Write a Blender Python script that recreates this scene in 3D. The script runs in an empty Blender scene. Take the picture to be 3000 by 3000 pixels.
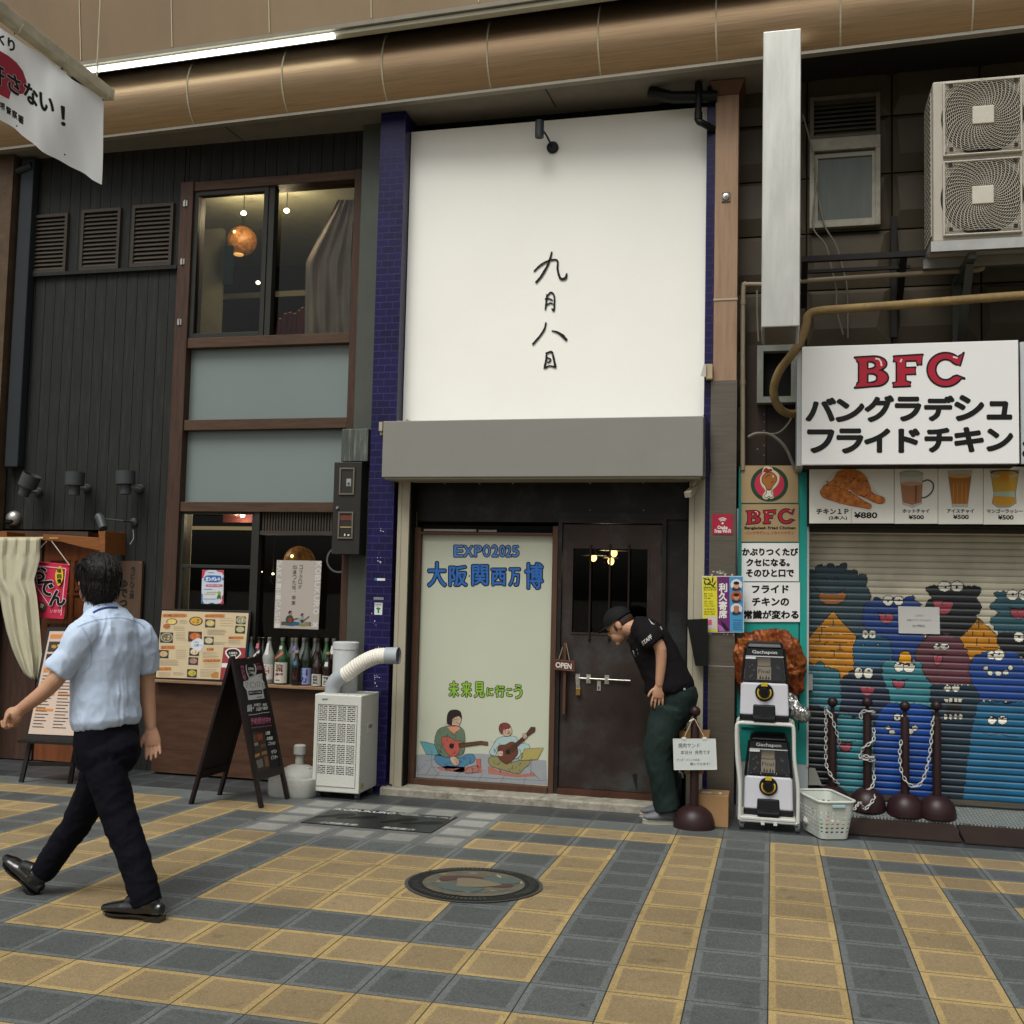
import bpy, bmesh, math, random
import numpy as np
from mathutils import Vector, Matrix, noise
from mathutils.geometry import tessellate_polygon
SC = bpy.context.scene
COL = SC.collection
R = math.radians
# -- camera
FPX, PCX, PCY, CAMH = 3105.0, 1500.0, 1512.0, 1.54
_y, _t, _r = R(13.89), R(3.95), R(1.315)
FW = Vector((-math.sin(_y) * math.cos(_t), math.cos(_y) * math.cos(_t), math.sin(_t)))
_rt = Vector((math.cos(_y), math.sin(_y), 0))
_up = _rt.cross(FW)
RT = _rt * math.cos(_r) + _up * math.sin(_r)
UP = _up * math.cos(_r) - _rt * math.sin(_r)
CAM = Vector((0, 0, CAMH))
cam = bpy.data.cameras.new('camera')
cam.sensor_width = 36.0
cam.lens = 36.0 * FPX / 3000.0
cam.shift_y = (PCY - 1500.0) / 3000.0
cam.clip_start = 0.05
cam.clip_end = 500
camo = bpy.data.objects.new('camera', cam)
COL.objects.link(camo)
camo.matrix_world = Matrix(((RT.x, UP.x, -FW.x, 0), (RT.y, UP.y, -FW.y, 0), (RT.z, UP.z, -FW.z, CAMH), (0, 0, 0, 1)))
SC.camera = camo
# -- light
world = bpy.data.worlds.new('World')
SC.world = world
world.use_nodes = True
wn, wl = world.node_tree.nodes, world.node_tree.links
for n in list(wn): wn.remove(n)
sky = wn.new('ShaderNodeTexSky')
sky.sky_type = 'NISHITA'
sky.sun_disc = False
sky.sun_elevation = R(58)
sky.sun_rotation = R(195)
sky.dust_density = 6.0
sky.ozone_density = 1.0
hs = wn.new('ShaderNodeHueSaturation')
hs.inputs['Saturation'].default_value = 0.13
bg = wn.new('ShaderNodeBackground')
bg.inputs['Strength'].default_value = 0.112
wo = wn.new('ShaderNodeOutputWorld')
wl.new(sky.outputs[0], hs.inputs['Color'])
wl.new(hs.outputs[0], bg.inputs['Color'])
wl.new(bg.outputs[0], wo.inputs['Surface'])
sun = bpy.data.lights.new('sun', 'SUN')
sun.energy = 2.25
sun.angle = R(32)
sun.color = (1.0, 0.995, 0.915)
suno = bpy.data.objects.new('sun', sun)
COL.objects.link(suno)
_sd = Vector((math.sin(R(195)) * math.cos(R(58)), math.cos(R(195)) * math.cos(R(58)), math.sin(R(58))))
suno.rotation_euler = _sd.to_track_quat('Z', 'Y').to_euler()
suno.location = (-2, -6, 12)
vs = SC.view_settings
vs.view_transform = 'Standard'
vs.look = 'None'
vs.exposure = 0.0
vs.gamma = 1.0
vs.use_curve_mapping = False
SC.cycles.max_bounces = 8
SC.cycles.use_denoising = True
SC.cycles.denoising_prefilter = 'ACCURATE'
# -- photo-plane helpers
def W(px, py, Y):
 """point of the plane Y = const seen at a photo pixel (3000 px wide photo)"""
 d = FW + RT * ((px - PCX) / FPX) + UP * ((PCY - py) / FPX)
 return CAM + d * (Y / d.y)
def gz(Y): return 0.0 if Y < 5.2 else -.029 * (Y - 5.2)
def RECT(x0, y0, x1, y1, Y):
 xm, ym = (x0 + x1) / 2, (y0 + y1) / 2
 return W(x0, ym, Y).x, W(x1, ym, Y).x, W(xm, y1, Y).z, W(xm, y0, Y).z
# -- materials
def lin(h):
 h = h.lstrip('#')
 r = []
 for i in (0, 2, 4):
  c = int(h[i:i + 2], 16) / 255
  r.append(c / 12.92 if c <= .04045 else ((c + .055) / 1.055) ** 2.4)
 return r
MATS = {}
def new_mat(name):
 m = bpy.data.materials.new(name); m.use_nodes = True
 nt = m.node_tree
 return m, nt.nodes, nt.links, nt.nodes['Principled BSDF']
def mat(name, col, rough=.55, metal=0.0, var=.12, vs=6.0, bump=0.0, bs=60.0, stretch=(1, 1, 1), spec=.25, dirt=None, dirt_amt=0.0, ds=3.0, coat=0.0, alpha=1.0):
 """Principled with noise-varied colour, roughness and bump"""
 if name in MATS: return MATS[name]
 if isinstance(col, str): col = lin(col)
 lum = .3 * col[0] + .6 * col[1] + .1 * col[2]; k = min(1, .58 + lum * 2.6); col = [c * k for c in col]
 m, N, L, P = new_mat(name)
 P.inputs['Roughness'].default_value = rough
 P.inputs['Metallic'].default_value = metal
 P.inputs['Specular IOR Level'].default_value = spec
 P.inputs['Coat Weight'].default_value = coat
 tc = N.new('ShaderNodeTexCoord'); mp = N.new('ShaderNodeMapping')
 mp.inputs['Scale'].default_value = stretch
 L.new(tc.outputs['Object'], mp.inputs['Vector'])
 nz = N.new('ShaderNodeTexNoise'); nz.inputs['Scale'].default_value = vs; nz.inputs['Detail'].default_value = 6; nz.inputs['Roughness'].default_value = .65
 L.new(mp.outputs[0], nz.inputs['Vector'])
 rp = N.new('ShaderNodeValToRGB')
 e = rp.color_ramp.elements
 e[0].position, e[1].position = .3, .72
 e[0].color = [c * (1 - var) for c in col] + [1]
 e[1].color = [min(1, c * (1 + var * .7)) for c in col] + [1]
 L.new(nz.outputs['Fac'], rp.inputs['Fac'])
 out = rp.outputs[0]
 if dirt:
  n2 = N.new('ShaderNodeTexNoise'); n2.inputs['Scale'].default_value = ds; n2.inputs['Detail'].default_value = 8; n2.inputs['Roughness'].default_value = .7
  L.new(mp.outputs[0], n2.inputs['Vector'])
  r2 = N.new('ShaderNodeValToRGB'); r2.color_ramp.elements[0].position = .5; r2.color_ramp.elements[1].position = .72
  r2.color_ramp.elements[0].color = (0, 0, 0, 1); r2.color_ramp.elements[1].color = (dirt_amt, dirt_amt, dirt_amt, 1)
  L.new(n2.outputs['Fac'], r2.inputs['Fac'])
  mx = N.new('ShaderNodeMix'); mx.data_type = 'RGBA'
  L.new(r2.outputs[0], mx.inputs[0]); L.new(out, mx.inputs[6]); mx.inputs[7].default_value = lin(dirt) + [1] if isinstance(dirt, str) else list(dirt) + [1]
  out = mx.outputs[2]
 L.new(out, P.inputs['Base Color'])
 mr = N.new('ShaderNodeMapRange'); mr.inputs['To Min'].default_value = max(.02, rough - .1); mr.inputs['To Max'].default_value = min(1, rough + .12)
 L.new(nz.outputs['Fac'], mr.inputs['Value']); L.new(mr.outputs[0], P.inputs['Roughness'])
 if bump:
  n3 = N.new('ShaderNodeTexNoise'); n3.inputs['Scale'].default_value = bs; n3.inputs['Detail'].default_value = 5
  L.new(mp.outputs[0], n3.inputs['Vector'])
  b = N.new('ShaderNodeBump'); b.inputs['Strength'].default_value = bump; b.inputs['Distance'].default_value = .01
  L.new(n3.outputs['Fac'], b.inputs['Height']); L.new(b.outputs[0], P.inputs['Normal'])
 MATS[name] = m
 return m
def ink(h, rough=.5, var=.06):
 return mat('ink_' + h.lstrip('#'), h, rough, var=var, vs=14)
def glow(name, col, s):
 if name in MATS: return MATS[name]
 m, N, L, P = new_mat(name)
 P.inputs['Base Color'].default_value = list(col) + [1]
 P.inputs['Emission Color'].default_value = list(col) + [1]
 P.inputs['Emission Strength'].default_value = s
 MATS[name] = m
 return m
def glass(name, tint=(1, 1, 1), rough=.02, refl=1.0):
 """thin window pane: mostly transparent with Fresnel reflection"""
 if name in MATS: return MATS[name]
 m, N, L, P = new_mat(name)
 N.remove(P)
 t = N.new('ShaderNodeBsdfTransparent'); t.inputs[0].default_value = list(tint) + [1]
 g = N.new('ShaderNodeBsdfGlossy'); g.inputs['Roughness'].default_value = rough; g.inputs[0].default_value = (refl, refl, refl, 1)
 f = N.new('ShaderNodeFresnel'); f.inputs[0].default_value = 1.5
 mx = N.new('ShaderNodeMixShader')
 L.new(f.outputs[0], mx.inputs[0]); L.new(t.outputs[0], mx.inputs[1]); L.new(g.outputs[0], mx.inputs[2])
 L.new(mx.outputs[0], N['Material Output'].inputs['Surface'])
 MATS[name] = m
 return m
def attr_mat(name, rough=.5, metal=0, spec=.4, bump=0, bs=40):
 """paint whose colour is stored per face (murals, printed sheets)"""
 if name in MATS: return MATS[name]
 m, N, L, P = new_mat(name)
 a = N.new('ShaderNodeAttribute'); a.attribute_name = 'paint'
 tc = N.new('ShaderNodeTexCoord'); nz = N.new('ShaderNodeTexNoise'); nz.inputs['Scale'].default_value = 5; nz.inputs['Detail'].default_value = 7
 L.new(tc.outputs['Object'], nz.inputs['Vector'])
 mr = N.new('ShaderNodeMapRange'); mr.inputs['From Min'].default_value = .3; mr.inputs['From Max'].default_value = .7; mr.inputs['To Min'].default_value = .78; mr.inputs['To Max'].default_value = 1.08
 L.new(nz.outputs['Fac'], mr.inputs['Value'])
 vm = N.new('ShaderNodeVectorMath'); vm.operation = 'SCALE'
 L.new(a.outputs['Color'], vm.inputs[0]); L.new(mr.outputs[0], vm.inputs['Scale'])
 L.new(vm.outputs[0], P.inputs['Base Color'])
 P.inputs['Roughness'].default_value = rough; P.inputs['Metallic'].default_value = metal; P.inputs['Specular IOR Level'].default_value = spec
 MATS[name] = m
 return m
# -- text as flat geometry
_TX = {}
def text_geo(s, bold=0.0):
 k = (s, bold)
 if k in _TX: return _TX[k]
 cu = bpy.data.curves.new('t', 'FONT')
 cu.body = s; cu.size = 1.0; cu.offset = bold; cu.resolution_u = 4; cu.fill_mode = 'FRONT'
 o = bpy.data.objects.new('t', cu); COL.objects.link(o)
 dg = bpy.context.evaluated_depsgraph_get(); dg.update()
 me = bpy.data.meshes.new_from_object(o.evaluated_get(dg))
 v = [(p.co.x, p.co.y) for p in me.vertices]; f = [tuple(p.vertices) for p in me.polygons]
 bpy.data.objects.remove(o); bpy.data.meshes.remove(me); bpy.data.curves.remove(cu)
 if not v: v, f = [(0, 0), (1, 0), (1, 1)], []
 xs = [a for a, b in v]; ys = [b for a, b in v]
 _TX[k] = (v, f, (min(xs), min(ys), max(xs), max(ys)))
 return _TX[k]
# -- mesh builder
class MB:
 def __init__(s):
  s.v, s.f, s.fm, s.fs, s.m = [], [], [], [], []
 def slot(s, m):
  if m not in s.m: s.m.append(m)
  return s.m.index(m)
 def add(s, vs, fs, m, smooth=False):
  b = len(s.v); k = s.slot(m)
  s.v += [tuple(p) for p in vs]
  for f in fs:
   s.f.append(tuple(b + i for i in f)); s.fm.append(k); s.fs.append(smooth)
  return s
 def box(s, x0, x1, y0, y1, z0, z1, m):
  return s.add([(x0, y0, z0), (x1, y0, z0), (x1, y1, z0), (x0, y1, z0), (x0, y0, z1), (x1, y0, z1), (x1, y1, z1), (x0, y1, z1)],
                     [(0, 3, 2, 1), (4, 5, 6, 7), (0, 1, 5, 4), (1, 2, 6, 5), (2, 3, 7, 6), (3, 0, 4, 7)], m)
 def px(s, x0, y0, x1, y1, Y, d, m):
  X0, X1, Z0, Z1 = RECT(x0, y0, x1, y1, Y)
  return s.box(X0, X1, Y, Y + d, Z0, Z1, m)
 def hexa(s, p8, m):
  return s.add(p8, [(0, 3, 2, 1), (4, 5, 6, 7), (0, 1, 5, 4), (1, 2, 6, 5), (2, 3, 7, 6), (3, 0, 4, 7)], m)
 def bar(s, a, b, w, h, m, up=(0, 0, 1)):
  """rectangular bar from a to b, w across, h along up"""
  a, b = Vector(a), Vector(b); d = (b - a).normalized(); u = Vector(up)
  r = d.cross(u)
  if r.length < 1e-4: r = d.cross(Vector((1, 0, 0)))
  r.normalize(); u = r.cross(d).normalized()
  r *= w / 2; u *= h / 2
  return s.hexa([a - r - u, b - r - u, b + r - u, a + r - u, a - r + u, b - r + u, b + r + u, a + r + u], m)
 def tube(s, pts, r, m, n=10, closed=False, caps=True, smooth=True, squash=None):
  pts = [Vector(p) for p in pts]; k = len(pts)
  rs = r if isinstance(r, (list, tuple)) else [r] * k
  vs, fs = [], []
  ref = None
  for i, p in enumerate(pts):
   a = pts[i - 1] if (i > 0 or closed) else p
   b = pts[(i + 1) % k] if (i < k - 1 or closed) else p
   d = (b - a).normalized()
   if ref is None:
    ref = Vector((0, 0, 1)) if abs(d.z) < .9 else Vector((0, 1, 0))
   x = d.cross(ref).normalized(); y = x.cross(d).normalized(); ref = y
   for j in range(n):
    t = 2 * math.pi * j / n
    vs.append(p + (x * math.cos(t) + y * math.sin(t)) * rs[i])
  for i in range(k if closed else k - 1):
   i2 = (i + 1) % k
   for j in range(n):
    j2 = (j + 1) % n
    fs.append((i * n + j, i * n + j2, i2 * n + j2, i2 * n + j))
  if caps and not closed:
   fs.append(tuple(range(n - 1, -1, -1))); fs.append(tuple((k - 1) * n + j for j in range(n)))
  return s.add(vs, fs, m, smooth)
 def lathe(s, c, prof, m, n=24, axis='Z', smooth=True, M=None):
  """prof: list of (radius, height)"""
  c = Vector(c); vs, fs = [], []
  for r, h in prof:
   for j in range(n):
    t = 2 * math.pi * j / n
    a, b = r * math.cos(t), r * math.sin(t)
    q = Vector((a, b, h)) if axis == 'Z' else (Vector((a, -h, b)) if axis == 'Y' else Vector((h, a, b)))
    if M is not None: q = M @ q
    vs.append(c + q)
  k = len(prof)
  for i in range(k - 1):
   for j in range(n):
    j2 = (j + 1) % n
    fs.append((i * n + j, i * n + j2, (i + 1) * n + j2, (i + 1) * n + j))
  fs.append(tuple(range(n - 1, -1, -1))); fs.append(tuple((k - 1) * n + j for j in range(n)))
  return s.add(vs, fs, m, smooth)
 def ball(s, c, r, m, n=16, k=10, sc=(1, 1, 1), M=None):
  prof = [(max(1e-4, math.sin(math.pi * i / k)) , -math.cos(math.pi * i / k)) for i in range(k + 1)]
  S = Matrix.Diagonal((r * sc[0], r * sc[1], r * sc[2]))
  return s.lathe(c, prof, m, n, M=(M @ S) if M is not None else S)
 def loops(s, loops, m, f3, flip=False):
  """filled planar polygon (first loop outer, the others holes); f3 maps (u,v) to 3-D"""
  tri = tessellate_polygon([[Vector((a, b, 0)) for a, b in l] for l in loops])
  flat = [p for l in loops for p in l]
  return s.add([f3(*p) for p in flat], [tuple(reversed(t)) if flip else t for t in tri], m)
 def pp(s, pts, Y, m):
  """flat painted patch: photo pixels on the plane Y"""
  return s.loops([pts], m, lambda a, b: W(a, b, Y))
 def ring(s, cx, cy, rx, ry, Y, m, n=28, a0=0, a1=360):
  return s.pp([(cx + rx * math.cos(R(a0 + (a1 - a0) * i / n)), cy + ry * math.sin(R(a0 + (a1 - a0) * i / n))) for i in range(n + (0 if a1 - a0 == 360 else 1))], Y, m)
 def ribbon(s, pts, w, m, f3, closed=False):
  k = len(pts); vs, fs = [], []
  for i, (x, y) in enumerate(pts):
   a = pts[i - 1] if (i or closed) else pts[i]; b = pts[(i + 1) % k] if (i < k - 1 or closed) else pts[i]
   dx, dy = b[0] - a[0], b[1] - a[1]; l = math.hypot(dx, dy) or 1
   nx, ny = -dy / l * w / 2, dx / l * w / 2
   vs += [f3(x + nx, y + ny), f3(x - nx, y - ny)]
  for i in range(k if closed else k - 1):
   j = (i + 1) % k
   fs.append((2 * i, 2 * i + 1, 2 * j + 1, 2 * j))
  return s.add(vs, fs, m)
 def line(s, pts, w, Y, m, closed=False):
  return s.ribbon(pts, w, m, lambda a, b: W(a, b, Y), closed)
 def fat(s, t, quad, m, w, Y=None, f3=None, n=8):
  """heavy lettering: the glyph repeated around a small circle of radius w (quad units)"""
  x0, y0, x1, y1 = quad
  for i in range(n):
   a = 2 * math.pi * i / n; dx, dy = w * math.cos(a), w * math.sin(a); e = i * 3e-5
   s.text(t, (x0 + dx, y0 + dy, x1 + dx, y1 + dy), m, 0.0, (lambda x, y, e=e: W(x, y, Y - e)) if f3 is None else (lambda x, y, e=e: f3(x, y, e)))
  return s
 def text(s, t, quad, m, bold=0.0, f3=None, Y=None):
  """text stretched into a quad: (x0,y0,x1,y1) or four points tl,tr,br,bl"""
  v, f, (a, b, c, d) = text_geo(t, bold)
  if len(quad) == 4 and not isinstance(quad[0], (tuple, list, Vector)):
   x0, y0, x1, y1 = quad; quad = ((x0, y0), (x1, y0), (x1, y1), (x0, y1))
  (tl, tr, br, bl) = [Vector(q) for q in quad]
  g = f3 or (lambda x, y: W(x, y, Y))
  out = []
  for x, y in v:
   u = (x - a) / max(1e-6, c - a); w = (y - b) / max(1e-6, d - b)
   p = (bl * (1 - u) + br * u) * (1 - w) + (tl * (1 - u) + tr * u) * w
   out.append(g(*p) if len(p) == 2 else p)
  return s.add(out, f, m)
 def vtext(s, t, quad, m, bold=0.0, f3=None, Y=None, gap=.12):
  x0, y0, x1, y1 = quad; n = len(t); h = (y1 - y0) / n
  for i, ch in enumerate(t):
   if ch in ' 　': continue
   g = gap * h / 2
   if ch in '、。': s.text(ch, (x0 + (x1 - x0) * .6, y0 + i * h, x1, y0 + i * h + h * .4), m, bold, f3, Y)
   elif ch in 'っゃゅょ': s.text(ch, (x0 + (x1 - x0) * .25, y0 + i * h + g, x1, y0 + (i + .75) * h), m, bold, f3, Y)
   else: s.text(ch, (x0, y0 + i * h + g, x1, y0 + (i + 1) * h - g), m, bold, f3, Y)
  return s
 def build(s, name, parent=None, bevel=0, seg=2, label=None, cat=None, group=None, kind=None, origin=None, autos=False, subd=0, fixn=False):
  me = bpy.data.meshes.new(name)
  off = Vector((0, 0, 0))
  if parent is not None:
   q = parent
   while q is not None: off += q.location; q = q.parent
  elif origin is not None: off = Vector(origin)
  elif s.v:
   a = np.array(s.v); off = Vector((float(a[:, 0].mean()), float(a[:, 1].mean()), float(a[:, 2].min())))
  me.from_pydata([(x - off.x, y - off.y, z - off.z) for x, y, z in s.v], [], s.f)
  for m in s.m: me.materials.append(m)
  me.polygons.foreach_set('material_index', s.fm)
  me.polygons.foreach_set('use_smooth', s.fs)
  me.update()
  if any(s.fs): me.set_sharp_from_angle(angle=R(38))
  if fixn:
   bm = bmesh.new(); bm.from_mesh(me); bmesh.ops.recalc_face_normals(bm, faces=bm.faces); bm.to_mesh(me); bm.free()
  o = bpy.data.objects.new(name, me); COL.objects.link(o)
  if parent is not None: o.parent = parent
  else: o.location = off
  if bevel:
   b = o.modifiers.new('bevel', 'BEVEL'); b.width = bevel; b.segments = seg; b.limit_method = 'ANGLE'; b.angle_limit = R(40)
  if subd:
   d = o.modifiers.new('sub', 'SUBSURF'); d.levels = subd; d.render_levels = subd
  tag(o, label, cat, group, kind)
  return o
def tag(o, label=None, cat=None, group=None, kind=None):
 for k, v in (('label', label), ('category', cat), ('group', group), ('kind', kind)):
  if v: o[k] = v
 return o
def thing(name, loc, label, cat, group=None):
 o = bpy.data.objects.new(name, None); COL.objects.link(o)
 o.empty_display_size = .1
 o.location = loc
 return tag(o, label, cat, group)
def copy_tree(o, loc, label=None, rot=None):
 def rec(a, par):
  c = a.copy(); COL.objects.link(c)
  if par is not None: c.parent = par
  for ch in list(a.children): rec(ch, c)
  return c
 c = rec(o, None)
 c.location = loc
 if rot is not None: c.rotation_euler = rot
 if label: c['label'] = label
 return c
def spline(pts, n=8, closed=False):
 """Catmull-Rom through points"""
 P = [Vector(p) for p in pts]; k = len(P); out = []
 for i in range(k if closed else k - 1):
  p0 = P[i - 1] if (i or closed) else P[i]; p1 = P[i]; p2 = P[(i + 1) % k]; p3 = P[(i + 2) % k] if (i + 2 < k or closed) else p2
  for j in range(n):
   t = j / n
   out.append(.5 * ((2 * p1) + (p2 - p0) * t + (2 * p0 - 5 * p1 + 4 * p2 - p3) * t * t + (3 * p1 - p0 - 3 * p2 + p3) * t ** 3))
 if not closed: out.append(P[-1])
 return out
def sp2(pts, n=6, closed=True):
 return [(p.x, p.y) for p in spline([(a, b, 0) for a, b in pts], n, closed)]
# -- pavement
TP, TX0, TY0 = .303, -.01, 3.88
def tile_mat(name, inner, frame, joint, fw=.1, speck=.5, rough=.62, wear=.1):
 m, N, L, P = new_mat(name)
 tc = N.new('ShaderNodeTexCoord'); sx = N.new('ShaderNodeSeparateXYZ'); L.new(tc.outputs['Object'], sx.inputs[0])
 def mth(op, a, b=None):
  n = N.new('ShaderNodeMath'); n.operation = op
  for i, q in enumerate((a, b)):
   if q is None: continue
   if isinstance(q, (int, float)): n.inputs[i].default_value = q
   else: L.new(q, n.inputs[i])
  return n.outputs[0]
 def edge(o, off):
  q = mth('FRACT', mth('DIVIDE', mth('SUBTRACT', o, off), TP))
  return mth('MINIMUM', q, mth('SUBTRACT', 1.0, q))
 wob = N.new('ShaderNodeTexNoise'); wob.inputs['Scale'].default_value = 60; L.new(tc.outputs['Object'], wob.inputs['Vector'])
 e = mth('MINIMUM', edge(sx.outputs[0], TX0), edge(sx.outputs[1], TY0))
 ew = mth('ADD', e, mth('MULTIPLY', mth('SUBTRACT', wob.outputs['Fac'], .5), .022))
 isframe = N.new('ShaderNodeMapRange'); isframe.inputs['From Min'].default_value = fw - .012; isframe.inputs['From Max'].default_value = fw + .012
 isframe.inputs['To Min'].default_value = 1; isframe.inputs['To Max'].default_value = 0
 L.new(ew, isframe.inputs['Value'])
 isj = mth('LESS_THAN', e, .009)
 v = N.new('ShaderNodeTexVoronoi'); v.inputs['Scale'].default_value = 190; L.new(tc.outputs['Object'], v.inputs['Vector'])
 sp = N.new('ShaderNodeMapRange'); sp.inputs['From Min'].default_value = .0; sp.inputs['From Max'].default_value = 1; sp.inputs['To Min'].default_value = 1 - speck * .55; sp.inputs['To Max'].default_value = 1 + speck * .6
 L.new(v.outputs['Color'], sp.inputs['Value'])
 n1 = N.new('ShaderNodeTexNoise'); n1.inputs['Scale'].default_value = 1.6; n1.inputs['Detail'].default_value = 9; n1.inputs['Roughness'].default_value = .72; L.new(tc.outputs['Object'], n1.inputs['Vector'])
 wr = N.new('ShaderNodeMapRange'); wr.inputs['From Min'].default_value = .3; wr.inputs['From Max'].default_value = .7; wr.inputs['To Min'].default_value = 1 - wear * 1.6; wr.inputs['To Max'].default_value = 1 + wear
 L.new(n1.outputs['Fac'], wr.inputs['Value'])
 fl = N.new('ShaderNodeCombineXYZ')
 L.new(mth('FLOOR', mth('DIVIDE', mth('SUBTRACT', sx.outputs[0], TX0), TP)), fl.inputs[0]); L.new(mth('FLOOR', mth('DIVIDE', mth('SUBTRACT', sx.outputs[1], TY0), TP)), fl.inputs[1])
 wn_ = N.new('ShaderNodeTexWhiteNoise'); wn_.noise_dimensions = '2D'; L.new(fl.outputs[0], wn_.inputs['Vector'])
 tv = N.new('ShaderNodeMapRange'); tv.inputs['To Min'].default_value = .84; tv.inputs['To Max'].default_value = 1.12; L.new(wn_.outputs['Value'], tv.inputs['Value'])
 n4 = N.new('ShaderNodeTexNoise'); n4.inputs['Scale'].default_value = 7.5; n4.inputs['Detail'].default_value = 3; L.new(tc.outputs['Object'], n4.inputs['Vector'])
 st = N.new('ShaderNodeMapRange'); st.inputs['From Min'].default_value = .64; st.inputs['From Max'].default_value = .70; st.inputs['To Min'].default_value = 1; st.inputs['To Max'].default_value = .76; L.new(n4.outputs['Fac'], st.inputs['Value'])
 gv = N.new('ShaderNodeTexVoronoi'); gv.inputs['Scale'].default_value = 2.3; L.new(tc.outputs['Object'], gv.inputs['Vector'])
 gum = N.new('ShaderNodeMapRange'); gum.inputs['From Min'].default_value = .03; gum.inputs['From Max'].default_value = .06; gum.inputs['To Min'].default_value = .62; gum.inputs['To Max'].default_value = 1
 L.new(mth('ADD', gv.outputs['Distance'], mth('MULTIPLY', wob.outputs['Fac'], .03)), gum.inputs['Value'])
 mx = N.new('ShaderNodeMix'); mx.data_type = 'RGBA'; mx.inputs[6].default_value = lin(inner) + [1]; mx.inputs[7].default_value = lin(frame) + [1]; L.new(isframe.outputs[0], mx.inputs[0])
 k = mth('MULTIPLY', mth('MULTIPLY', sp.outputs[0], wr.outputs[0]), mth('MULTIPLY', mth('MULTIPLY', tv.outputs[0], gum.outputs[0]), st.outputs[0]))
 sc = N.new('ShaderNodeVectorMath'); sc.operation = 'SCALE'; L.new(mx.outputs[2], sc.inputs[0]); L.new(k, sc.inputs['Scale'])
 m2 = N.new('ShaderNodeMix'); m2.data_type = 'RGBA'; L.new(isj, m2.inputs[0]); L.new(sc.outputs[0], m2.inputs[6]); m2.inputs[7].default_value = lin(joint) + [1]
 L.new(m2.outputs[2], P.inputs['Base Color'])
 P.inputs['Roughness'].default_value = rough; P.inputs['Specular IOR Level'].default_value = .35
 bh = mth('SUBTRACT', mth('ADD', mth('MULTIPLY', v.outputs['Distance'], .5), mth('MULTIPLY', isframe.outputs[0], .25)), mth('MULTIPLY', isj, 1.2))
 b = N.new('ShaderNodeBump'); b.inputs['Strength'].default_value = .35; b.inputs['Distance'].default_value = .004
 L.new(bh, b.inputs['Height']); L.new(b.outputs[0], P.inputs['Normal'])
 return m
T_Y = tile_mat('yellow_paver', '806f52', '998459', '363025')
T_D = tile_mat('grey_paver', '4a4d4c', '5b5f5e', '262827', speck=.65)
T_L = tile_mat('pale_paver', '85857f', '646665', '444645', fw=.16, speck=.25, wear=.22)
T_B = tile_mat('kerb_paver', '545856', '5c605e', '303331', speck=.3)
T_K = tile_mat('dark_polished_paver', '35383a', '4b4f50', '1c1e1f', fw=.05, speck=.2, rough=.45)
T_G = mat('street_slab', '6b6456', .7, var=.2, bump=.2)
mb = MB()
ys = [TY0 + TP * j for j in range(-16, 14)]
for j in range(-16, 13):
 y0, y1 = TY0 + TP * j, TY0 + TP * (j + 1)
 if j == 12: y1 = 8.6
 if y0 < 5.2 < y1: y1s = [(y0, 5.2), (5.2, y1)]
 else: y1s = [(y0, y1)]
 for i in range(-34, 22):
  x0, x1 = TX0 + TP * i, TX0 + TP * (i + 1)
  ci, rj = (i + 1) % 13, (j + 2) % 13
  ring = min(min(ci, 13 - ci), min(rj, 13 - rj))
  m = T_D if ring in (0, 2, 4) else T_Y
  if j == 11: m = T_B
  if j == 12: m = T_K
  if -11 <= i <= -7 and 8 <= j <= 11: m = T_L
  for a, b in y1s:
   mb.add([(x0, a, gz(a)), (x1, a, gz(a)), (x1, b, gz(b)), (x0, b, gz(b))], [(0, 1, 2, 3)], m)
yN = TY0 - 16 * TP; xa, xb = TX0 - 34 * TP, TX0 + 22 * TP
for q in ([(-150, -150, 0), (150, -150, 0), (150, yN, 0), (-150, yN, 0)], [(-150, yN, 0), (xa, yN, 0), (xa, 8.6, gz(8.6)), (-150, 8.6, gz(8.6))], [(xb, yN, 0), (150, yN, 0), (150, 8.6, gz(8.6)), (xb, 8.6, gz(8.6))]):
 mb.add(q, [(0, 1, 2, 3)], T_G)
mb.build('pavement', kind='structure', origin=(0, 0, 0))
M_CONC = mat('worn_concrete', '8d887b', .8, var=.35, vs=9, bump=.8, bs=45, dirt='4a453b', dirt_amt=.8, ds=7)
mb = MB()
n = 46
for i in range(n):
 a, b = -2.96 + 2.30 * i / n, -2.96 + 2.30 * (i + 1) / n
 f0, f1 = 7.89 + .012 * noise.noise((a * 5, 0, 0)), 7.89 + .012 * noise.noise((b * 5, 0, 0))
 t0, t1 = -.018 + .006 * noise.noise((a * 9, 3, 0)), -.018 + .006 * noise.noise((b * 9, 3, 0))
 mb.add([(a, f0, -.12), (b, f1, -.12), (b, f1 + .006, t1 - .012), (a, f0 + .006, t0 - .012), (b, f1 + .025, t1), (a, f0 + .025, t0), (b, 8.45, t1), (a, 8.45, t0)], [(0, 1, 2, 3), (3, 2, 4, 5), (5, 4, 6, 7)], M_CONC)
mb.build('step', kind='structure')
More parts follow.
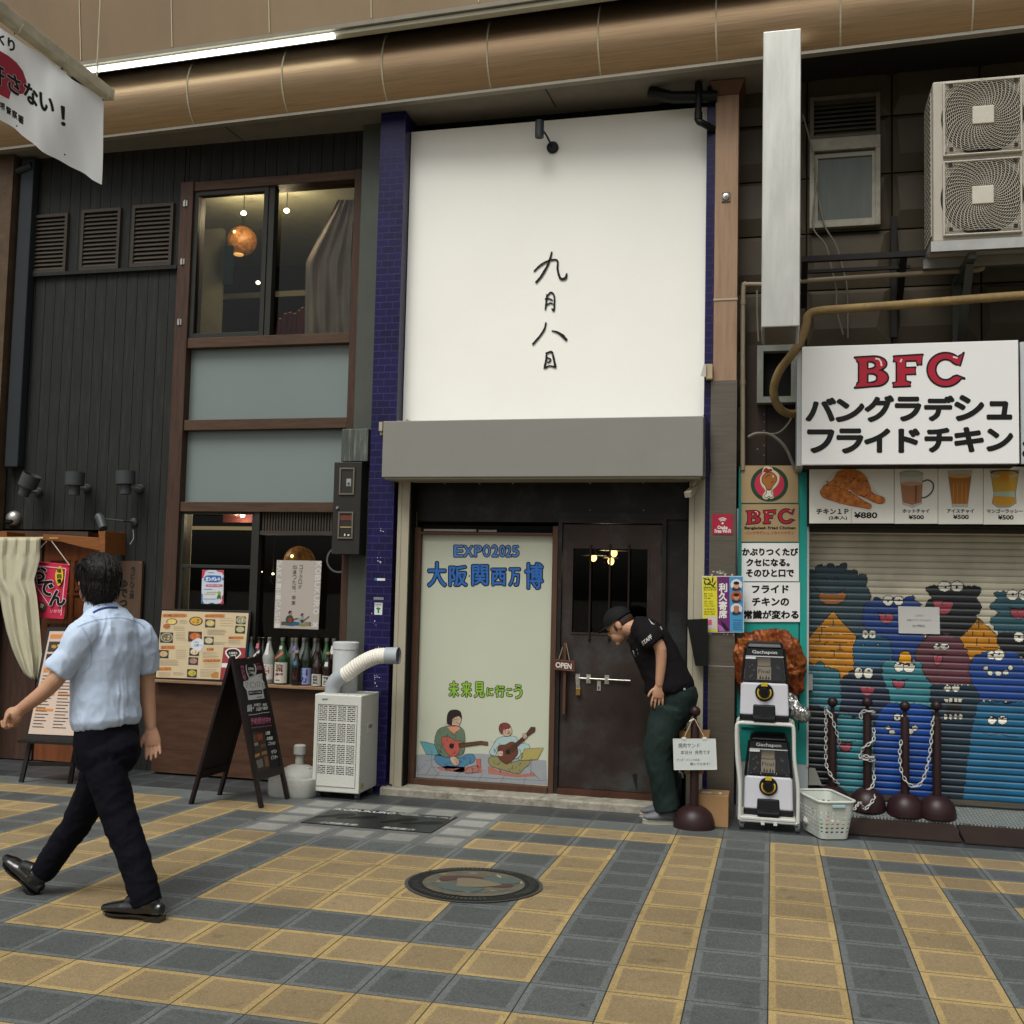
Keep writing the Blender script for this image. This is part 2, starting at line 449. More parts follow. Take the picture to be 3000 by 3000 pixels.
# -- arcade beam (brass clad, not quite parallel to the shops)
EX = Vector((1, -.0512, 0)).normalized(); EN = Vector((.0512, 1, 0)).normalized(); EO = Vector((-1.97, 7.716, 0))
def BP(s, n_, z): return EO + EX * s + EN * n_ + Vector((0, 0, z))
def beam_s(px, py, n_=0.0):
 d = FW + RT * ((px - PCX) / FPX) + UP * ((PCY - py) / FPX)
 o = EO + EN * n_ - CAM
 t = o.dot(EN) / d.dot(EN)
 return (CAM + d * t - EO).dot(EX)
M_BRASS = mat('brushed_brass_cladding', (.41, .285, .17), .37, metal=.85, var=.16, vs=2.2, stretch=(1, 6, 60), dirt=(.2, .12, .06), dirt_amt=.5, ds=1.5)
M_BRASS2 = mat('matt_bronze_panel', (.235, .17, .105), .55, metal=.45, var=.14, vs=1.5, stretch=(1, 1, .4))
M_SEAM = mat('pale_joint_sealant', 'bdb49a', .6)
M_TRIM = mat('pale_edge_trim', '8f8a7c', .45, metal=.2)
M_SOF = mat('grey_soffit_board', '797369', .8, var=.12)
M_SOFD = mat('dark_recess_sheet', '2a2622', .85, var=.15)
M_BLK = mat('black_void', '0b0b0b', .9)
beam = thing('arcade_beam', (-1.97, 7.716, 5.42), 'brass clad rounded arcade beam running along the top of the shops', 'beam')
S0, S1 = -8, 6.5
mb = MB()
prof = [(.244 - .38 * math.cos(R(a)), 5.711 + .38 * math.sin(R(a))) for a in range(-50, 66, 5)]
vs_, fs_ = [], []
SS = [S0 + (S1 - S0) * i / 40 for i in range(41)]
for s_ in SS:
 for n_, z in prof: vs_.append(BP(s_, n_, z))
k = len(prof)
for i in range(40):
 for j in range(k - 1): fs_.append((i * k + j, (i + 1) * k + j, (i + 1) * k + j + 1, i * k + j + 1))
mb.add(vs_, fs_, M_BRASS, True)
mb.build('rounded_cladding', beam)
mb = MB()
for px, py in ((262, 392), (572, 342), (846, 316), (1136, 283), (1440, 251), (1761, 213), (2102, 184), (2462, 145), (2846, 101)):
 s_ = beam_s(px, py)
 pts = [BP(s_, .244 - .384 * math.cos(R(a)), 5.711 + .384 * math.sin(R(a))) for a in range(-50, 56, 5)]
 vs_ = [];
 for p in pts: vs_ += [p - EX * .006, p + EX * .006]
 mb.add(vs_, [(2 * i, 2 * i + 1, 2 * i + 3, 2 * i + 2) for i in range(len(pts) - 1)], M_SEAM)
mb.build('cladding_joints', beam)
mb = MB()
mb.hexa([BP(S0, -.012, 5.402), BP(S1, -.012, 5.402), BP(S1, .05, 5.402), BP(S0, .05, 5.402), BP(S0, -.012, 5.424), BP(S1, -.012, 5.424), BP(S1, .05, 5.424), BP(S0, .05, 5.424)], M_TRIM)
mb.build('edge_trim', beam)
mb = MB()
mb.add([BP(S0, -.30, 5.93), BP(S1, -.30, 5.93), BP(S1, -.52, 7.9), BP(S0, -.52, 7.9)], [(0, 1, 2, 3)], M_BRASS2)
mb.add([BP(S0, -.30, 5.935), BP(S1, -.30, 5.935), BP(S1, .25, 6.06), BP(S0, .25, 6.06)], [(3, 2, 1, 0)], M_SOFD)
mb.hexa([BP(S0, -.325, 5.905), BP(S1, -.325, 5.905), BP(S1, -.27, 5.905), BP(S0, -.27, 5.905), BP(S0, -.33, 5.935), BP(S1, -.33, 5.935), BP(S1, -.275, 5.935), BP(S0, -.275, 5.935)], M_TRIM)
mb.build('upper_fascia', beam)
mb = MB()
for px, py in ((-60, 180), (233, 145), (501, 109), (786, 75), (1085, 34), (1400, 0)):
 s_ = beam_s(px, py, -.33)
 mb.add([BP(s_ - .004, -.31, 5.96), BP(s_ + .004, -.31, 5.96), BP(s_ + .004, -.525, 7.9), BP(s_ - .004, -.525, 7.9)], [(0, 1, 2, 3)], M_SEAM)
mb.build('fascia_joints', beam)
mb = MB()
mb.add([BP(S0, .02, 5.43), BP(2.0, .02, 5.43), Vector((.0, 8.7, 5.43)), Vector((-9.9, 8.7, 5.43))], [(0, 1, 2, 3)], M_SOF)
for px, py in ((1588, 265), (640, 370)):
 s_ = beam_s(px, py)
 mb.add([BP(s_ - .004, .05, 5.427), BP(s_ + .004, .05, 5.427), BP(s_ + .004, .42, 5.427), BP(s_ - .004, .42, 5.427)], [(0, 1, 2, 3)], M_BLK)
mb.add([BP(2.0, .02, 5.43), BP(S1, .02, 5.43), Vector((4.6, 9.2, 5.6)), Vector((.0, 9.2, 5.6))], [(0, 1, 2, 3)], M_SOFD)  # dark sheet in place of the open shaded recess on the right
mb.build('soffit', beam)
lamp = thing('strip_light', tuple(BP(0, -.3, 5.86)), 'lit white fluorescent strip light above the rounded brass beam', 'light')
sa, sb, sc_ = beam_s(212, 183, -.3), beam_s(980, 88, -.3), beam_s(2250, -20, -.3)
mb = MB()
mb.bar(BP(sa - .12, -.265, 5.885), BP(sc_, -.265, 5.885), .07, .035, mat('cream_light_housing', 'b4b09c', .4))
mb.build('housing', lamp, bevel=.006)
mb = MB()
mb.tube([BP(sa, -.305, 5.86), BP(sb, -.305, 5.86)], .022, glow('fluorescent', (.93, 1, .97), 5.0), n=14)
mb.build('tube', lamp)
mb = MB()
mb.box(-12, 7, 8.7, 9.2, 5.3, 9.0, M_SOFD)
mb.build('rear_wall', beam)
# -- shared wall materials
def brick_mat(name, c1, c2, mortar, bw, bh, mw=.03, rough=.25, off=.5, bump=.4, spec=.5):
 m, N, L, P = new_mat(name)
 tc = N.new('ShaderNodeTexCoord'); sx = N.new('ShaderNodeSeparateXYZ'); L.new(tc.outputs['Object'], sx.inputs[0])
 ad = N.new('ShaderNodeMath'); ad.operation = 'ADD'; L.new(sx.outputs[0], ad.inputs[0]); L.new(sx.outputs[1], ad.inputs[1])
 cb = N.new('ShaderNodeCombineXYZ'); L.new(ad.outputs[0], cb.inputs[0]); L.new(sx.outputs[2], cb.inputs[1])
 b = N.new('ShaderNodeTexBrick'); b.inputs['Scale'].default_value = 1; b.inputs['Brick Width'].default_value = bw; b.inputs['Row Height'].default_value = bh
 b.inputs['Mortar Size'].default_value = mw * bh; b.inputs['Mortar Smooth'].default_value = .1; b.offset = off
 b.inputs['Color1'].default_value = lin(c1) + [1]; b.inputs['Color2'].default_value = lin(c2) + [1]; b.inputs['Mortar'].default_value = lin(mortar) + [1]
 L.new(cb.outputs[0], b.inputs['Vector'])
 nz = N.new('ShaderNodeTexNoise'); nz.inputs['Scale'].default_value = 4; nz.inputs['Detail'].default_value = 8; L.new(tc.outputs['Object'], nz.inputs['Vector'])
 r = N.new('ShaderNodeMapRange'); r.inputs['From Min'].default_value = .3; r.inputs['From Max'].default_value = .7; r.inputs['To Min'].default_value = .75; r.inputs['To Max'].default_value = 1.15; L.new(nz.outputs['Fac'], r.inputs['Value'])
 s = N.new('ShaderNodeVectorMath'); s.operation = 'SCALE'; L.new(b.outputs['Color'], s.inputs[0]); L.new(r.outputs[0], s.inputs['Scale'])
 L.new(s.outputs[0], P.inputs['Base Color'])
 P.inputs['Roughness'].default_value = rough; P.inputs['Specular IOR Level'].default_value = spec
 bp = N.new('ShaderNodeBump'); bp.inputs['Strength'].default_value = bump; bp.inputs['Distance'].default_value = .004; bp.invert = True
 L.new(b.outputs['Fac'], bp.inputs['Height']); L.new(bp.outputs[0], P.inputs['Normal'])
 return m
WOODV = dict(stretch=(14, 14, 1.2), vs=3)
WOODH = dict(stretch=(1.2, 14, 14), vs=3)
M_BOARD = mat('charcoal_board', '2a2b29', .7, var=.22, bump=.25, bs=30, dirt='444540', dirt_amt=.35, ds=2, **WOODV)
M_GAP = mat('board_gap', '0d0d0c', .9)
M_TIMV = mat('brown_timber_upright', '503a2f', .6, var=.35, bump=.3, bs=25, dirt='2c1d17', dirt_amt=.6, ds=2, **WOODV)
M_TIMH = mat('brown_timber_rail', '57402f', .6, var=.35, bump=.3, bs=25, dirt='2c1d17', dirt_amt=.6, ds=2, **WOODH)
M_SASH = mat('black_sash', '34342f', .5, var=.15)
M_FROST = mat('frosted_glass', '707b79', .3, var=.05, vs=1, spec=.4)
M_LOUV = mat('dark_louvre', '453d35', .6, var=.15)
M_GCOL = mat('grey_green_metal', '4f534c', .5, var=.16, vs=2.5, dirt='3a3d38', dirt_amt=.5)
M_CNT = mat('brown_counter_board', '553a2a', .5, var=.3, dirt='2e1e15', dirt_amt=.55, ds=2.5, stretch=(1.5, 6, 8), vs=3)
M_LEDGE = mat('worn_wood_ledge', '876a50', .6, var=.3, bump=.3, bs=30, **WOODH)
G_WIN = glass('window_glass', (.82, .85, .82), .015, .3)
M_STEEL = mat('zinc_steel', 'a9a9a4', .35, metal=.8, var=.15)
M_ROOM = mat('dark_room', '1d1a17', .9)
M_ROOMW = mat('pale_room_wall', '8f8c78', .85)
# -- left shop (charcoal boards and timber bays)
YL = 8.25
lb = thing('board_clad_shop', (-5.0, YL, -.09), 'charcoal board clad noodle shop with brown timber window bays', 'building')
mb = MB()
XA, XB = W(20, 1000, YL).x - .5, W(520, 1000, YL).x
mb.box(-9.2, XB, YL + .02, YL + .12, 2.2, 5.5, M_GAP)
pitch = .106; x = XB - .004
zdoor = W(250, 1552, YL).z; xdoor = W(306, 1650, YL).x
while x > -9.2:
 zb = -.1 if x > xdoor + .02 else zdoor
 mb.box(x - pitch + .0045, x, YL, YL + .03, zb, 5.48, M_BOARD); x -= pitch
XC = W(1008, 1250, YL).x + .13; zt = W(760, 524, YL).z
x = XC
while x > XB + .02:
 mb.box(max(XB + .004, x - pitch + .0045), x, YL, YL + .03, zt, 5.48, M_BOARD); x -= pitch
mb.box(XB, XC, YL + .02, YL + .1, zt + .01, 5.5, M_GAP)
mb.build('board_wall', lb)
xl = W(545, 800, YL).x
XP0, XP1 = XB, XB + .125
XR = W(1008, 1250, YL).x + .06
mb = MB()
mb.box(XP0, XP1, YL - .06, YL + .16, -.08, zt + .0, M_TIMV)
mb.box(XR - .02, XR + .07, YL - .05, YL + .16, -.08, zt, M_TIMV)
for (ya, yb, xm) in ((530, 556, 700), (986, 1016, 780), (1229, 1260, 770), (1472, 1501, 750)):
 z1, z0 = W(xm, ya, YL).z, W(xm, yb, YL).z
 mb.box(XP1, XR - .02, YL - .045, YL + .14, z0, z1, M_TIMH)
mb.build('timber_frame', lb, bevel=.005)
def zz(px, py): return W(px, py, YL).z
zr = [zz(700, 530), zz(700, 556), zz(780, 986), zz(780, 1016), zz(770, 1229), zz(770, 1260), zz(750, 1472), zz(750, 1501)]
for a, b in ((zr[4], zr[3]), (zr[6], zr[5])):
 f = MB().box(XP1, XR - .02, YL + .03, YL + .045, a + .0, b - .0, M_FROST).build('frosted_panel', lb)
xm0, xm1 = W(783, 780, YL).x, W(800, 780, YL).x
def frame(mb, x0, x1, z0, z1, y, d, w, m):
 mb.box(x0, x0 + w, y, y + d, z0, z1, m); mb.box(x1 - w, x1, y, y + d, z0, z1, m)
 mb.box(x0 + w, x1 - w, y, y + d, z0, z0 + w, m); mb.box(x0 + w, x1 - w, y, y + d, z1 - w, z1, m)
mb = MB(); frame(mb, XP1, xm0, zr[2], zr[1], YL - .03, .06, .042, M_SASH)
uw = mb.build('window_sash', lb, bevel=.003)
MB().box(XP1 + .042, xm0 - .042, YL, YL + .004, zr[2] + .042, zr[1] - .042, G_WIN).build('pane', uw)
mb = MB(); mb.box(xm0 + .004, xm1, YL - .02, YL + .06, zr[2], zr[1], M_SASH); mb.build('window_mullion', lb)
MB().box(xm1, XR - .02, YL + .05, YL + .054, zr[2], zr[1], G_WIN).build('window_pane', lb)
for py in (600, 770, 946):
 p = W(549 - (py - 600) * .05, py, YL - .03)
 mb = MB(); mb.box(p.x - .02, p.x + .02, YL - .066, YL - .05, p.z - .025, p.z + .025, M_STEEL)
 mb.tube([(p.x, YL - .07, p.z - .03), (p.x, YL - .07, p.z + .03)], .006, M_STEEL, 6)
 mb.build('hinge', lb)
xl0, xl1 = W(748, 1600, YL).x, W(762, 1600, YL).x
zc = zz(700, 1995)
mb = MB(); frame(mb, XP1, xl0, zc, zr[7 - 1] - .075, YL - .02, .05, .03, M_SASH)
zb_ = zz(630, 1655); mb.box(XP1 + .03, xl0 - .03, YL - .02, YL + .03, zb_ - .028, zb_, M_SASH)
lw = mb.build('window_sash', lb, bevel=.003)
ztop = zr[7]
MB().box(XP1 + .03, xl0 - .03, YL, YL + .004, zc + .03, ztop - .03, G_WIN).build('pane', lw)
mb = MB(); mb.box(xl0 + .002, xl1, YL - .03, YL + .05, zc, ztop, M_SASH); mb.build('window_mullion', lb)
MB().box(xl1, XR - .02, YL + .03, YL + .034, zc, zz(860, 1566), G_WIN).build('window_pane', lb)
mb = MB()
z0, z1 = zz(860, 1556), ztop
mb.box(xl1, XR - .02, YL - .02, YL + .02, zz(860, 1568), z0, M_LOUV)
x = xl1 + .012
while x < XR - .04:
 mb.box(x, x + .016, YL, YL + .02, z0, z1, M_LOUV); x += .026
mb.box(xl1, XR - .02, YL + .03, YL + .04, z0, z1, M_GAP)
mb.build('slatted_transom', lb)
zg = -.085
zl = zz(700, 2000) - .0
zled = W(640, 1998, 8.06).z
mb = MB(); mb.box(XP1 - .1, XR + .06, 8.12, 8.2, zg + .08, zled - .025, M_CNT); mb.box(XP1 - .1, XR + .06, 8.16, 8.2, zg, zg + .08, M_GAP)
mb.build('counter_front', lb)
mb = MB(); mb.box(XP1 - .1, XR + .06, 8.04, YL + .02, zled - .025, zled, M_LEDGE); mb.build('counter_ledge', lb, bevel=.004)
mb = MB(); mb.box(XP1 - .1, XR + .06, 8.10, 8.12, zg + .02, zg + .2, M_CNT); mb.build('skirting_board', lb)
for (x0, y0, x1, y1) in ((83, 628, 195, 800), (236, 612, 350, 790), (385, 598, 505, 780)):
 X0, X1, Z0, Z1 = RECT(x0, y0, x1, y1, YL - .03)
 mb = MB(); frame(mb, X0, X1, Z0, Z1, YL - .035, .035, .028, M_LOUV)
 mb.box(X0 + .02, X1 - .02, YL - .004, YL - .001, Z0 + .02, Z1 - .02, M_GAP)
 n = 13
 for i in range(n):
  z = Z0 + .03 + (Z1 - Z0 - .06) * (i + .5) / n; h = (Z1 - Z0 - .06) / n * .42
  mb.add([(X0 + .026, YL - .03, z - h), (X1 - .026, YL - .03, z - h), (X1 - .026, YL - .008, z + h), (X0 + .026, YL - .008, z + h),
    (X0 + .026, YL - .026, z - h - .004), (X1 - .026, YL - .026, z - h - .004), (X1 - .026, YL - .004, z + h - .004), (X0 + .026, YL - .004, z + h - .004)], [(0, 1, 2, 3), (5, 4, 7, 6), (1, 0, 4, 5), (3, 2, 6, 7)], M_LOUV)
 mb.build('louvred_vent', lb)
X0, X1, Z0, Z1 = RECT(76, 800, 520, 812, YL - .03)
mb = MB(); z = W(300, 793, YL).z; mb.box(X0, XB - .02, YL - .04, YL, z - .03, z, M_BOARD); mb.build('vent_rail', lb)
M_DOOR = mat('red_brown_door', '7a4527', .4, var=.3, stretch=(10, 10, 1), vs=3, coat=.2)
M_DOORP = mat('red_brown_door_panel', '693a20', .4, var=.3, stretch=(10, 10, 1), vs=3, coat=.2)
YD0 = 8.33
zd = W(150, 1560, YD0).z
xd = xdoor - .02
mb = MB(); mb.box(-9.2, xd, YD0 + .05, YD0 + .1, -.1, zdoor, M_GAP)
mb.box(W(120, 1800, YD0).x, xd, YD0, YD0 + .05, -.08, zd, M_DOOR)
xs = [W(x_, 1800, YD0 - .01).x for x_ in (138, 196, 210, 258)]
for (xa_, xb_) in ((xs[0], xs[1]), (xs[2], xs[3])):
 for (pa, pb) in ((1640, 1730), (1740, 1810), (1826, 1850), (1880, 2100)):
  za_, zb2 = W(190, pb, YD0 - .01).z, W(190, pa, YD0 - .01).z
  frame(mb, xa_, xb_, za_, zb2, YD0 - .012, .015, .012, M_DOORP)
mb.box(-9.2, W(118, 1800, YD0).x, YD0 - .02, YD0 + .04, -.08, zd, M_TIMV)
mb.build('entrance_door', lb)
mb = MB(); X0, X1, Z0, Z1 = RECT(-200, 1555, 262, 1573, YL - .03)
mb.box(X0, X1, YL - .05, YL + .02, Z0, Z1, M_TIMH); mb.build('door_lintel', lb)
mb = MB()
xr0, xr1 = XP0 - 2.6, XR + .05
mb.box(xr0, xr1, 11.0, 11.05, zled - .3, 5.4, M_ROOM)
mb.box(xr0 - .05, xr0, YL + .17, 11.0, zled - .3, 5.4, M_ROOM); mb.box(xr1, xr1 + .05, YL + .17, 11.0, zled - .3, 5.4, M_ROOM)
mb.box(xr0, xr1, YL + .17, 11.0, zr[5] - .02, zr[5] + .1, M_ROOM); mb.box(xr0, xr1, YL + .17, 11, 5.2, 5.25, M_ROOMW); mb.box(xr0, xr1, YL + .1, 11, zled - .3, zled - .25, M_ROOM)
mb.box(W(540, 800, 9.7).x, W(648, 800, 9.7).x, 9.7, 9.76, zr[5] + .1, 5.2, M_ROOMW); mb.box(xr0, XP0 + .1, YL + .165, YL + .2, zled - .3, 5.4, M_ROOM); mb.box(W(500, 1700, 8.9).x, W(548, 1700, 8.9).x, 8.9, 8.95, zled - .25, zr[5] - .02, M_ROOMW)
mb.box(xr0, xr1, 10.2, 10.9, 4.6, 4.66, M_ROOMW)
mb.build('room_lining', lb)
mb = MB(); X0, X1, Z0, Z1 = RECT(28, 470, 75, 1372, YL - .1)
mb.box(X0 + .03, X1, YL - .1, YL - .01, W(40, 1372, YL).z, 5.4, mat('blue_grey_pipe', '30353a', .5, var=.15, vs=3))
mb.build('square_downpipe', bevel=.012, label='dark blue grey square downpipe at the far left end of the charcoal boards', cat='pipe')
mb = MB(); Xp = W(16, 900, YL - .15).x
mb.box(Xp - .4, Xp, YL - .15, YL - .02, -.1, 5.42, mat('mottled_brown_post', '5a4836', .7, var=.35, vs=5, bump=.4))
mb.build('corner_post', label='mottled brown post at the far left edge beside the downpipe', cat='post')
mb = MB(); p = [W(*q, YL - .1) for q in ((95, 485), (60, 500), (30, 510))]
mb.tube(p, .035, mat('blue_grey_pipe', '30353a'), 10); mb.build('bracket_arm', label='short dark arm under the soffit at the top left of the boards', cat='bracket')
# -- column between the shops, blue tiled pillars
mb = MB()
X1 = W(1111, 430, 7.95).x
XG0 = XR + .068
mb.box(XG0, X1 + .01, 8.14, 8.3, -.1, 5.44, M_GCOL)
mb.build('metal_pilaster', label='plain grey green metal pilaster between timber windows and blue tiles', cat='pilaster', bevel=.006)
M_BLUE = brick_mat('cobalt_tile', '171144', '120d38', '2b2750', .108, .0575, .06, rough=.3, spec=.3)
bp = thing('tiled_pillar', (-3.0, 7.95, -.07), 'glossy deep blue tiled pillar left of the white wall', 'pillar')
XBL0 = (W(1111, 430, 7.95).x + W(1070, 1880, 7.95).x) / 2
XBL1 = (W(1181, 460, 7.95).x + W(1147, 1854, 7.95).x) / 2
mb = MB(); mb.box(XBL0, XBL1, 7.95, 8.3, -.1, 5.42, M_BLUE); mb.build('tiled_shaft', bp)
mb = MB()
rnd = random.Random(4)
M_CHIP = mat('chipped_white', 'b9b7c0', .7)
for (cx_, cy_, n_) in ((1112, 1642, 9), (1106, 1910, 8), (1102, 1990, 10), (1096, 1815, 4), (1118, 1560, 3)):
 for i in range(n_):
  a, b = cx_ + rnd.gauss(0, 5), cy_ + rnd.gauss(0, 9); r_ = rnd.uniform(.7, 2.2)
  mb.pp([(a + r_ * rnd.uniform(.5, 1.2) * math.cos(t), b + r_ * rnd.uniform(.5, 1.2) * math.sin(t)) for t in (0, 1.3, 2.5, 3.8, 5.1)], 7.9485, M_CHIP)
mb.build('chipped_glaze', bp)
M_STKW = ink('c9cdc8'); M_STKB = ink('2d6aa0'); M_STKG = ink('2f7a55'); M_INK = ink('1a1a1a')
mb = MB(); mb.px(1097, 1694, 1128, 1701, 7.946, .003, M_STKW); mb.px(1097, 1694, 1104, 1701, 7.9445, .001, M_STKB); mb.build('sticker', bp)
mb = MB(); mb.px(1095, 1750, 1123, 1757, 7.946, .003, ink('8d9093')); mb.text('まもる街', (1097, 1751, 1121, 1756), M_INK, Y=7.945); mb.build('sticker', bp)
mb = MB(); mb.px(1097, 1766, 1120, 1801, 7.946, .003, M_STKW); mb.pp([(1101, 1782), (1108, 1779), (1116, 1782), (1111, 1787), (1111, 1796), (1106, 1796), (1106, 1787)], 7.945, M_STKG)
mb.text('無断駐輪', (1099, 1768, 1118, 1773), M_INK, Y=7.945); mb.text('ご遠慮下さい', (1099, 1774, 1118, 1777), M_INK, Y=7.945); mb.build('sticker', bp)
XBR0, XBR1 = W(2064, 1000, 7.98).x, W(2100, 1000, 7.98).x
mb = MB(); mb.box(XBR0 + .0, XBR1 + .03, 7.99, 8.3, -.1, 5.42, M_BLUE)
mb.build('tiled_pillar', label='narrow deep blue tiled pillar squeezed between white wall and copper column', cat='pillar')
mc = thing('meter_cupboard', (-3.4, 8.0, 1.9), 'black wall mounted meter cupboard with two small windows', 'cupboard')
M_MBX = mat('black_cupboard_paint', '33322f', .45, var=.1)
YM = 7.99
mb = MB(); X0, X1, Z0, Z1 = RECT(975, 1354, 1056, 1624, YM); mb.box(X0, X1, YM, 8.17, Z0, Z1, M_MBX); mb.build('case', mc, bevel=.004)
for (x0, y0, x1, y1, lit) in ((994, 1370, 1038, 1449, 0), (990, 1499, 1034, 1578, 1)):
 X0, X1, Z0, Z1 = RECT(x0, y0, x1, y1, YM - .01)
 mb = MB(); frame(mb, X0, X1, Z0, Z1, YM - .012, .012, .012, mat('grey_brown_frame', '6a6258', .4))
 f_ = mb.build('meter_window', mc)
 mb = MB(); mb.box(X0 + .012, X1 - .012, YM - .003, YM - .001, Z0 + .012, Z1 - .012, mat('meter_window_pane', '3c3a33', .15)); xm = (X0 + X1) / 2
 if not lit: mb.box(xm - .005, xm + .035, YM - .006, YM - .003, Z0 + .07, Z0 + .13, ink('8e9190')); mb.lathe((xm + .015, YM - .006, Z0 + .09), [(.011, 0), (.011, .004)], ink('4e5150'), 12, 'Y')
 else: mb.box(X0 + .014, X1 - .014, YM - .006, YM - .003, Z1 - .07, Z1 - .03, ink('6d3a30')); mb.box(X0 + .016, X1 - .016, YM - .006, YM - .003, Z0 + .09, Z0 + .097, ink('b3a066')); mb.box(xm - .01, xm, YM - .006, YM - .003, Z0 + .022, Z0 + .04, M_STKW); mb.box(xm + .02, xm + .035, YM - .006, YM - .003, Z0 + .022, Z0 + .035, M_STKW)
 mb.build('pane', f_)
p = W(989, 1488, YM); mb = MB(); mb.lathe(p, [(.013, 0), (.013, .006), (.009, .012)], M_STEEL, 14, 'Y'); mb.build('lock', mc)
mb = MB(); X0, X1, Z0, Z1 = RECT(1000, 1256, 1078, 1352, 8.03); mb.box(X0, X1, 8.03, 8.14, Z0, Z1, mat('streaked_zinc', '50554f', .5, var=.3, vs=3, stretch=(14, 14, 1), dirt='8f938c', dirt_amt=.8, ds=2.2))
mb.build('cable_trunking', label='streaked grey green cable box above the black meter cupboard', cat='box', bevel=.006)
# -- middle shop
YW = 8.15
M_WHITE = mat('white_render_wall', 'ecebe4', .75, var=.025, vs=1.0, bump=.08, bs=25, dirt='e0ddd4', dirt_amt=.2, ds=1.2)
M_RUST = mat('rust_brown_steel', '40342f', .5, metal=.3, var=.4, vs=2.6, dirt='454b4b', dirt_amt=.75, ds=2.4)
M_RUSTD = mat('dark_patina_steel', '2e2a27', .5, metal=.35, var=.35, vs=2.2, dirt='3f4a4c', dirt_amt=.55, ds=2.2)
M_RWOOD = mat('red_brown_wood_trim', '5c4030', .55, var=.4, vs=3, stretch=(10, 10, 1.5), dirt='2f1d14', dirt_amt=.6)
M_CREAM = mat('cream_rail', '9d9683', .5, var=.08, vs=3)
ms = thing('white_fronted_shop', (-1.7, YW, -.02), 'tall white fronted shop with dark steel entrance', 'building')
mb = MB(); X0, X1, Z0, Z1 = RECT(1195, 352, 2068, 1222, 8.08)
Zt = W(1640, 350, 8.08).z
mb.box(XBL1 + .005, XBR0 + .02, 8.08, 8.2, W(1600, 1260, 8.08).z, Zt, M_WHITE); mb.build('white_wall', ms)
mb = MB(); mb.box(XBL1 + .004, XBR0 + .02, 8.25, 8.3, Zt - .1, 5.45, M_BLK); mb.build('wall_top_gap', ms)
ZL0 = W(1600, 1556, YW).z
xs0, xs1 = W(1200, 1850, YW).x, W(2016, 1850, YW).x
mb = MB(); mb.box(xs0, xs1, YW, YW + .05, W(1600, 1530, YW).z, 2.95, M_RUSTD)
for px in (1303, 1405, 1502, 1729, 1885): p = W(px, 1416 + (1600 - px) * .004, YW); mb.ball(p, .006, M_STEEL, 8, 5)
for px in (1729, 1886): p = W(px, 1495, YW); mb.ball(p, .006, M_STEEL, 8, 5)
mb.build('steel_lintel', ms)
mb = MB(); X0, X1, Z0, Z1 = RECT(1948, 1530, 2014, 2325, YW); mb.box(X0, xs1, YW + .002, YW + .05, -.02, W(1980, 1530, YW).z, M_RUSTD); mb.build('steel_side_panel', ms)
mb = MB()
xa0, xa1, xb0, xb1 = W(1214, 1900, YW).x, W(1229, 1900, YW).x, W(1616, 1900, YW).x, W(1632, 1900, YW).x
zt0, zt1 = W(1420, 1568, YW).z, W(1420, 1548, YW).z
zb0, zb1 = W(1420, 2318, YW).z, W(1420, 2290, YW).z
mb.box(xs0, xa1, YW - .05, YW + .04, -.02, zt1, M_RWOOD); mb.box(xb0, xb1, YW - .05, YW + .04, -.02, zt1 + .02, M_RWOOD)
mb.box(xa1, xb0, YW - .05, YW + .04, zt0, zt0 + .02, M_RWOOD); mb.box(xa1, xb0, YW - .06, YW + .04, -.02, zb1, M_RWOOD)
mb.build('display_frame', ms, bevel=.003)
mb = MB(); mb.box(xa1, xb0, YW + .012, YW + .05, zt0 + .02, W(1420, 1540, YW).z, M_BLK)
mb.box(xa1 + .01, xa1 + .45, YW - .01, YW + .012, zt0 + .028, zt0 + .045, ink('9a948a')); mb.box(xa1 + .47, xa1 + .62, YW - .01, YW + .012, zt0 + .026, zt0 + .042, ink('8a847a')); mb.build('head_gap', ms)
mb = MB(); mb.px(1203, 1500, 1219, 1640, YW - .02, .03, ink('5f5a52')); mb.build('filler_strip', ms)
po = MB().box(xa1, xb0, YW, YW + .01, zb1, zt0, mat('pale_green_sheet', 'b3b6a3', .35, var=.03, vs=1.5)).build('display_sheet', ms)
YP = YW - .0015
c5 = lambda x, y: (1000 + x / 1.932, 1000 + y / 1.932)
c6 = lambda x, y: (1000 + x / 1.932, 2000 + y / 1.932)
def poly(mb, T, pts, Y, m, smooth=0, outline=None, ow=1.0, oy=.0006):
 q = [T(*p) for p in pts]
 if smooth: q = sp2(q, smooth)
 mb.pp(q, Y, m)
 if outline: mb.line(q, ow, Y - oy, outline, True)
M_OUT = ink('141c24')
mb = MB()
for ch, x0, x1 in zip('EXPO2025', (636, 690, 752, 800, 850, 893, 930, 966), (692, 748, 798, 846, 890, 930, 964, 1008)):
 i = (x0 - 636) / 372
 q = (*c5(x0 - 4, 1148 + 2 * math.sin(i * 9)), *c5(x1 + 3, 1226))
 q = (*c5(x0 + 3, 1156 + 2 * math.sin(i * 9)), *c5(x1 - 4, 1218)); mb.fat(ch, q, M_OUT, 3.2, YP, n=12)
 q = (*c5(x0 + 3, 1156 + 2 * math.sin(i * 9)), *c5(x1 - 4, 1218))
 mb.fat(ch, q, ink('4d76b4'), .9, YP - .001)
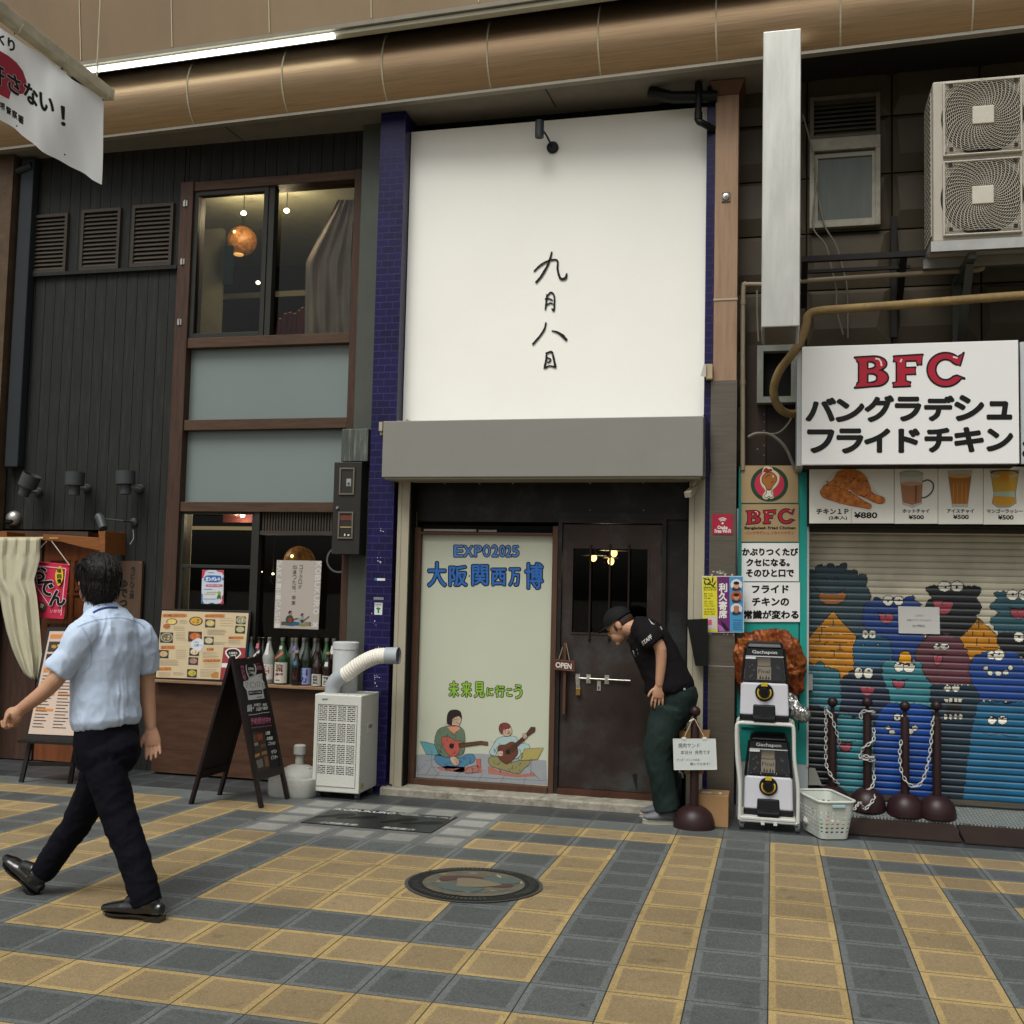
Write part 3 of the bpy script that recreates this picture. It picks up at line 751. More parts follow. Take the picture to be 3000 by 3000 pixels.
for ch, x0, y0, x1, y1 in (('大', 485, 1245, 597, 1392), ('阪', 606, 1266, 716, 1390), ('関', 735, 1262, 836, 1386), ('西', 845, 1282, 936, 1386), ('万', 945, 1280, 1016, 1388), ('博', 1036, 1250, 1145, 1405)):
 q = (*c5(x0 + 6, y0 + 6), *c5(x1 - 6, y1 - 6))
 mb.fat(ch, q, M_OUT, 4.4, YP, n=12); mb.fat(ch, q, ink('2f66b0'), 1.3, YP - .001)
mb.ring(*c5(724, 1328), 2.2, 2.4, YP, M_OUT, 12)
for ch, x0, y0, x1, y1 in (('未', 606, -12, 668, 84), ('来', 676, -10, 740, 84), ('見', 748, -8, 814, 86), ('に', 820, 26, 862, 78), ('行', 866, 14, 928, 84), ('こ', 932, 30, 970, 80), ('う', 974, 8, 1026, 94)):
 q = (*c6(x0 + 5, y0 + 5), *c6(x1 - 5, y1 - 5))
 mb.fat(ch, q, ink('16240f'), 3.0, YP, n=12); mb.fat(ch, q, ink('7fa63a'), 1.1, YP - .001)
mb.build('lettering', po)
mb = MB()
SK = ink('b99a86')
poly(mb, c6, [(420, 408), (560, 400), (800, 402), (1000, 430), (1160, 440), (1165, 578), (430, 545)], YP, ink('8b8f92'))
for a in ((430, 500, 480, 460), (480, 440, 700, 420), (520, 545, 560, 500), (640, 555, 668, 510), (770, 565, 800, 515), (900, 572, 925, 520), (1030, 578, 1045, 520), (440, 470, 420, 500), (430, 520, 1160, 555), (520, 480, 820, 500)):
 mb.line([c6(a[0], a[1]), c6(a[2], a[3])], .8, YP - .0006, ink('50545a'))
L1, L2, L3 = YP - .0008, YP - .0016, YP - .0024
O = ink('2b2622')
poly(mb, c6, [(535, 480), (600, 470), (700, 478), (795, 470), (795, 512), (690, 508), (560, 495)], L1, ink('a06558'))
poly(mb, c6, [(528, 420), (552, 405), (640, 430), (730, 402), (758, 425), (745, 452), (700, 470), (690, 505), (610, 495), (540, 455)], L1, ink('4a7590'), 4, O)
poly(mb, c6, [(545, 270), (600, 245), (660, 245), (695, 275), (700, 345), (690, 400), (640, 420), (570, 415), (528, 350)], L2, ink('5f705c'), 4, O)
poly(mb, c6, [(598, 250), (655, 246), (674, 258), (636, 292)], L3, ink('c08468'))
poly(mb, c6, [(568, 312), (610, 308), (650, 330), (676, 330), (672, 375), (650, 412), (610, 412), (576, 360)], L3, ink('a65348'), 5, O)
mb.ring(*c6(624, 358), 7, 8, L3 - .0008, O, 16)
poly(mb, c6, [(660, 345), (790, 330), (830, 335), (830, 355), (790, 350), (665, 368)], L3 - .0006, ink('6b4a38'), 0, O)
poly(mb, c6, [(610, 200), (650, 185), (678, 200), (670, 238), (648, 250), (620, 235)], L2, SK, 4, O)
poly(mb, c6, [(598, 190), (612, 160), (645, 152), (675, 165), (682, 205), (664, 190), (630, 205), (625, 235), (600, 232)], L3, ink('332a24'), 4)
poly(mb, c6, [(445, 330), (475, 335), (550, 355), (572, 415), (480, 405)], L1, ink('5c8f96'), 0, O)
mb.line([c6(512, 385), c6(512, 470), c6(480, 520)], .8, L1, O); mb.line([c6(512, 470), c6(550, 522)], .8, L1, O)
poly(mb, c6, [(765, 432), (790, 432), (788, 478), (768, 478)], L2, ink('b05a50'), 0, O)
poly(mb, c6, [(720, 480), (770, 470), (772, 505), (700, 510)], L2, ink('9a6a60'), 4, O)
poly(mb, c6, [(828, 470), (900, 500), (1000, 520), (1090, 510), (1095, 530), (1000, 535), (832, 515)], L1, ink('a06558'))
poly(mb, c6, [(832, 430), (880, 415), (960, 450), (1040, 430), (1068, 455), (1030, 490), (1000, 515), (900, 490), (845, 470)], L1 - .0003, ink('837d54'), 4, O)
poly(mb, c6, [(880, 320), (920, 305), (985, 305), (1010, 340), (1060, 350), (1062, 380), (1020, 400), (990, 430), (890, 420), (838, 400), (850, 370)], L2, ink('9cb0ae'), 4, O)
poly(mb, c6, [(888, 360), (930, 350), (960, 335), (985, 345), (1000, 400), (960, 445), (930, 458), (890, 425)], L3, ink('6b4130'), 5, O)
mb.ring(*c6(942, 392), 7, 8, L3 - .0008, O, 16)
poly(mb, c6, [(945, 375), (1040, 295), (1075, 250), (1098, 252), (1096, 275), (1060, 300), (965, 395)], L3 - .0006, ink('5a3c2c'), 0, O)
poly(mb, c6, [(900, 245), (935, 232), (960, 250), (965, 285), (940, 305), (915, 292)], L2, SK, 4, O)
poly(mb, c6, [(892, 265), (900, 235), (930, 227), (955, 240), (950, 258), (920, 262), (908, 290)], L3, ink('7c4038'), 4, O)
poly(mb, c6, [(1010, 440), (1035, 375), (1145, 368), (1110, 435)], L3, ink('9c9055'), 0, O)
mb.line([c6(1075, 420), c6(1072, 520)], .8, L3, O); mb.line([c6(1072, 500), c6(1120, 545)], .8, L3, O)
rk = random.Random(3); Lt = YP - .0036
for (x0, y0, x1, y1, n_) in ((540, 270, 690, 400, 26), (545, 415, 750, 495, 22), (845, 320, 1050, 425, 24), (840, 435, 1060, 505, 20), (600, 160, 675, 235, 16), (898, 236, 952, 285, 8)):
 for i in range(n_):
  a, b = rk.uniform(x0, x1), rk.uniform(y0, y1); l = rk.uniform(8, 26); t = rk.uniform(.6, 2.4); mb.line([c6(a, b), c6(a + l * .5 * math.cos(t) + 2, b + l * .5 * math.sin(t)), c6(a + l * math.cos(t), b + l * math.sin(t))], rk.uniform(.5, 1.1), Lt, O)
for (a, b) in ((652, 208), (668, 206), (930, 262), (948, 258)): mb.ring(*c6(a, b), 1.1, .8, Lt, O, 8)
for (a, b, c, d) in ((655, 232, 668, 230), (938, 288, 954, 282), (665, 350, 800, 338), (665, 360, 800, 348), (950, 388, 1060, 290), (640, 430, 660, 465), (650, 425, 672, 455), (900, 400, 925, 408)): mb.line([c6(a, b), c6(c, d)], .9, Lt, O)
poly(mb, c6, [(615, 425), (640, 418), (668, 440), (655, 470), (630, 460)], Lt + .0004, SK, 3, O, .7); poly(mb, c6, [(1025, 290), (1045, 288), (1052, 310), (1032, 318)], Lt + .0004, SK, 3, O, .7); poly(mb, c6, [(884, 392), (912, 386), (915, 412), (890, 415)], Lt + .0004, SK, 3, O, .7)
mb.build('drawn_musicians', po)
dr = MB(); D0, D1, DZ0, DZ1 = RECT(1643, 1537, 1938, 2316, YW - .02)
wX0, wX1, wZ0, wZ1 = RECT(1677, 1607, 1897, 1856, YW - .02)
yd = YW - .02
for b in ((D0, wX0, DZ0, DZ1), (wX1, D1, DZ0, DZ1), (wX0, wX1, DZ0, wZ0), (wX0, wX1, wZ1, DZ1)):
 dr.box(b[0], b[1], yd, yd + .045, b[2], b[3], M_RUST)
door = dr.build('steel_door', ms)
mb = MB(); frame(mb, wX0 - .012, wX1 + .012, wZ0 - .012, wZ1 + .012, yd - .006, .012, .014, M_RUST); mb.build('window_trim', door)
MB().box(wX0, wX1, yd + .02, yd + .024, wZ0, wZ1, G_WIN).build('pane', door)
for px in (1728, 1785, 1841):
 a, b = W(px + 2, 1598, yd - .012), W(px - 1, 1872, yd - .012)
 mb = MB(); x_ = (a.x + b.x) / 2; mb.tube([(x_, yd - .012, a.z), (x_, yd - .012, b.z)], .0075, mat('rusty_bar', '2c201a', .6, var=.3), 8); mb.ball((x_, yd - .01, b.z), .012, MATS['rusty_bar'], 8, 6); mb.ball((x_, yd - .01, a.z), .01, MATS['rusty_bar'], 8, 6); mb.build('window_bar', door)
mb = MB(); mb.px(1649, 1884, 1658, 2094, yd - .055, .03, M_RWOOD); mb.px(1650, 1900, 1657, 1912, yd - .03, .03, M_RWOOD); mb.px(1650, 2070, 1657, 2082, yd - .03, .03, M_RWOOD); mb.build('wooden_handle', door, bevel=.004)
M_BOLT = mat('bright_zinc', 'b9b7ae', .3, metal=.85)
mb = MB(); a, b = W(1686, 1986, yd - .018), W(1847, 1996, yd - .018); z_ = (a.z + b.z) / 2; mb.tube([(a.x, yd - .018, z_ + .004), (b.x, yd - .018, z_ + .0)], .006, M_BOLT, 10)
for px in (1693, 1724, 1778):
 p = W(px, 1990, yd); mb.box(p.x - .017, p.x + .017, yd - .004, yd, z_ - .034, z_ + .034, M_BOLT); mb.box(p.x - .012, p.x + .012, yd - .026, yd - .003, z_ - .011, z_ + .011, M_BOLT)
p = W(1755, 2008, yd); mb.box(p.x - .014, p.x + .014, yd - .008, yd, p.z - .04, p.z + .035, M_BOLT); mb.box(p.x - .004, p.x + .004, yd - .0095, yd - .007, p.z - .03, p.z - .005, M_INK)
p = W(1693, 2010, yd); mb.box(p.x - .014, p.x + .014, yd - .006, yd, p.z - .03, p.z + .03, M_BOLT)
mb.build('sliding_bolt', door)
p = W(1940, 1607, yd); mb = MB(); mb.tube([(p.x, yd - .005, p.z - .05), (p.x, yd - .005, p.z + .05)], .008, M_RUSTD, 8); mb.build('door_hinge', door)
mb = MB(); F0, F1, FZ0, FZ1 = RECT(1629, 1521, 1948, 2330, YW - .03)
w_ = .032
mb.box(F0, F0 + w_, YW - .04, YW + .03, -.02, FZ1, M_RUSTD); mb.box(F1 - w_, F1, YW - .04, YW + .03, -.02, FZ1, M_RUSTD); mb.box(F0 + w_, F1 - w_, YW - .04, YW + .03, FZ1 - w_, FZ1, M_RUSTD)
mb.box(F0 - .005, xs1, YW - .03, YW - .002, FZ1 + .001, FZ1 + .05, M_RUSTD)
mb.build('door_frame', ms)
mb = MB(); mb.box(F0 + w_, F1 - w_, YW - .055, YW + .03, -.02, DZ0 - .004, mat('rust_red_threshold', '4d2f21', .6, var=.4, vs=5)); mb.build('threshold', ms)
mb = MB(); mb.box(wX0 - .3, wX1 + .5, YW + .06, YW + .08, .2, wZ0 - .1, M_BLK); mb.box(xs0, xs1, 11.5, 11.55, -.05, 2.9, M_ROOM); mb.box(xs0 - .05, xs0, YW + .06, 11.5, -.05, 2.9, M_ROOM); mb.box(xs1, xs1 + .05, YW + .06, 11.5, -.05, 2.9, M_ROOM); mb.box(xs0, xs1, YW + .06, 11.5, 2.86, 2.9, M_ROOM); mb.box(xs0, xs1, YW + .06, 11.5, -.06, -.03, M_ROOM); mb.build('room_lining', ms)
for i, (px, py, sx0, sx1, sy) in enumerate(((1739, 1633, 1702, 1777, 1627), (1799, 1620, 1755, 1841, 1613), (1790, 1644, 1762, 1818, 1634))):
 Yb = 9.3 + .25 * i
 p = W(px, py, Yb); a, b = W(sx0, sy, Yb), W(sx1, sy, Yb)
 t = thing('pendant_lamp', p, ('lit amber bulb under white disc shade, leftmost behind the barred door window', 'lit amber bulb under white disc shade, topmost behind the barred door window', 'small lit amber bulb hanging lowest behind the barred door window')[i], 'lamp', 'amber bulbs glowing inside the steel door')
 mb = MB(); mb.ball(p, .03, glow('warm_filament', (1, .62, .22), 4.5), 12, 8, (1, 1, 1.25)); mb.build('bulb', t)
 rr = (b.x - a.x) / 2 * (.8 if i == 2 else 1)
 mb = MB(); mb.lathe((p.x, p.y, a.z), [(rr, 0), (rr * .6, .012), (.02, .02), (.02, .06)], mat('cream_disc_shade', 'b0a588', .5), 20); mb.build('disc_shade', t)
 mb = MB(); mb.tube([(p.x, p.y, a.z), (p.x, p.y, 2.86)], .004, M_BLK, 5); mb.build('cord', t)
for (x0, x1, y0, tx) in ((1153, 1187, 1900, 'cream shutter rail between blue tiled pillar and poster bay'), (2014, 2061, 1900, 'cream shutter rail right of the steel door')):
 X0, X1 = W(x0, y0, 7.98).x, W(x1, y0, 7.98).x
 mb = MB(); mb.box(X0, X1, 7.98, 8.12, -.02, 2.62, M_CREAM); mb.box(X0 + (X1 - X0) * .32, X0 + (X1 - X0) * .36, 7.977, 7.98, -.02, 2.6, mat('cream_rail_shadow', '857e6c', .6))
 mb.box(X1 if x0 < 1500 else X0 - .012, X1 + .012 if x0 < 1500 else X0, 8.0, 8.12, -.02, 2.6, M_BLK)
 mb.build('shutter_rail', label=tx, cat='rail', bevel=.003)
aw = thing('awning_case', (-1.75, 7.75, 2.4), 'grey closed awning case above the steel entrance', 'awning')
X0, X1, Z0, Z1 = RECT(1120, 1238, 2060, 1400, 7.75)
Z1 = W(1590, 1226, 7.75).z; Z0 = W(1590, 1397, 7.75).z
mb = MB(); mb.box(X0, X1, 7.75, 8.06, Z0, Z1, mat('warm_grey_awning', '7e7d76', .5, var=.04, vs=1.5, dirt='716e66', dirt_amt=.25, ds=2)); mb.build('case', aw, bevel=.006)
mb = MB(); mb.px(1110, 1236, 1120, 1262, 7.9, .1, M_CREAM); mb.px(1113, 1262, 1120, 1274, 7.92, .08, M_CREAM); mb.build('end_bracket', aw)
mb = MB(); mb.box(X0 + .02, X1 - .02, 7.77, 8.05, Z0 - .012, Z0 - .001, M_CREAM); mb.build('underside_lip', aw)
rnd = random.Random(9)
mb = MB()
for i in range(14):
 x_ = X0 + .05 + rnd.random() * .12; p0 = Vector((x_, 7.95, Z1)); q = p0 + Vector((rnd.uniform(-.05, .05), 0, rnd.uniform(.02, .05)))
 mb.tube([p0, (p0 + q) / 2 + Vector((0, 0, .01)), q], .0025, ink('7d7659'), 4)
mb.build('dry_weeds', label='tuft of dry weeds on the left end of the awning case', cat='weeds')
def brush(mb, pts, ws, T, Y, m):
 P_ = spline([(T(*p)[0], T(*p)[1], w) for p, w in zip(pts, ws)], 8)
 vs_, fs_ = [], []
 rr = random.Random(len(pts))
 for i, p in enumerate(P_):
  a, b = P_[max(0, i - 1)], P_[min(len(P_) - 1, i + 1)]
  dx, dy = b.x - a.x, b.y - a.y; l = math.hypot(dx, dy) or 1
  w = p.z / 2 * rr.uniform(.88, 1.12)
  for dy_ in (Y, Y + .006):
   vs_ += [W(p.x - dy / l * w, p.y + dx / l * w, dy_), W(p.x + dy / l * w, p.y - dx / l * w, dy_)]
 n = len(P_)
 for i in range(n - 1):
  a, b = 4 * i, 4 * i + 4
  fs_ += [(a, a + 1, b + 1, b), (a, b, b + 2, a + 2), (a + 1, a + 3, b + 3, b + 1)]
 fs_ += [(0, 2, 3, 1), (4 * n - 4, 4 * n - 3, 4 * n - 1, 4 * n - 2)]
 mb.add(vs_, fs_, m)
c2 = lambda x, y: (1000 + x / 1.932, y / 1.932)
M_LET = mat('black_sign_letter', '12120f', .5)
mb = MB(); YC = 8.072
for pts, ws in (([(1191, 1424), (1182, 1462), (1163, 1510), (1130, 1565), (1100, 1600)], (4, 6, 6.5, 7, 6)), ([(1090, 1536), (1128, 1500), (1180, 1473), (1222, 1474), (1224, 1525), (1240, 1575), (1268, 1574), (1276, 1546)], (4, 6, 5, 5, 6, 7, 8, 4)),
    ([(1163, 1665), (1162, 1690), (1158, 1725), (1154, 1752)], (4, 5, 5, 4)), ([(1163, 1678), (1185, 1655), (1204, 1672), (1206, 1720), (1202, 1756), (1190, 1745)], (4, 5, 5, 5, 6, 3)), ([(1152, 1692), (1175, 1690), (1196, 1700)], (4, 4, 4)), ([(1160, 1728), (1180, 1715), (1200, 1720)], (3, 4, 3)),
    ([(1158, 1824), (1150, 1860), (1125, 1900), (1096, 1934), (1082, 1950)], (4, 5.5, 5.5, 6, 5)), ([(1190, 1871), (1222, 1880), (1252, 1900), (1276, 1926)], (3, 6, 9, 7)),
    ([(1160, 1995), (1160, 2030), (1153, 2065), (1150, 2085)], (5, 6, 6, 6)), ([(1160, 1998), (1190, 1992), (1200, 2020), (1212, 2078)], (5, 6, 6, 7)), ([(1150, 2083), (1180, 2070), (1214, 2080)], (6, 4, 5)), ([(1163, 2022), (1185, 2034), (1178, 2046), (1166, 2052)], (4, 4, 4, 3))):
 brush(mb, pts, ws, c2, YC, M_LET)
mb.build('brushed_lettering', ms)
M_BM = mat('black_lamp_metal', '1d1f1f', .45)
t = thing('wall_lamp', W(1618, 432, 8.06), 'small black cylinder lamp on an arm near the top of the white wall', 'lamp')
p = W(1619, 432, 8.07); q = W(1581, 380, 7.9)
mb = MB(); mb.lathe((p.x, 8.08, p.z), [(.047, 0), (.047, .02), (.04, .026)], M_BM, 22, 'Y'); mb.build('wall_rose', t)
mb = MB(); mb.tube([(p.x, 8.07, p.z), W(1600, 395, 7.98), (q.x + .02, 7.9, q.z)], .008, M_BM, 8); mb.build('arm', t)
a, b = W(1581, 355, 7.9), W(1581, 402, 7.9)
mb = MB(); mb.lathe((a.x, 7.9, b.z), [(.028, .004), (.035, 0), (.035, a.z - b.z), (.0, a.z - b.z + .002)], mat('grey_lamp_metal', '3c4143', .45), 20); mb.build('lamp_head', t)
# -- copper and steel arcade column
YCo = 7.95
col = thing('arcade_column', (-.35, YCo, -.08), 'square column, copper above and brushed steel below, beside fried chicken shop', 'column')
M_COP = mat('copper_sheet', '977c64', .42, metal=.2, var=.14, vs=2, stretch=(14, 14, .8), dirt='6d4c3a', dirt_amt=.4, ds=3)
M_BST = mat('brushed_steel', '6c665c', .36, metal=.7, var=.14, vs=2, stretch=(2, 2, 30), dirt='4a4036', dirt_amt=.4, ds=1.6)
cx0 = (W(2098, 233, YCo).x + W(2089, 1000, YCo).x) / 2; cx1 = (W(2167, 233, YCo).x + W(2157, 1000, YCo).x) / 2
zs = W(2120, 1114, YCo).z; zc1, zc0 = 5.418, 5.325
mb = MB(); mb.box(cx0, cx1, YCo + .008, 8.2, zs - .02, zc0, M_COP); mb.build('copper_shaft', col, bevel=.004)
mb = MB(); e_ = .045
mb.hexa([(cx0 - .0, YCo, zc0), (cx1, YCo, zc0), (cx1, 8.2, zc0), (cx0, 8.2, zc0), (cx0 - e_, YCo - e_, zc1), (cx1 + e_, YCo - e_, zc1), (cx1 + e_, 8.25, zc1), (cx0 - e_, 8.25, zc1)], mat('dark_copper_cap', '6a4c3c', .5, metal=.3, var=.2)); mb.build('flared_cap', col)
z1 = W(2120, 876, YCo).z
mb = MB(); mb.box(cx0 - .003, cx1 + .003, YCo + .002, 8.1, z1 - .008, z1 + .006, ink('a89a86')); mb.build('joint_band', col)
mb = MB(); sx0, sx1 = (W(2083, 1116, YCo).x + W(2076, 1800, YCo).x) / 2, (W(2159, 1116, YCo).x + W(2154, 1800, YCo).x) / 2
mb.box(sx0, sx1, YCo, 8.2, -.12, zs, M_BST)
z2 = W(2115, 1952, YCo).z; mb.box(sx0, sx1, YCo - .0015, YCo, z2 - .003, z2 + .003, ink('8f8a80'))
z2 = W(2115, 1585, YCo).z; mb.box(sx0, sx1, YCo - .001, YCo, z2 - .002, z2 + .002, ink('4c473f'))
mb.build('steel_sleeve', col, bevel=.004)
p = W(2127, 577, YCo); mb = MB(); mb.box(p.x - .032, p.x + .032, YCo - .002, YCo + .008, p.z - .035, p.z + .035, M_BST); mb.lathe((p.x, YCo - .001, p.z), [(.026, 0), (.026, .008), (.018, .012)], M_BOLT, 16, 'Y'); mb.box(p.x - .004, p.x + .004, YCo - .0145, YCo - .012, p.z - .01, p.z + .01, M_INK); mb.build('lock', col)
p = W(2071, 1085, 7.9); mb = MB(); mb.px(2068, 1066, 2087, 1109, 7.9, .06, ink('a8977a')); mb.hexa([W(*q, 7.88) for q in ((2052, 1102), (2068, 1104))] + [W(*q, 7.95) for q in ((2068, 1104), (2052, 1102))] + [W(*q, 7.88) for q in ((2062, 1068), (2069, 1066))] + [W(*q, 7.95) for q in ((2069, 1066), (2062, 1068))], ink('b5b1a8')); mb.build('floodlight', label='small pale floodlight fixed to the copper column above the steel sleeve', cat='light')
M_PIPE = mat('black_pipe', '161817', .4, var=.1)
dp = thing('rainwater_pipe', W(2060, 300, 7.9), 'black bent rainwater pipe at the top right of the white wall', 'pipe')
mb = MB(); mb.tube([W(1905, 270, 7.95), W(1970, 285, 7.9), W(2100, 283, 7.95)], .045, M_PIPE, 12); mb.build('gutter_arm', dp)
mb = MB(); mb.tube(spline([W(2047, 240, 7.9), W(2047, 300, 7.9), W(2045, 350, 7.9), W(2060, 362, 7.9), W(2100, 383, 8.0)], 5), .026, M_PIPE, 12); mb.build('downpipe', dp)
for (px, py) in ((2047, 262), (2046, 340)):
 p = W(px, py, 7.9); mb = MB(); mb.tube([p - Vector((0, 0, .03)), p + Vector((0, 0, .03))], .031, M_PIPE, 12); mb.build('pipe_collar', dp)
def sheet(name, quad, Y, m, label=None, cat=None, th=.004, parent=None, group=None):
 mb = MB(); mb.hexa([W(*quad[3], Y), W(*quad[2], Y), W(*quad[2], Y) + Vector((0, th, 0)), W(*quad[3], Y) + Vector((0, th, 0)), W(*quad[0], Y), W(*quad[1], Y), W(*quad[1], Y) + Vector((0, th, 0)), W(*quad[0], Y) + Vector((0, th, 0))], m)
 return mb.build(name, parent, label=label, cat=cat, group=group)
c3 = lambda x, y: (2000 + x / 1.932, 1000 + y / 1.932)
def rq(x0, y0, x1, y1, T=None):
 q = [(x0, y0), (x1, y0), (x1, y1), (x0, y1)]
 return [T(*p) for p in q] if T else q
def tx(mb, t, x0, y0, x1, y1, T, Y, m, w=0, n=6):
 q = (*T(x0, y0), *T(x1, y1))
 if w: mb.fat(t, q, m, w, Y, n=n)
 else: mb.text(t, q, m, 0, Y=Y)
wf = sheet('wifi_sign', rq(168, 978, 284, 1092, c3), YCo - .006, ink('a31f38'), 'red square wireless internet sign on the steel column', 'sign')
mb = MB(); Yf = YCo - .0075; M_W = ink('cfcdc8')
for r_ in (10, 17, 24, 31):
 if r_ == 10: mb.ring(*c3(226, 1030), 3.2, 3.2, Yf, M_W, 12); continue
 mb.line([c3(226 + r_ * math.sin(R(a)), 1030 - r_ * math.cos(R(a))) for a in range(-45, 46, 9)], 2.2, Yf, M_W)
tx(mb, 'Osaka', 198, 1044, 254, 1062, c3, Yf, M_W, .5); tx(mb, 'Free Wi-Fi', 182, 1064, 272, 1084, c3, Yf, M_W, .5)
mb.build('lettering', wf)
yp = sheet('theatre_poster', [c3(109, 1328), c3(342, 1328), c3(347, 1648), c3(114, 1648)], YCo - .02, ink('c3c3c0'), 'yellow, purple and blue comedy show poster on the steel column', 'poster')
mb = MB(); Yf = YCo - .0215
for (a, b, c, d, col_) in ((112, 1332, 194, 1644, 'c6bd2e'), (194, 1332, 264, 1644, '6b2a6a'), (264, 1332, 340, 1644, '3f86b0')):
 mb.pp([c3(a, b), c3(c, b), c3(c + 4, d), c3(a + 4, d)], Yf, ink(col_))
M_LEAF = ink('3b4524')
for (a, b, an) in ((130, 1345, 20), (150, 1350, 60), (170, 1348, 95), (140, 1375, 10), (165, 1380, 40), (180, 1372, 120), (125, 1365, 80), (150, 1368, 150)):
 ca, sa = math.cos(R(an)), math.sin(R(an)); mb.pp([c3(a - 22 * ca, b - 22 * sa), c3(a + 5 * sa, b - 5 * ca), c3(a + 24 * ca, b + 24 * sa), c3(a - 5 * sa, b + 5 * ca)], Yf - .0005 - an * 2e-6, M_LEAF)
for ch, y0, y1 in (('利', 1370, 1418), ('久', 1420, 1468), ('寄', 1472, 1520), ('席', 1522, 1566)):
 tx(mb, ch, 206, y0, 250, y1, c3, Yf - .001, M_W, 1.0, 8)
tx(mb, '堺東商店街', 118, 1388, 190, 1399, c3, Yf - .001, M_INK); tx(mb, '芸人が来る日', 120, 1400, 190, 1412, c3, Yf - .001, M_INK)
for i, y in enumerate((1424, 1437, 1450, 1468, 1481, 1494, 1512, 1527, 1540)):
 tx(mb, ('開場 十三時', '開演 十三時半', '料金 無料', '前売 1,000円', '当日 1,500円', '中学生 1,000円', '全席自由', '雨天決行', '問合せ 堺東')[i], 121, y, 121 + (48, 52, 40, 50, 50, 58, 60, 66, 62)[i], y + 8, c3, Yf - .001, M_INK)
for i, (cy_, bc, sk, hr) in enumerate(((1378, 'c7c3c0', 'b98d78', '1f1a18'), (1445, 'a4522c', 'b07a5f', '2a1c16'), (1515, 'c3bfc0', '9d6a58', '9d6a58'))):
 mb.ring(*c3(304, cy_), 17, 16.5, Yf - .001, ink(bc), 20); mb.ring(*c3(304, cy_ + 22), 13, 7, Yf - .0015, ink('4a4a50'), 14)
 mb.ring(*c3(304, cy_ + 2), 8, 10, Yf - .002, ink(sk), 16); mb.ring(*c3(304, cy_ - 10), 8.5, 5, Yf - .0025, ink(hr), 12)
 tx(mb, ('月亭', '笑福亭', '桂')[i] + '一門', 280, cy_ + 20, 332, cy_ + 34, c3, Yf - .003, M_INK)
for i, y in enumerate((1575, 1590, 1602, 1614, 1626)): tx(mb, '堺東駅前商店街協同組合', 284, y, 334, y + 7, c3, Yf - .001, ink('1c3a58'))
poly(mb, c3, [(132, 1560), (196, 1556), (194, 1630), (130, 1636)], Yf - .001, ink('b9b0ac')); poly(mb, c3, [(136, 1578), (164, 1574), (166, 1604), (138, 1608)], Yf - .0015, ink('b8546a'))
poly(mb, c3, [(215, 1580), (240, 1600), (262, 1630), (256, 1640), (225, 1620)], Yf - .001, ink('241a2a')); poly(mb, c3, [(200, 1600), (225, 1615), (240, 1640), (205, 1640)], Yf - .0012, ink('9a5f9a'))
mb.build('printing', yp)
for (a, b) in ((165, 1322), (240, 1322), (280, 1322), (150, 1654), (160, 1656), (234, 1657), (254, 1658), (288, 1660)):
 MB().ring(*c3(a, b), 3, 3, YCo - .004, ink('c49aa2'), 10).build('flower_sticker', yp)
rnd = random.Random(5); mb = MB()
for i in range(8):
 a, b = 170 + 75 * rnd.random(), 1296 + 22 * rnd.random(); r_ = rnd.uniform(4, 12)
 poly(mb, c3, [(a + r_ * rnd.uniform(.6, 1.6) * math.cos(t), b + .5 * r_ * rnd.uniform(.6, 1.4) * math.sin(t)) for t in (0, 1, 2, 3.2, 4.2, 5.2)], YCo - .001 - i * 2e-4, ink(('a8a89a', '8b8d6a', '9a9a90')[i % 3]))
mb.build('torn_paper_remnant', label='torn paper scraps on the steel column above the comedy poster', cat='paper scrap')
mb = MB(); q = [(2011, 1815), (2074, 1812), (2074, 1951), (2037, 1951)]
mb.hexa([W(*q[3], 7.9), W(*q[2], 7.86), W(*q[2], 7.88), W(*q[3], 7.92), W(*q[0], 7.9), W(*q[1], 7.86), W(*q[1], 7.88), W(*q[0], 7.92)], mat('matt_black_board', '131313', .7)); mb.build('hanging_board', label='blank matt black board hanging crooked on the cream rail by the steel door', cat='board')
cm = thing('security_camera', W(2025, 1437, 7.85), 'small white camera under the right end of the awning case', 'camera')
mb = MB(); mb.bar(W(2014, 1450, 7.82), W(2036, 1430, 7.95), .05, .045, M_CREAM); mb.build('body', cm, bevel=.004)
mb = MB(); mb.tube([W(2030, 1425, 7.9), W(2040, 1405, 7.9)], .012, M_CREAM, 8); mb.build('mount', cm)
# -- white steel projecting sign
ps = thing('projecting_sign', (.04, 6.85, 3.2), 'tall blank white steel sign projecting over the street, seen edge on', 'sign')
px0, px1 = (W(2243, 90, 6.85).x + W(2223, 958, 6.85).x) / 2, (W(2351, 85, 6.85).x + W(2340, 958, 6.85).x) / 2
pz1, pz0 = W(2297, 87, 6.85).z, W(2283, 957, 6.85).z
M_WST = mat('pale_steel_sheet', 'b4b4ae', .38, metal=.6, var=.16, vs=1.6, stretch=(6, 6, 1), dirt='8d8b84', dirt_amt=.35, ds=2)
mb = MB(); mb.box(px0, px1, 6.85, 7.34, pz0, pz1, M_WST); mb.build('sign_box', ps, bevel=.006)
for z in (pz0 + .4, pz1 - .5): MB().box(px0 + .05, px0 + .08, 7.34, 8.2, z, z + .04, M_BLK).build('wall_arm', ps)
mb = MB(); mb.box(px0 + .02, px1 - .02, 6.87, 7.32, pz0 - .004, pz0 - .001, mat('dull_sign_base', '6e665c', .4, metal=.5)); mb.build('base_plate', ps)
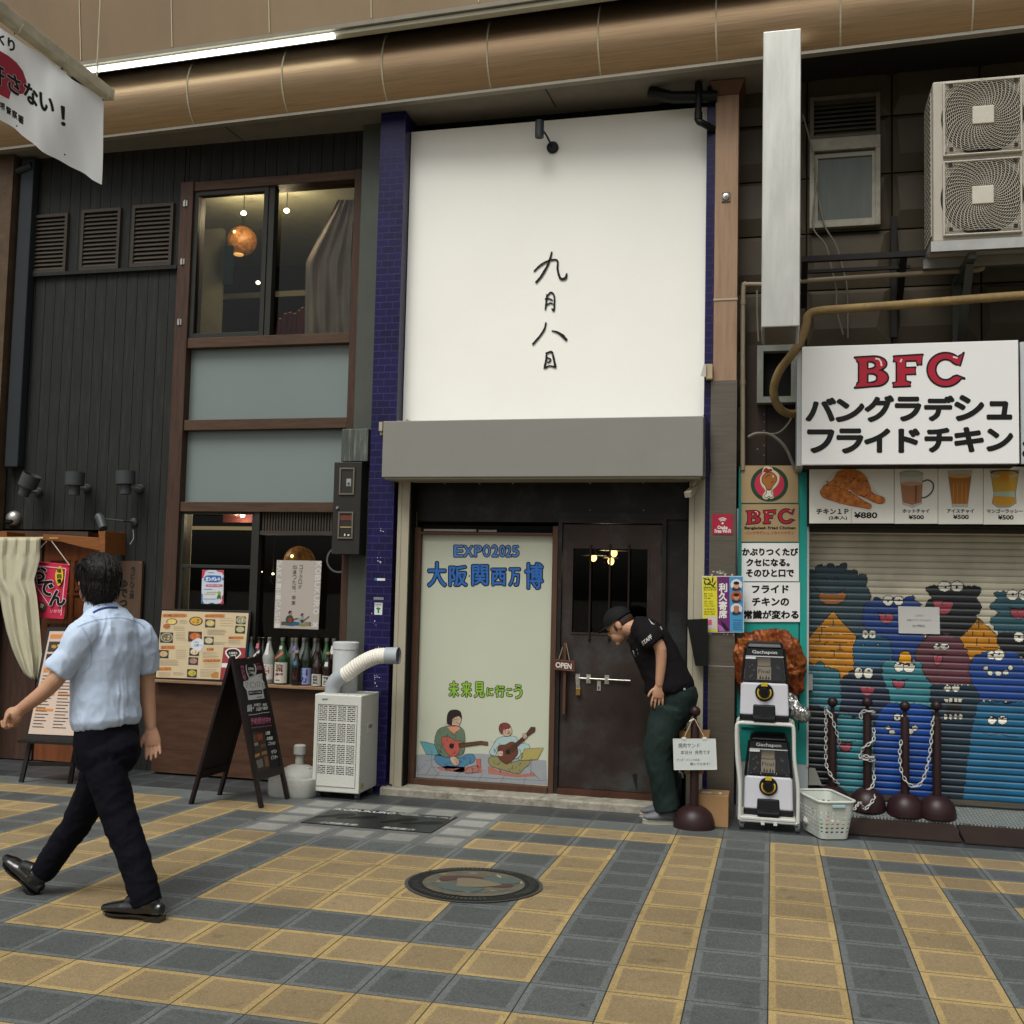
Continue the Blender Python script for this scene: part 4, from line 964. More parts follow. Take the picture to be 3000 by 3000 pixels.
# -- fried chicken shop: brown panelled wall
YB_ = 8.2
fs = thing('panelled_shop', (1.0, YB_, -.1), 'brown panelled shop with teal frame and painted roller shutter', 'building')
M_BRN = mat('brown_facade_panel', '4e4536', .5, metal=.1, var=.2, vs=2.5, dirt='372c22', dirt_amt=.5, ds=2)
mb = MB(); mb.box(-.9, 4.6, YB_ + .03, YB_ + .12, 2.2, 5.6, M_BLK); 
xj = [W(2180, 500, YB_).x - .0, W(2364, 500, YB_).x, W(2614, 500, YB_).x]
xj.append(xj[2] + (xj[2] - xj[1])); xj.append(xj[3] + (xj[2] - xj[1])); xj.append(xj[4] + (xj[2] - xj[1])); xj = [-.42] + xj[1:]
zj = [W(2650, y, YB_).z for y in (140, 333, 502, 668, 838, 1010, 1180, 1368)]
wx = RECT(2372, 282, 2578, 668, YB_ - .02)
for i in range(len(xj) - 1):
 for j in range(len(zj) - 1):
  x0, x1, z1_, z0_ = xj[i] + .006, xj[i + 1] - .006, zj[j] - .006, zj[j + 1] + .006
  y0 = YB_ + .02
  mb.add([(x0, y0, z0_), (x1, y0, z0_), (x1, y0, z1_), (x0, y0, z1_), (x0 + .05, YB_ - .012, z0_ + .13), (x1 - .11, YB_ - .012, z0_ + .13), (x1 - .05, YB_ - .004, z1_ - .03), (x0 + .03, YB_ - .004, z1_ - .03)], [(0, 1, 5, 4), (1, 2, 6, 5), (2, 3, 7, 6), (3, 0, 4, 7), (4, 5, 6, 7)], M_BRN)
mb.build('facade_panels', fs)
mb = MB(); mb.px(2175, 1010, 2244, 1372, YB_ - .04, .04, mat('dark_brown_sheet', '3a2b21', .5, var=.25, vs=3)); mb.px(2246, 1180, 2340, 1372, YB_ - .03, .03, mat('darker_brown_sheet', '251b15', .6))
for py in (1215, 1236, 1262, 1305, 1334): mb.ball(W(2238, py, YB_ - .04), .005, M_STEEL, 8, 5)
mb.ball(W(2219, 1316, YB_ - .04), .005, M_STEEL, 8, 5)
mb.build('riveted_sheet', fs)
mf = MB(); X0, X1, Z0, Z1 = RECT(2218, 1012, 2336, 1180, YB_ - .12); frame(mf, X0, X1, Z0, Z1, YB_ - .14, .1, .045, mat('grey_frame_paint', '75776f', .5, var=.25, vs=5)); mf.box(X0 + .04, X1 - .04, YB_ - .05, YB_ - .045, Z0 + .04, Z1 - .04, M_GAP)
mf.build('empty_meter_frame', label='empty grey metal frame on the wall under the white projecting sign', cat='frame')
wf_ = thing('upper_window', (W(2475, 470, YB_).x, YB_ - .03, W(2475, 665, YB_).z), 'small grimy white framed window with louvre top on the brown wall', 'window')
M_WF = mat('grimy_white_frame', '8d897b', .5, var=.3, vs=5, dirt='55503f', dirt_amt=.6)
X0, X1, Z0, Z1 = wx
mb = MB(); zm1, zm0 = W(2475, 408, YB_ - .02).z, W(2475, 444, YB_ - .02).z
frame(mb, X0, X1, Z0, zm1, YB_ - .06, .06, .034, M_WF); frame(mb, X0, X1, zm1, Z1, YB_ - .05, .05, .03, mat('dirty_louvre_frame', '5d574a', .6, var=.3)); mb.box(X0, X1, YB_ - .065, YB_, zm0, zm1, M_WF)
mb.build('window_frame', wf_, bevel=.003)
mb = MB(); mb.box(X0 + .02, X1 - .02, YB_ - .005, YB_ - .001, zm1, Z1, M_GAP)
for i in range(8):
 z = zm1 + .03 + (Z1 - zm1 - .06) * (i + .5) / 8
 mb.hexa([(X0 + .03, YB_ - .04, z - .016), (X1 - .03, YB_ - .04, z - .016), (X1 - .03, YB_ - .01, z + .012), (X0 + .03, YB_ - .01, z + .012), (X0 + .03, YB_ - .036, z - .012), (X1 - .03, YB_ - .036, z - .012), (X1 - .03, YB_ - .006, z + .016), (X0 + .03, YB_ - .006, z + .016)], MATS['dirty_louvre_frame'])
mb.build('louvre', wf_)
mb = MB(); mb.box(X0 + .034, X1 - .034, YB_ - .03, YB_ - .02, Z0 + .034, zm0, mat('misted_pane', '5b605a', .2, var=.25, vs=2, stretch=(3, 1, .4))); frame(mb, X0 + .03, X1 - .03, Z0 + .03, zm0 - .02, YB_ - .045, .02, .03, M_WF); mb.build('pane', wf_)
acs = thing('outdoor_unit', (1.4, 7.5, 3.9), 'beige twin fan outdoor air conditioning unit on brown wall', 'air conditioner')
M_AC = mat('beige_unit_paint', 'a9a396', .45, var=.07, vs=3, dirt='7d7566', dirt_amt=.35, ds=3)
M_ACD = mat('beige_grille', 'b0aa9c', .45, var=.05)
M_FAN = mat('dark_fan_cavity', '2b2723', .7)
AX0 = (W(2735, 243, 7.5).x + W(2732, 700, 7.5).x) / 2; AX1 = AX0 + .88
AZ1, AZ0 = W(2870, 228, 7.5).z, W(2870, 702, 7.5).z
mb = MB(); mb.box(AX0, AX1, 7.5, 7.88, AZ0, AZ1, M_AC); mb.build('casing', acs, bevel=.012, seg=3)
mb = MB(); mb.box(AX0 - .003, AX0 + .0, 7.56, 7.86, AZ0 + .06, AZ1 - .06, M_FAN)
n = 26
for i in range(n): z = AZ0 + .06 + (AZ1 - AZ0 - .12) * i / (n - 1); mb.box(AX0 - .01, AX0 - .002, 7.56, 7.86, z - .004, z + .004, M_AC)
for i in range(6): y = 7.56 + .3 * i / 5; mb.box(AX0 - .008, AX0 - .001, y - .004, y + .004, AZ0 + .06, AZ1 - .06, M_AC)
mb.build('side_louvres', acs)
for (cx_, cy_, x0, y0, x1, y1) in ((2879, 340, 2762, 236, 2994, 453), (2878, 574, 2762, 468, 2994, 688)):
 c_ = W(cx_, cy_, 7.49); X0, X1, Z0, Z1 = RECT(x0, y0, x1, y1, 7.49)
 yg = 7.47
 g = MB(); frame(g, X0, X1, Z0, Z1, yg, .03, .012, M_ACD)
 gr = g.build('fan_grille', acs, bevel=.005)
 m1 = MB(); m1.lathe((c_.x, 7.4995, c_.z), [(.262, 0), (.262, .002)], M_FAN, 40, 'Y'); m1.build('fan_opening', gr)
 m2 = MB()
 hw, hh = (X1 - X0) / 2 - .01, (Z1 - Z0) / 2 - .01
 for k_ in range(3, 24):
  r_ = .052 + k_ * .0128
  pts = []
  for a in range(0, 360, 9):
   x, z = r_ * math.cos(R(a)), r_ * math.sin(R(a))
   pts.append((c_.x + max(-hw, min(hw, x)), yg + .006, c_.z + max(-hw, min(hh, z))))
  m2.tube(pts, .0022, M_ACD, 4, closed=True, smooth=False)
 for i in range(44):
  a0 = 2 * math.pi * i / 44; pts = []
  for t in np.linspace(.06, .34, 9):
   a = a0 + (t - .06) * 3.6; x, z = t * math.cos(a), t * math.sin(a)
   if abs(x) > hw or abs(z) > hh: break
   pts.append((c_.x + x, yg + .003, c_.z + z))
  if len(pts) > 1: m2.tube(pts, .0026, M_ACD, 4, smooth=False)
 m2.build('wire_guard', gr)
 m3 = MB(); m3.box(c_.x - .068, c_.x + .068, yg - .006, yg + .006, c_.z - .062, c_.z + .062, mat('pale_hub_plate', 'b9b4a6', .45)); m3.build('hub_plate', gr, bevel=.008)
 for sx in (-1, 1):
  for sz in (-1, 1): MB().box(c_.x + sx * (hw - .035) - .012, c_.x + sx * (hw - .035) + .012, yg - .004, yg, c_.z + sz * (hh - .025) - .012, c_.z + sz * (hh - .025) + .012, M_FAN).build('grille_clip', gr)
 m5 = MB()
 for i in range(3):
  a0 = 2 * math.pi * i / 3
  m5.add([(c_.x + r_ * math.cos(a0 + a), 7.4985 , c_.z + r_ * math.sin(a0 + a)) for r_, a in ((.06, 0), (.24, .2), (.24, 1.1), (.06, .9))], [(0, 1, 2, 3)], mat('brown_grey_blade', '4d463d', .6))
 m5.build('fan_blades', gr)
mb = MB(); mb.box(AX0 - .02, AX1 + .02, 7.47, 7.52, AZ0 - .075, AZ0 - .005, M_STEEL); mb.box(AX0 - .02, AX1, 7.85, 7.9, AZ0 - .075, AZ0 - .005, M_STEEL)
for x_ in (AX0 + .25, AX0 + .8):
 mb.box(x_ - .025, x_ + .025, 7.52, 8.19, AZ0 - .12, AZ0 - .076, M_GCOL); mb.bar((x_, 7.62, AZ0 - .12), (x_, 8.17, AZ0 - .75), .05, .03, M_GCOL); mb.box(x_ - .03, x_ + .03, 8.15, 8.19, AZ0 - 1.5, AZ0 - .1, M_GCOL)
mb.build('wall_bracket', acs)
br = MB(); M_BBR = mat('black_bracket_iron', '1b1814', .6, var=.2)
a, b = W(2348, 757, 7.8), W(2712, 742, 7.8); br.box(a.x, b.x, 7.8, 7.84, (a.z + b.z) / 2 - .02, (a.z + b.z) / 2 + .02, M_BBR)
a, b = W(2368, 792, 8.0), W(2668, 783, 8.0); br.box(a.x, b.x, 8.0, 8.03, (a.z + b.z) / 2 - .012, (a.z + b.z) / 2 + .012, M_BBR)
for (q0, q1) in (((2358, 762), (2349, 900)), ((2648, 752), (2616, 900))):
 p0, p1 = W(*q0, 7.82), W(*q1, 8.15); br.bar(p0, (p0.x, p1.y, p1.z), .045, .03, M_BBR); br.bar(p0, (p0.x, 8.17, p0.z), .03, .04, M_BBR)
p = W(2618, 700, 8.16); br.box(p.x - .02, p.x + .02, 8.14, 8.18, W(2618, 990, 8.16).z, W(2618, 635, 8.16).z, M_BBR)
br.build('iron_bracket', label='old black iron bracket rails on the brown wall left of the outdoor unit', cat='bracket')
M_BPIPE = mat('beige_pipe', '8c7f6b', .5, var=.12)
mb = MB(); mb.tube(spline([W(2878, 742, 7.9), W(2877, 772, 7.9), W(2868, 790, 7.9), W(2760, 797, 7.9), W(2360, 823, 7.95), W(2240, 833, 8.05), W(2188, 834, 8.05), W(2178, 846, 8.05), W(2176, 1000, 8.05), W(2176, 1378, 8.05)], 6), .0185, M_BPIPE, 10)
for (px, py) in ((2177, 885), (2176, 1120)): p = W(px, py, 8.05); mb.tube([p + Vector((0, 0, -.02)), p + Vector((0, 0, .02))], .022, M_BPIPE, 10)
mb.build('drain_pipe', label='thin beige drain pipe running down beside the copper column', cat='pipe')
hp = [(3060, 862), (2960, 868), (2800, 880), (2640, 893), (2500, 903), (2400, 911), (2368, 925), (2362, 955), (2345, 1000), (2315, 1045), (2285, 1085), (2268, 1130), (2270, 1170), (2288, 1200), (2312, 1212), (2335, 1212)]
mb = MB(); mb.tube(spline([W(x, y, 7.62 if i < 9 else 7.62 + (i - 9) * .06) for i, (x, y) in enumerate(hp)], 7), .03, mat('lagged_hose', '846f49', .7, var=.3, vs=8, bump=.5, bs=30, dirt='5b4a2c', dirt_amt=.5), 14); mb.build('lagged_hose', label='thick tan wrapped hose looping down behind the chicken shop sign', cat='hose')
M_CAB = mat('grey_cable', '6b655a', .6)
def cable(pts, r, Y, label, m=None):
 mb = MB(); mb.tube(spline([W(*p, Y) for p in pts], 8), r, m or M_CAB, 6); mb.build('cable', label=label, cat='cable')
cable([(2352, 335), (2372, 410), (2392, 510), (2382, 620), (2384, 672), (2420, 720), (2435, 780), (2450, 850), (2452, 910), (2470, 980)], .006, 8.08, 'loose grey cable hanging across the left of the grimy window')
cable([(2386, 490), (2402, 600), (2418, 665), (2450, 720), (2470, 790), (2482, 850), (2484, 990)], .006, 8.12, 'loose grey cable hanging across the middle of the grimy window')
cable([(2325, 1205), (2310, 1240), (2275, 1270), (2215, 1268), (2192, 1282)], .007, 8.05, 'thin grey cable curving from the tan hose to the beige pipe')
cable([(2192, 1280), (2220, 1270), (2260, 1275), (2300, 1310), (2328, 1372)], .012, 8.02, 'thicker grey cable arching above the drumstick logo sign')
cable([(2218, 850), (2219, 930), (2222, 1000)], .007, 7.98, 'short cable running down the left edge of the projecting sign')
cable([(2062, 1215), (2075, 1240), (2077, 1300), (2080, 1380), (2066, 1402)], .006, 7.86, 'black cable drooping at the right end of the awning case', M_PIPE)
# -- big shop sign
YS_ = 7.6
M_SIGN = mat('white_sign_sheet', 'd6d6d4', .35, var=.03, vs=1.5)
M_RED = ink('a31d31', .4); M_BK = ink('131313', .4); M_HL = ink('d8b9b4')
sg = thing('shop_sign', W(2660, 1360, YS_), 'large white fried chicken shop sign with red initials', 'sign')
SX0, SX1, SZ0, SZ1 = RECT(2349, 1006, 2985, 1360, YS_)
mb = MB(); mb.box(SX0, SX1, YS_, YS_ + .04, SZ0, SZ1, M_SIGN); mb.build('panel', sg, bevel=.003)
mb = MB(); mb.box(W(2335, 1190, YS_).x, SX0 + .01, YS_ + .03, 8.1, SZ0 - .002, SZ1 - .02, mat('sign_flange', 'a5a8a8', .4)); mb.box(SX0, SX1, YS_ + .041, 8.15, SZ1 - .06, SZ1 - .02, M_BLK); mb.box(SX0, SX1, YS_ + .041, 8.15, SZ0 + .0, SZ0 + .06, mat('dark_sign_support', '26221c', .8)); mb.build('mounting_frame', sg)
def slab_letters(mb, T, Y, ow, letters, sc=1):
 """heavy slab-serif letters with a black edge"""
 for outer, holes in letters:
  lo = [T(*p) for p in outer]; hl = [[T(*p) for p in h] for h in holes]
  mb.loops([lo] + hl, M_RED, lambda a, b: W(a, b, Y - .0015))
  mb.line(lo, ow, Y, M_BK, True)
  for p in lo: mb.ring(*p, ow / 2, ow / 2, Y - .0001, M_BK, 10)
  for h in hl: mb.line(h, ow, Y, M_BK, True)
  mb.line(lo, ow * .32, Y - .002, M_BK, True)
  for h in hl: mb.line(h, ow * .5, Y - .002, M_BK, True)
def arcp(cx, cy, rx, ry, a0, a1, n=12): return [(cx + rx * math.cos(R(a0 + (a1 - a0) * i / n)), cy + ry * math.sin(R(a0 + (a1 - a0) * i / n))) for i in range(n + 1)]
LB = ([(975, 92), (1082, 86)] + arcp(1085, 126, 68, 40, -90, 70, 10) + arcp(1092, 206, 70, 46, -65, 92, 10) + [(975, 262), (990, 236), (998, 232), (998, 118), (990, 114)], [[(1046, 116), (1072, 114), (1090, 124), (1092, 142), (1076, 154), (1046, 156)], [(1046, 184), (1080, 182), (1100, 194), (1100, 220), (1080, 232), (1046, 234)]])
LF = ([(1196, 86), (1358, 76), (1350, 130), (1330, 132), (1322, 108), (1262, 110), (1262, 150), (1316, 148), (1316, 184), (1262, 186), (1262, 224), (1288, 232), (1286, 252), (1194, 256), (1192, 236), (1212, 228), (1212, 118), (1196, 112)], [])
LC = ([(1590, 66), (1570, 134), (1550, 130)] + arcp(1488, 160, 58, 60, -42, -318, 20) + [(1552, 194), (1594, 210)] + arcp(1488, 160, 102, 94, -326, -46, 26) + [(1566, 84)], [])
mb = MB(); slab_letters(mb, c3, YS_ - .002, 8, [LB, LF, LC])
for pts in ([(1090, 98), (1110, 100), (1122, 116), (1126, 140)], [(1232, 118), (1240, 100)], [(1530, 88), (1556, 94)]): mb.line([c3(*p) for p in pts], 5, YS_ - .0055, M_HL)
for i, ch in enumerate('バングラデシュ'): tx(mb, ch, (702, 872, 1036, 1208, 1374, 1544, 1728)[i], (326, 332, 312, 320, 314, 310, 345)[i], (862, 1022, 1190, 1344, 1532, 1700, 1858)[i], (446, 450, 450, 446, 444, 444, 436)[i], c3, YS_ - .002, M_BK, 4.2, 10)
for i, ch in enumerate('フライドチキン'): tx(mb, ch, (712, 878, 1034, 1228, 1376, 1544, 1726)[i], (505, 500, 500, 500, 496, 492, 500)[i], (852, 1016, 1168, 1336, 1522, 1698, 1864)[i], (626, 628, 624, 624, 622, 620, 616)[i], c3, YS_ - .002, M_BK, 4.2, 10)
mb.build('lettering', sg)
sg2 = thing('neighbour_sign', W(3010, 1357, 7.66), 'pale sign at the right picture edge beside the large white sign', 'sign')
X0, _, Z0, Z1 = RECT(2990, 1000, 3100, 1358, 7.66)
mb = MB(); mb.box(X0, X0 + .9, 7.66, 7.7, Z0, Z1, mat('grey_white_sign', 'b4b8ba', .35)); mb.build('panel', sg2)
mb = MB(); mb.fat('お', (2990 + 8, 1285, 2990 + 90, 1340), M_BK, 3.5, 7.658); mb.build('lettering', sg2)
# -- teal frame with four stacked sign boards
M_TEAL = mat('teal_paint', '1f8d83', .45, var=.08, vs=3, dirt='2a6d66', dirt_amt=.3)
M_LOW = mat('pale_wall_paint', '9fa6a6', .55, var=.06, vs=3)
YT = 8.06
mb = MB(); X0, X1, Z0, Z1 = RECT(2157, 1372, 2364, 2240, YT); zt_ = W(2250, 2232, YT).z
mb.box(X0 + .01, X1, YT, YT + .12, zt_, W(2280, 1366, YT).z, M_TEAL); mb.box(X0 + .01, X1 + .012, YT + .004, YT + .12, -.12, zt_, M_LOW)
mb.box(X1, X1 + .014, YT - .005, YT + .16, zt_ - .02, W(2366, 1372, YT).z, M_LOW)
xg = W(2341, 1900, YT).x; mb.box(xg - .004, xg + .004, YT - .002, YT, W(2340, 2140, YT).z, W(2340, 1822, YT).z, M_BLK)
mb.px(2172, 2113, 2336, 2134, YT - .02, .02, M_TEAL)
mb.build('teal_frame', fs)
M_KRAFT = mat('tan_sign_board', '9c8663', .45, var=.05, vs=4)
YN = YT - .012
def board(quad, m, label): return sheet('sign_board', quad, YN, m, label, 'sign', .01, None, 'signs stacked on the teal frame')
b1 = board(rq(331, 703, 654, 914, c3), M_KRAFT, 'tan sign with drumstick in a red and green disc')
b2 = board(rq(333, 922, 656, 1134, c3), M_KRAFT, 'tan sign with red initials and small shop name')
b3 = board(rq(334, 1142, 658, 1358, c3), M_SIGN, 'white sign with three lines starting with the words about getting hooked')
b4 = board(rq(336, 1364, 664, 1588, c3), M_SIGN, 'white sign lowest on the teal frame, above the giant drumstick')
Yq = YN - .001
mb = MB()
mb.ring(*c3(491, 808), 55, 51.5, Yq, ink('20462f'), 40); mb.ring(*c3(491, 808), 43.5, 41, Yq - .0008, ink('b02c44'), 40)
poly(mb, c3, [(444, 760), (470, 730), (510, 726), (544, 752), (546, 790), (530, 820), (508, 842), (512, 860), (516, 884), (498, 892), (490, 884), (474, 896), (452, 884), (458, 862), (468, 845), (446, 815), (438, 785)], Yq - .0014, ink('c2b89a'), 3)
poly(mb, c3, [(455, 722), (470, 708), (505, 714), (512, 738), (480, 748), (452, 746)], Yq - .0016, ink('c2b89a'), 3)
poly(mb, c3, [(458, 728), (472, 714), (486, 724), (502, 720), (508, 734), (480, 742), (456, 742)], Yq - .002, ink('8f2430'), 0)
poly(mb, c3, [(452, 765), (474, 744), (506, 742), (530, 764), (530, 792), (512, 816), (498, 840), (478, 840), (466, 815), (450, 795)], Yq - .0022, ink('9a5f2c'), 4, M_BK, 1.6)
poly(mb, c3, [(476, 842), (500, 842), (502, 860), (514, 872), (500, 884), (488, 876), (474, 886), (460, 876), (474, 860)], Yq - .0024, ink('c9c6ba'), 3, M_BK, 1.6)
mb.line([c3(*p) for p in ((468, 775), (480, 760), (496, 756))], 2, Yq - .003, ink('5a3316')); mb.line([c3(*p) for p in ((500, 802), (514, 790))], 2, Yq - .003, ink('5a3316')); mb.ring(*c3(512, 764), 2.4, 4, Yq - .003, ink('cbb893'), 10)
mb.build('drumstick_emblem', b1)
mb = MB()
k_ = lambda x, y: c3(356 + (x - 970) * .4445, 946 + (y - 60) * .4433)
slab_letters(mb, k_, Yq, 4, [LB, LF, LC])
for pts in ([(1090, 98), (1110, 100), (1122, 116), (1126, 140)], [(1232, 118), (1240, 100)], [(1530, 88), (1556, 94)]): mb.line([k_(*p) for p in pts], 2.4, Yq - .0035, M_HL)
tx(mb, 'Bangladesh Fried Chicken', 351, 1048, 638, 1068, c3, Yq, M_BK, .5); tx(mb, 'バングラデシュ フライドチキン', 358, 1075, 630, 1093, c3, Yq, ink('a3402e'), .3)
mb.build('lettering', b2)
mb = MB()
for t, x0, y0, x1, y1 in (('かぶりつくたび', 338, 1172, 652, 1212), ('クセになる。', 362, 1232, 604, 1272), ('そのひと口で', 360, 1292, 628, 1332)): tx(mb, t, x0, y0, x1, y1, c3, Yq, M_BK, 1.3, 8)
mb.build('lettering', b3)
mb = MB()
for t, x0, y0, x1, y1 in (('フライド', 394, 1382, 598, 1424), ('チキンの', 394, 1452, 600, 1496), ('常識が変わる', 348, 1524, 654, 1570)): tx(mb, t, x0, y0, x1, y1, c3, Yq, M_BK, 1.3, 8)
mb.build('lettering', b4)
# -- menu boards over the shutter
YV = 7.88
mb = MB(); mb.box(W(2366, 1450, YV).x, 4.6, YV + .03, 8.3, W(2700, 1540, YV).z, SZ0 + .06, mat('dark_header', '1f1d18', .8)); mb.build('header_box', fs)
M_MENU = mat('menu_board_white', 'd6d4ca', .4, var=.04, vs=3)
def mboard(x0, x1, y0, y1, label): return sheet('menu_board', rq(x0, y0, x1, y1, c3), YV, M_MENU, label, 'menu board', .012, None, 'menu boards over the roller shutter')
m1 = mboard(717, 1196, 718, 1030, 'menu board with two pieces of fried chicken'); m2 = mboard(1199, 1444, 714, 1032, 'menu board with glass mug of hot milk tea')
m3 = mboard(1447, 1700, 712, 1034, 'menu board with tall glass of iced tea'); m4 = mboard(1703, 1960, 710, 1036, 'menu board with yellow mango drink at the right edge')
Yq = YV - .001
M_FRY = mat('printed_fried_crust', 'c27430', .5, var=.55, vs=30, bump=.0, dirt='6a3010', dirt_amt=.7, ds=18)
mb = MB()
poly(mb, c3, [(776, 850), (800, 790), (880, 725), (960, 715), (1030, 745), (1060, 800), (1110, 860), (1150, 890), (1140, 925), (1080, 915), (1070, 955), (1030, 960), (960, 935), (860, 915), (790, 890)], Yq, ink('c9c6be'), 4)
poly(mb, c3, [(790, 830), (850, 780), (880, 735), (960, 722), (1024, 750), (1056, 806), (1060, 850), (960, 840), (880, 850)], Yq - .0005, M_FRY, 4)
poly(mb, c3, [(950, 790), (1020, 800), (1080, 860), (1140, 885), (1138, 915), (1100, 918), (1040, 890), (960, 850)], Yq - .001, M_FRY, 4, ink('5a2810'), 1)
poly(mb, c3, [(780, 845), (830, 815), (900, 830), (960, 860), (1030, 905), (1066, 925), (1060, 948), (1020, 942), (930, 925), (840, 900), (792, 880)], Yq - .0015, M_FRY, 4, ink('5a2810'), 1.2)
rnd = random.Random(2)
for i in range(60):
 a, b = rnd.uniform(800, 1050), rnd.uniform(745, 920)
 if b < 940 - (1050 - a) * .12 and b > 735 + abs(a - 950) * .35: mb.ring(*c3(a, b), rnd.uniform(1.5, 5), rnd.uniform(1, 3), Yq - .002 - i * 1e-5, ink(('b8742c', '7a3a14', '9c5520', 'c08a44')[i % 4]), 8)
tx(mb, 'チキン１Ｐ', 758, 948, 938, 978, c3, Yq, M_BK, .8, 8); tx(mb, '(2本入)', 828, 988, 930, 1012, c3, Yq, M_BK, .5); tx(mb, '¥880', 972, 968, 1100, 1000, c3, Yq, M_BK, .9, 8)
mb.line([c3(954, 945), c3(954, 1030)], 1.2, Yq - .0005, ink('8c8a80'))
mb.build('printing', m1)
mb = MB()
poly(mb, c3, [(1228, 745), (1360, 745), (1352, 920), (1300, 940), (1245, 922)], Yq, ink('b3b2a8'), 0, ink('7b7b74'), 1.2); poly(mb, c3, [(1232, 806), (1358, 806), (1350, 912), (1300, 926), (1248, 912)], Yq - .0008, ink('9a6a4a'))
mb.ring(*c3(1294, 748), 34, 9, Yq - .001, ink('8b8e8a'), 24); mb.ring(*c3(1294, 749), 30, 7, Yq - .0014, ink('a9aca6'), 24); mb.ring(*c3(1295, 806), 32, 6, Yq - .0016, ink('b08a6c'), 24)
mb.line([c3(*p) for p in sp2([(1356, 795), (1390, 785), (1418, 808), (1412, 850), (1380, 880), (1352, 886)], 5, False)], 4.5, Yq - .002, ink('4e5658')); poly(mb, c3, [(1315, 815), (1328, 815), (1324, 910), (1314, 912)], Yq - .0024, ink('7a4c34'))
tx(mb, 'ホットチャイ', 1245, 950, 1396, 972, c3, Yq, M_BK, .5); tx(mb, '¥500', 1280, 984, 1364, 1006, c3, Yq, M_BK, .7, 8)
mb.build('printing', m2)
mb = MB()
poly(mb, c3, [(1500, 732), (1638, 730), (1612, 938), (1526, 938)], Yq, ink('aeb0a4'), 0, ink('85877c'), 1); poly(mb, c3, [(1504, 762), (1634, 760), (1612, 920), (1526, 920)], Yq - .0008, ink('9c6426')); mb.ring(*c3(1569, 762), 33.5, 6, Yq - .0014, ink('c09a5e'), 24)
for x_ in (1530, 1552, 1578, 1602): poly(mb, c3, [(x_, 800), (x_ + 7, 800), (x_ + 5, 918), (x_, 918)], Yq - .0018, ink('b47a34'))
tx(mb, 'アイスチャイ', 1496, 950, 1648, 972, c3, Yq, M_BK, .5); tx(mb, '¥500', 1532, 982, 1618, 1005, c3, Yq, M_BK, .7, 8)
mb.build('printing', m3)
mb = MB()
poly(mb, c3, [(1740, 732), (1904, 728), (1884, 860), (1888, 915), (1850, 938), (1780, 938), (1752, 918), (1762, 860)], Yq, ink('a6a894'), 0, ink('4b5048'), 1.6); poly(mb, c3, [(1746, 770), (1898, 765), (1880, 850), (1764, 852)], Yq - .0008, ink('b9902c')); poly(mb, c3, [(1762, 852), (1880, 848), (1878, 882), (1760, 876)], Yq - .001, ink('9fae98')); poly(mb, c3, [(1758, 876), (1880, 882), (1882, 912), (1848, 930), (1780, 930), (1756, 912)], Yq - .0012, ink('bd8a26'))
mb.ring(*c3(1822, 742), 42, 8, Yq - .0016, ink('4f5148'), 26); mb.ring(*c3(1822, 746), 37, 6, Yq - .002, ink('b08a30'), 24)
poly(mb, c3, [(1790, 752), (1830, 744), (1850, 770), (1840, 792), (1800, 785)], Yq - .0024, ink('c47f1e'))
tx(mb, 'マンゴーラッシー', 1722, 950, 1925, 972, c3, Yq, M_BK, .5); tx(mb, '¥500', 1786, 984, 1872, 1008, c3, Yq, M_BK, .7, 8)
mb.build('printing', m4)
# -- painted roller shutter (colour stored per face, slats modelled)
def PROJ(A):
 d = A - np.array(CAM)
 z = d @ np.array(FW)
 return PCX + FPX * (d @ np.array(RT)) / z, PCY - FPX * (d @ np.array(UP)) / z
YH = 8.25
HX0, HX1 = W(2364, 1900, YH).x, 2.9
HZ1, HZ0 = W(2700, 1540, YH).z, W(2570, 2322, YH).z - .012
rows_per = 8
pitch_s = .0485
nz_ = int((HZ1 - HZ0) / pitch_s * rows_per); nx_ = int((HX1 - HX0) / .0068)
xs_ = np.linspace(HX0, HX1, nx_ + 1); zs_ = np.linspace(HZ0, HZ1, nz_ + 1)
tt = ((zs_ - HZ0) / pitch_s) % 1.0
relief = .013 * (1 - np.abs(2 * tt - 1) ** 5)
GX, GZ = np.meshgrid(xs_, zs_)
GY = YH - np.repeat(relief[:, None], nx_ + 1, 1)
cxg, czg = np.meshgrid((xs_[1:] + xs_[:-1]) / 2, (zs_[1:] + zs_[:-1]) / 2)
PXs, PYs = PROJ(np.stack([cxg.ravel(), np.full(cxg.size, YH - .008), czg.ravel()], 1))
U_, V_ = (PXs - 2340) * 2.927, (PYs - 1640) * 2.927
img = np.tile(np.array(lin('aca796')), (U_.size, 1))
img[V_ > 1250] = lin('12202b')
def inside(pts):
 P_ = np.array(pts, float); x0, y0 = P_.min(0); x1, y1 = P_.max(0)
 idx = np.where((U_ >= x0) & (U_ <= x1) & (V_ >= y0) & (V_ <= y1))[0]
 u, v = U_[idx], V_[idx]; c = np.zeros(u.size, bool); n = len(P_)
 for i in range(n):
  xa, ya = P_[i]; xb, yb = P_[(i + 1) % n]
  if ya == yb: continue
  m = ((ya > v) != (yb > v)) & (u < (xb - xa) * (v - ya) / (yb - ya) + xa); c ^= m
 return idx[c]
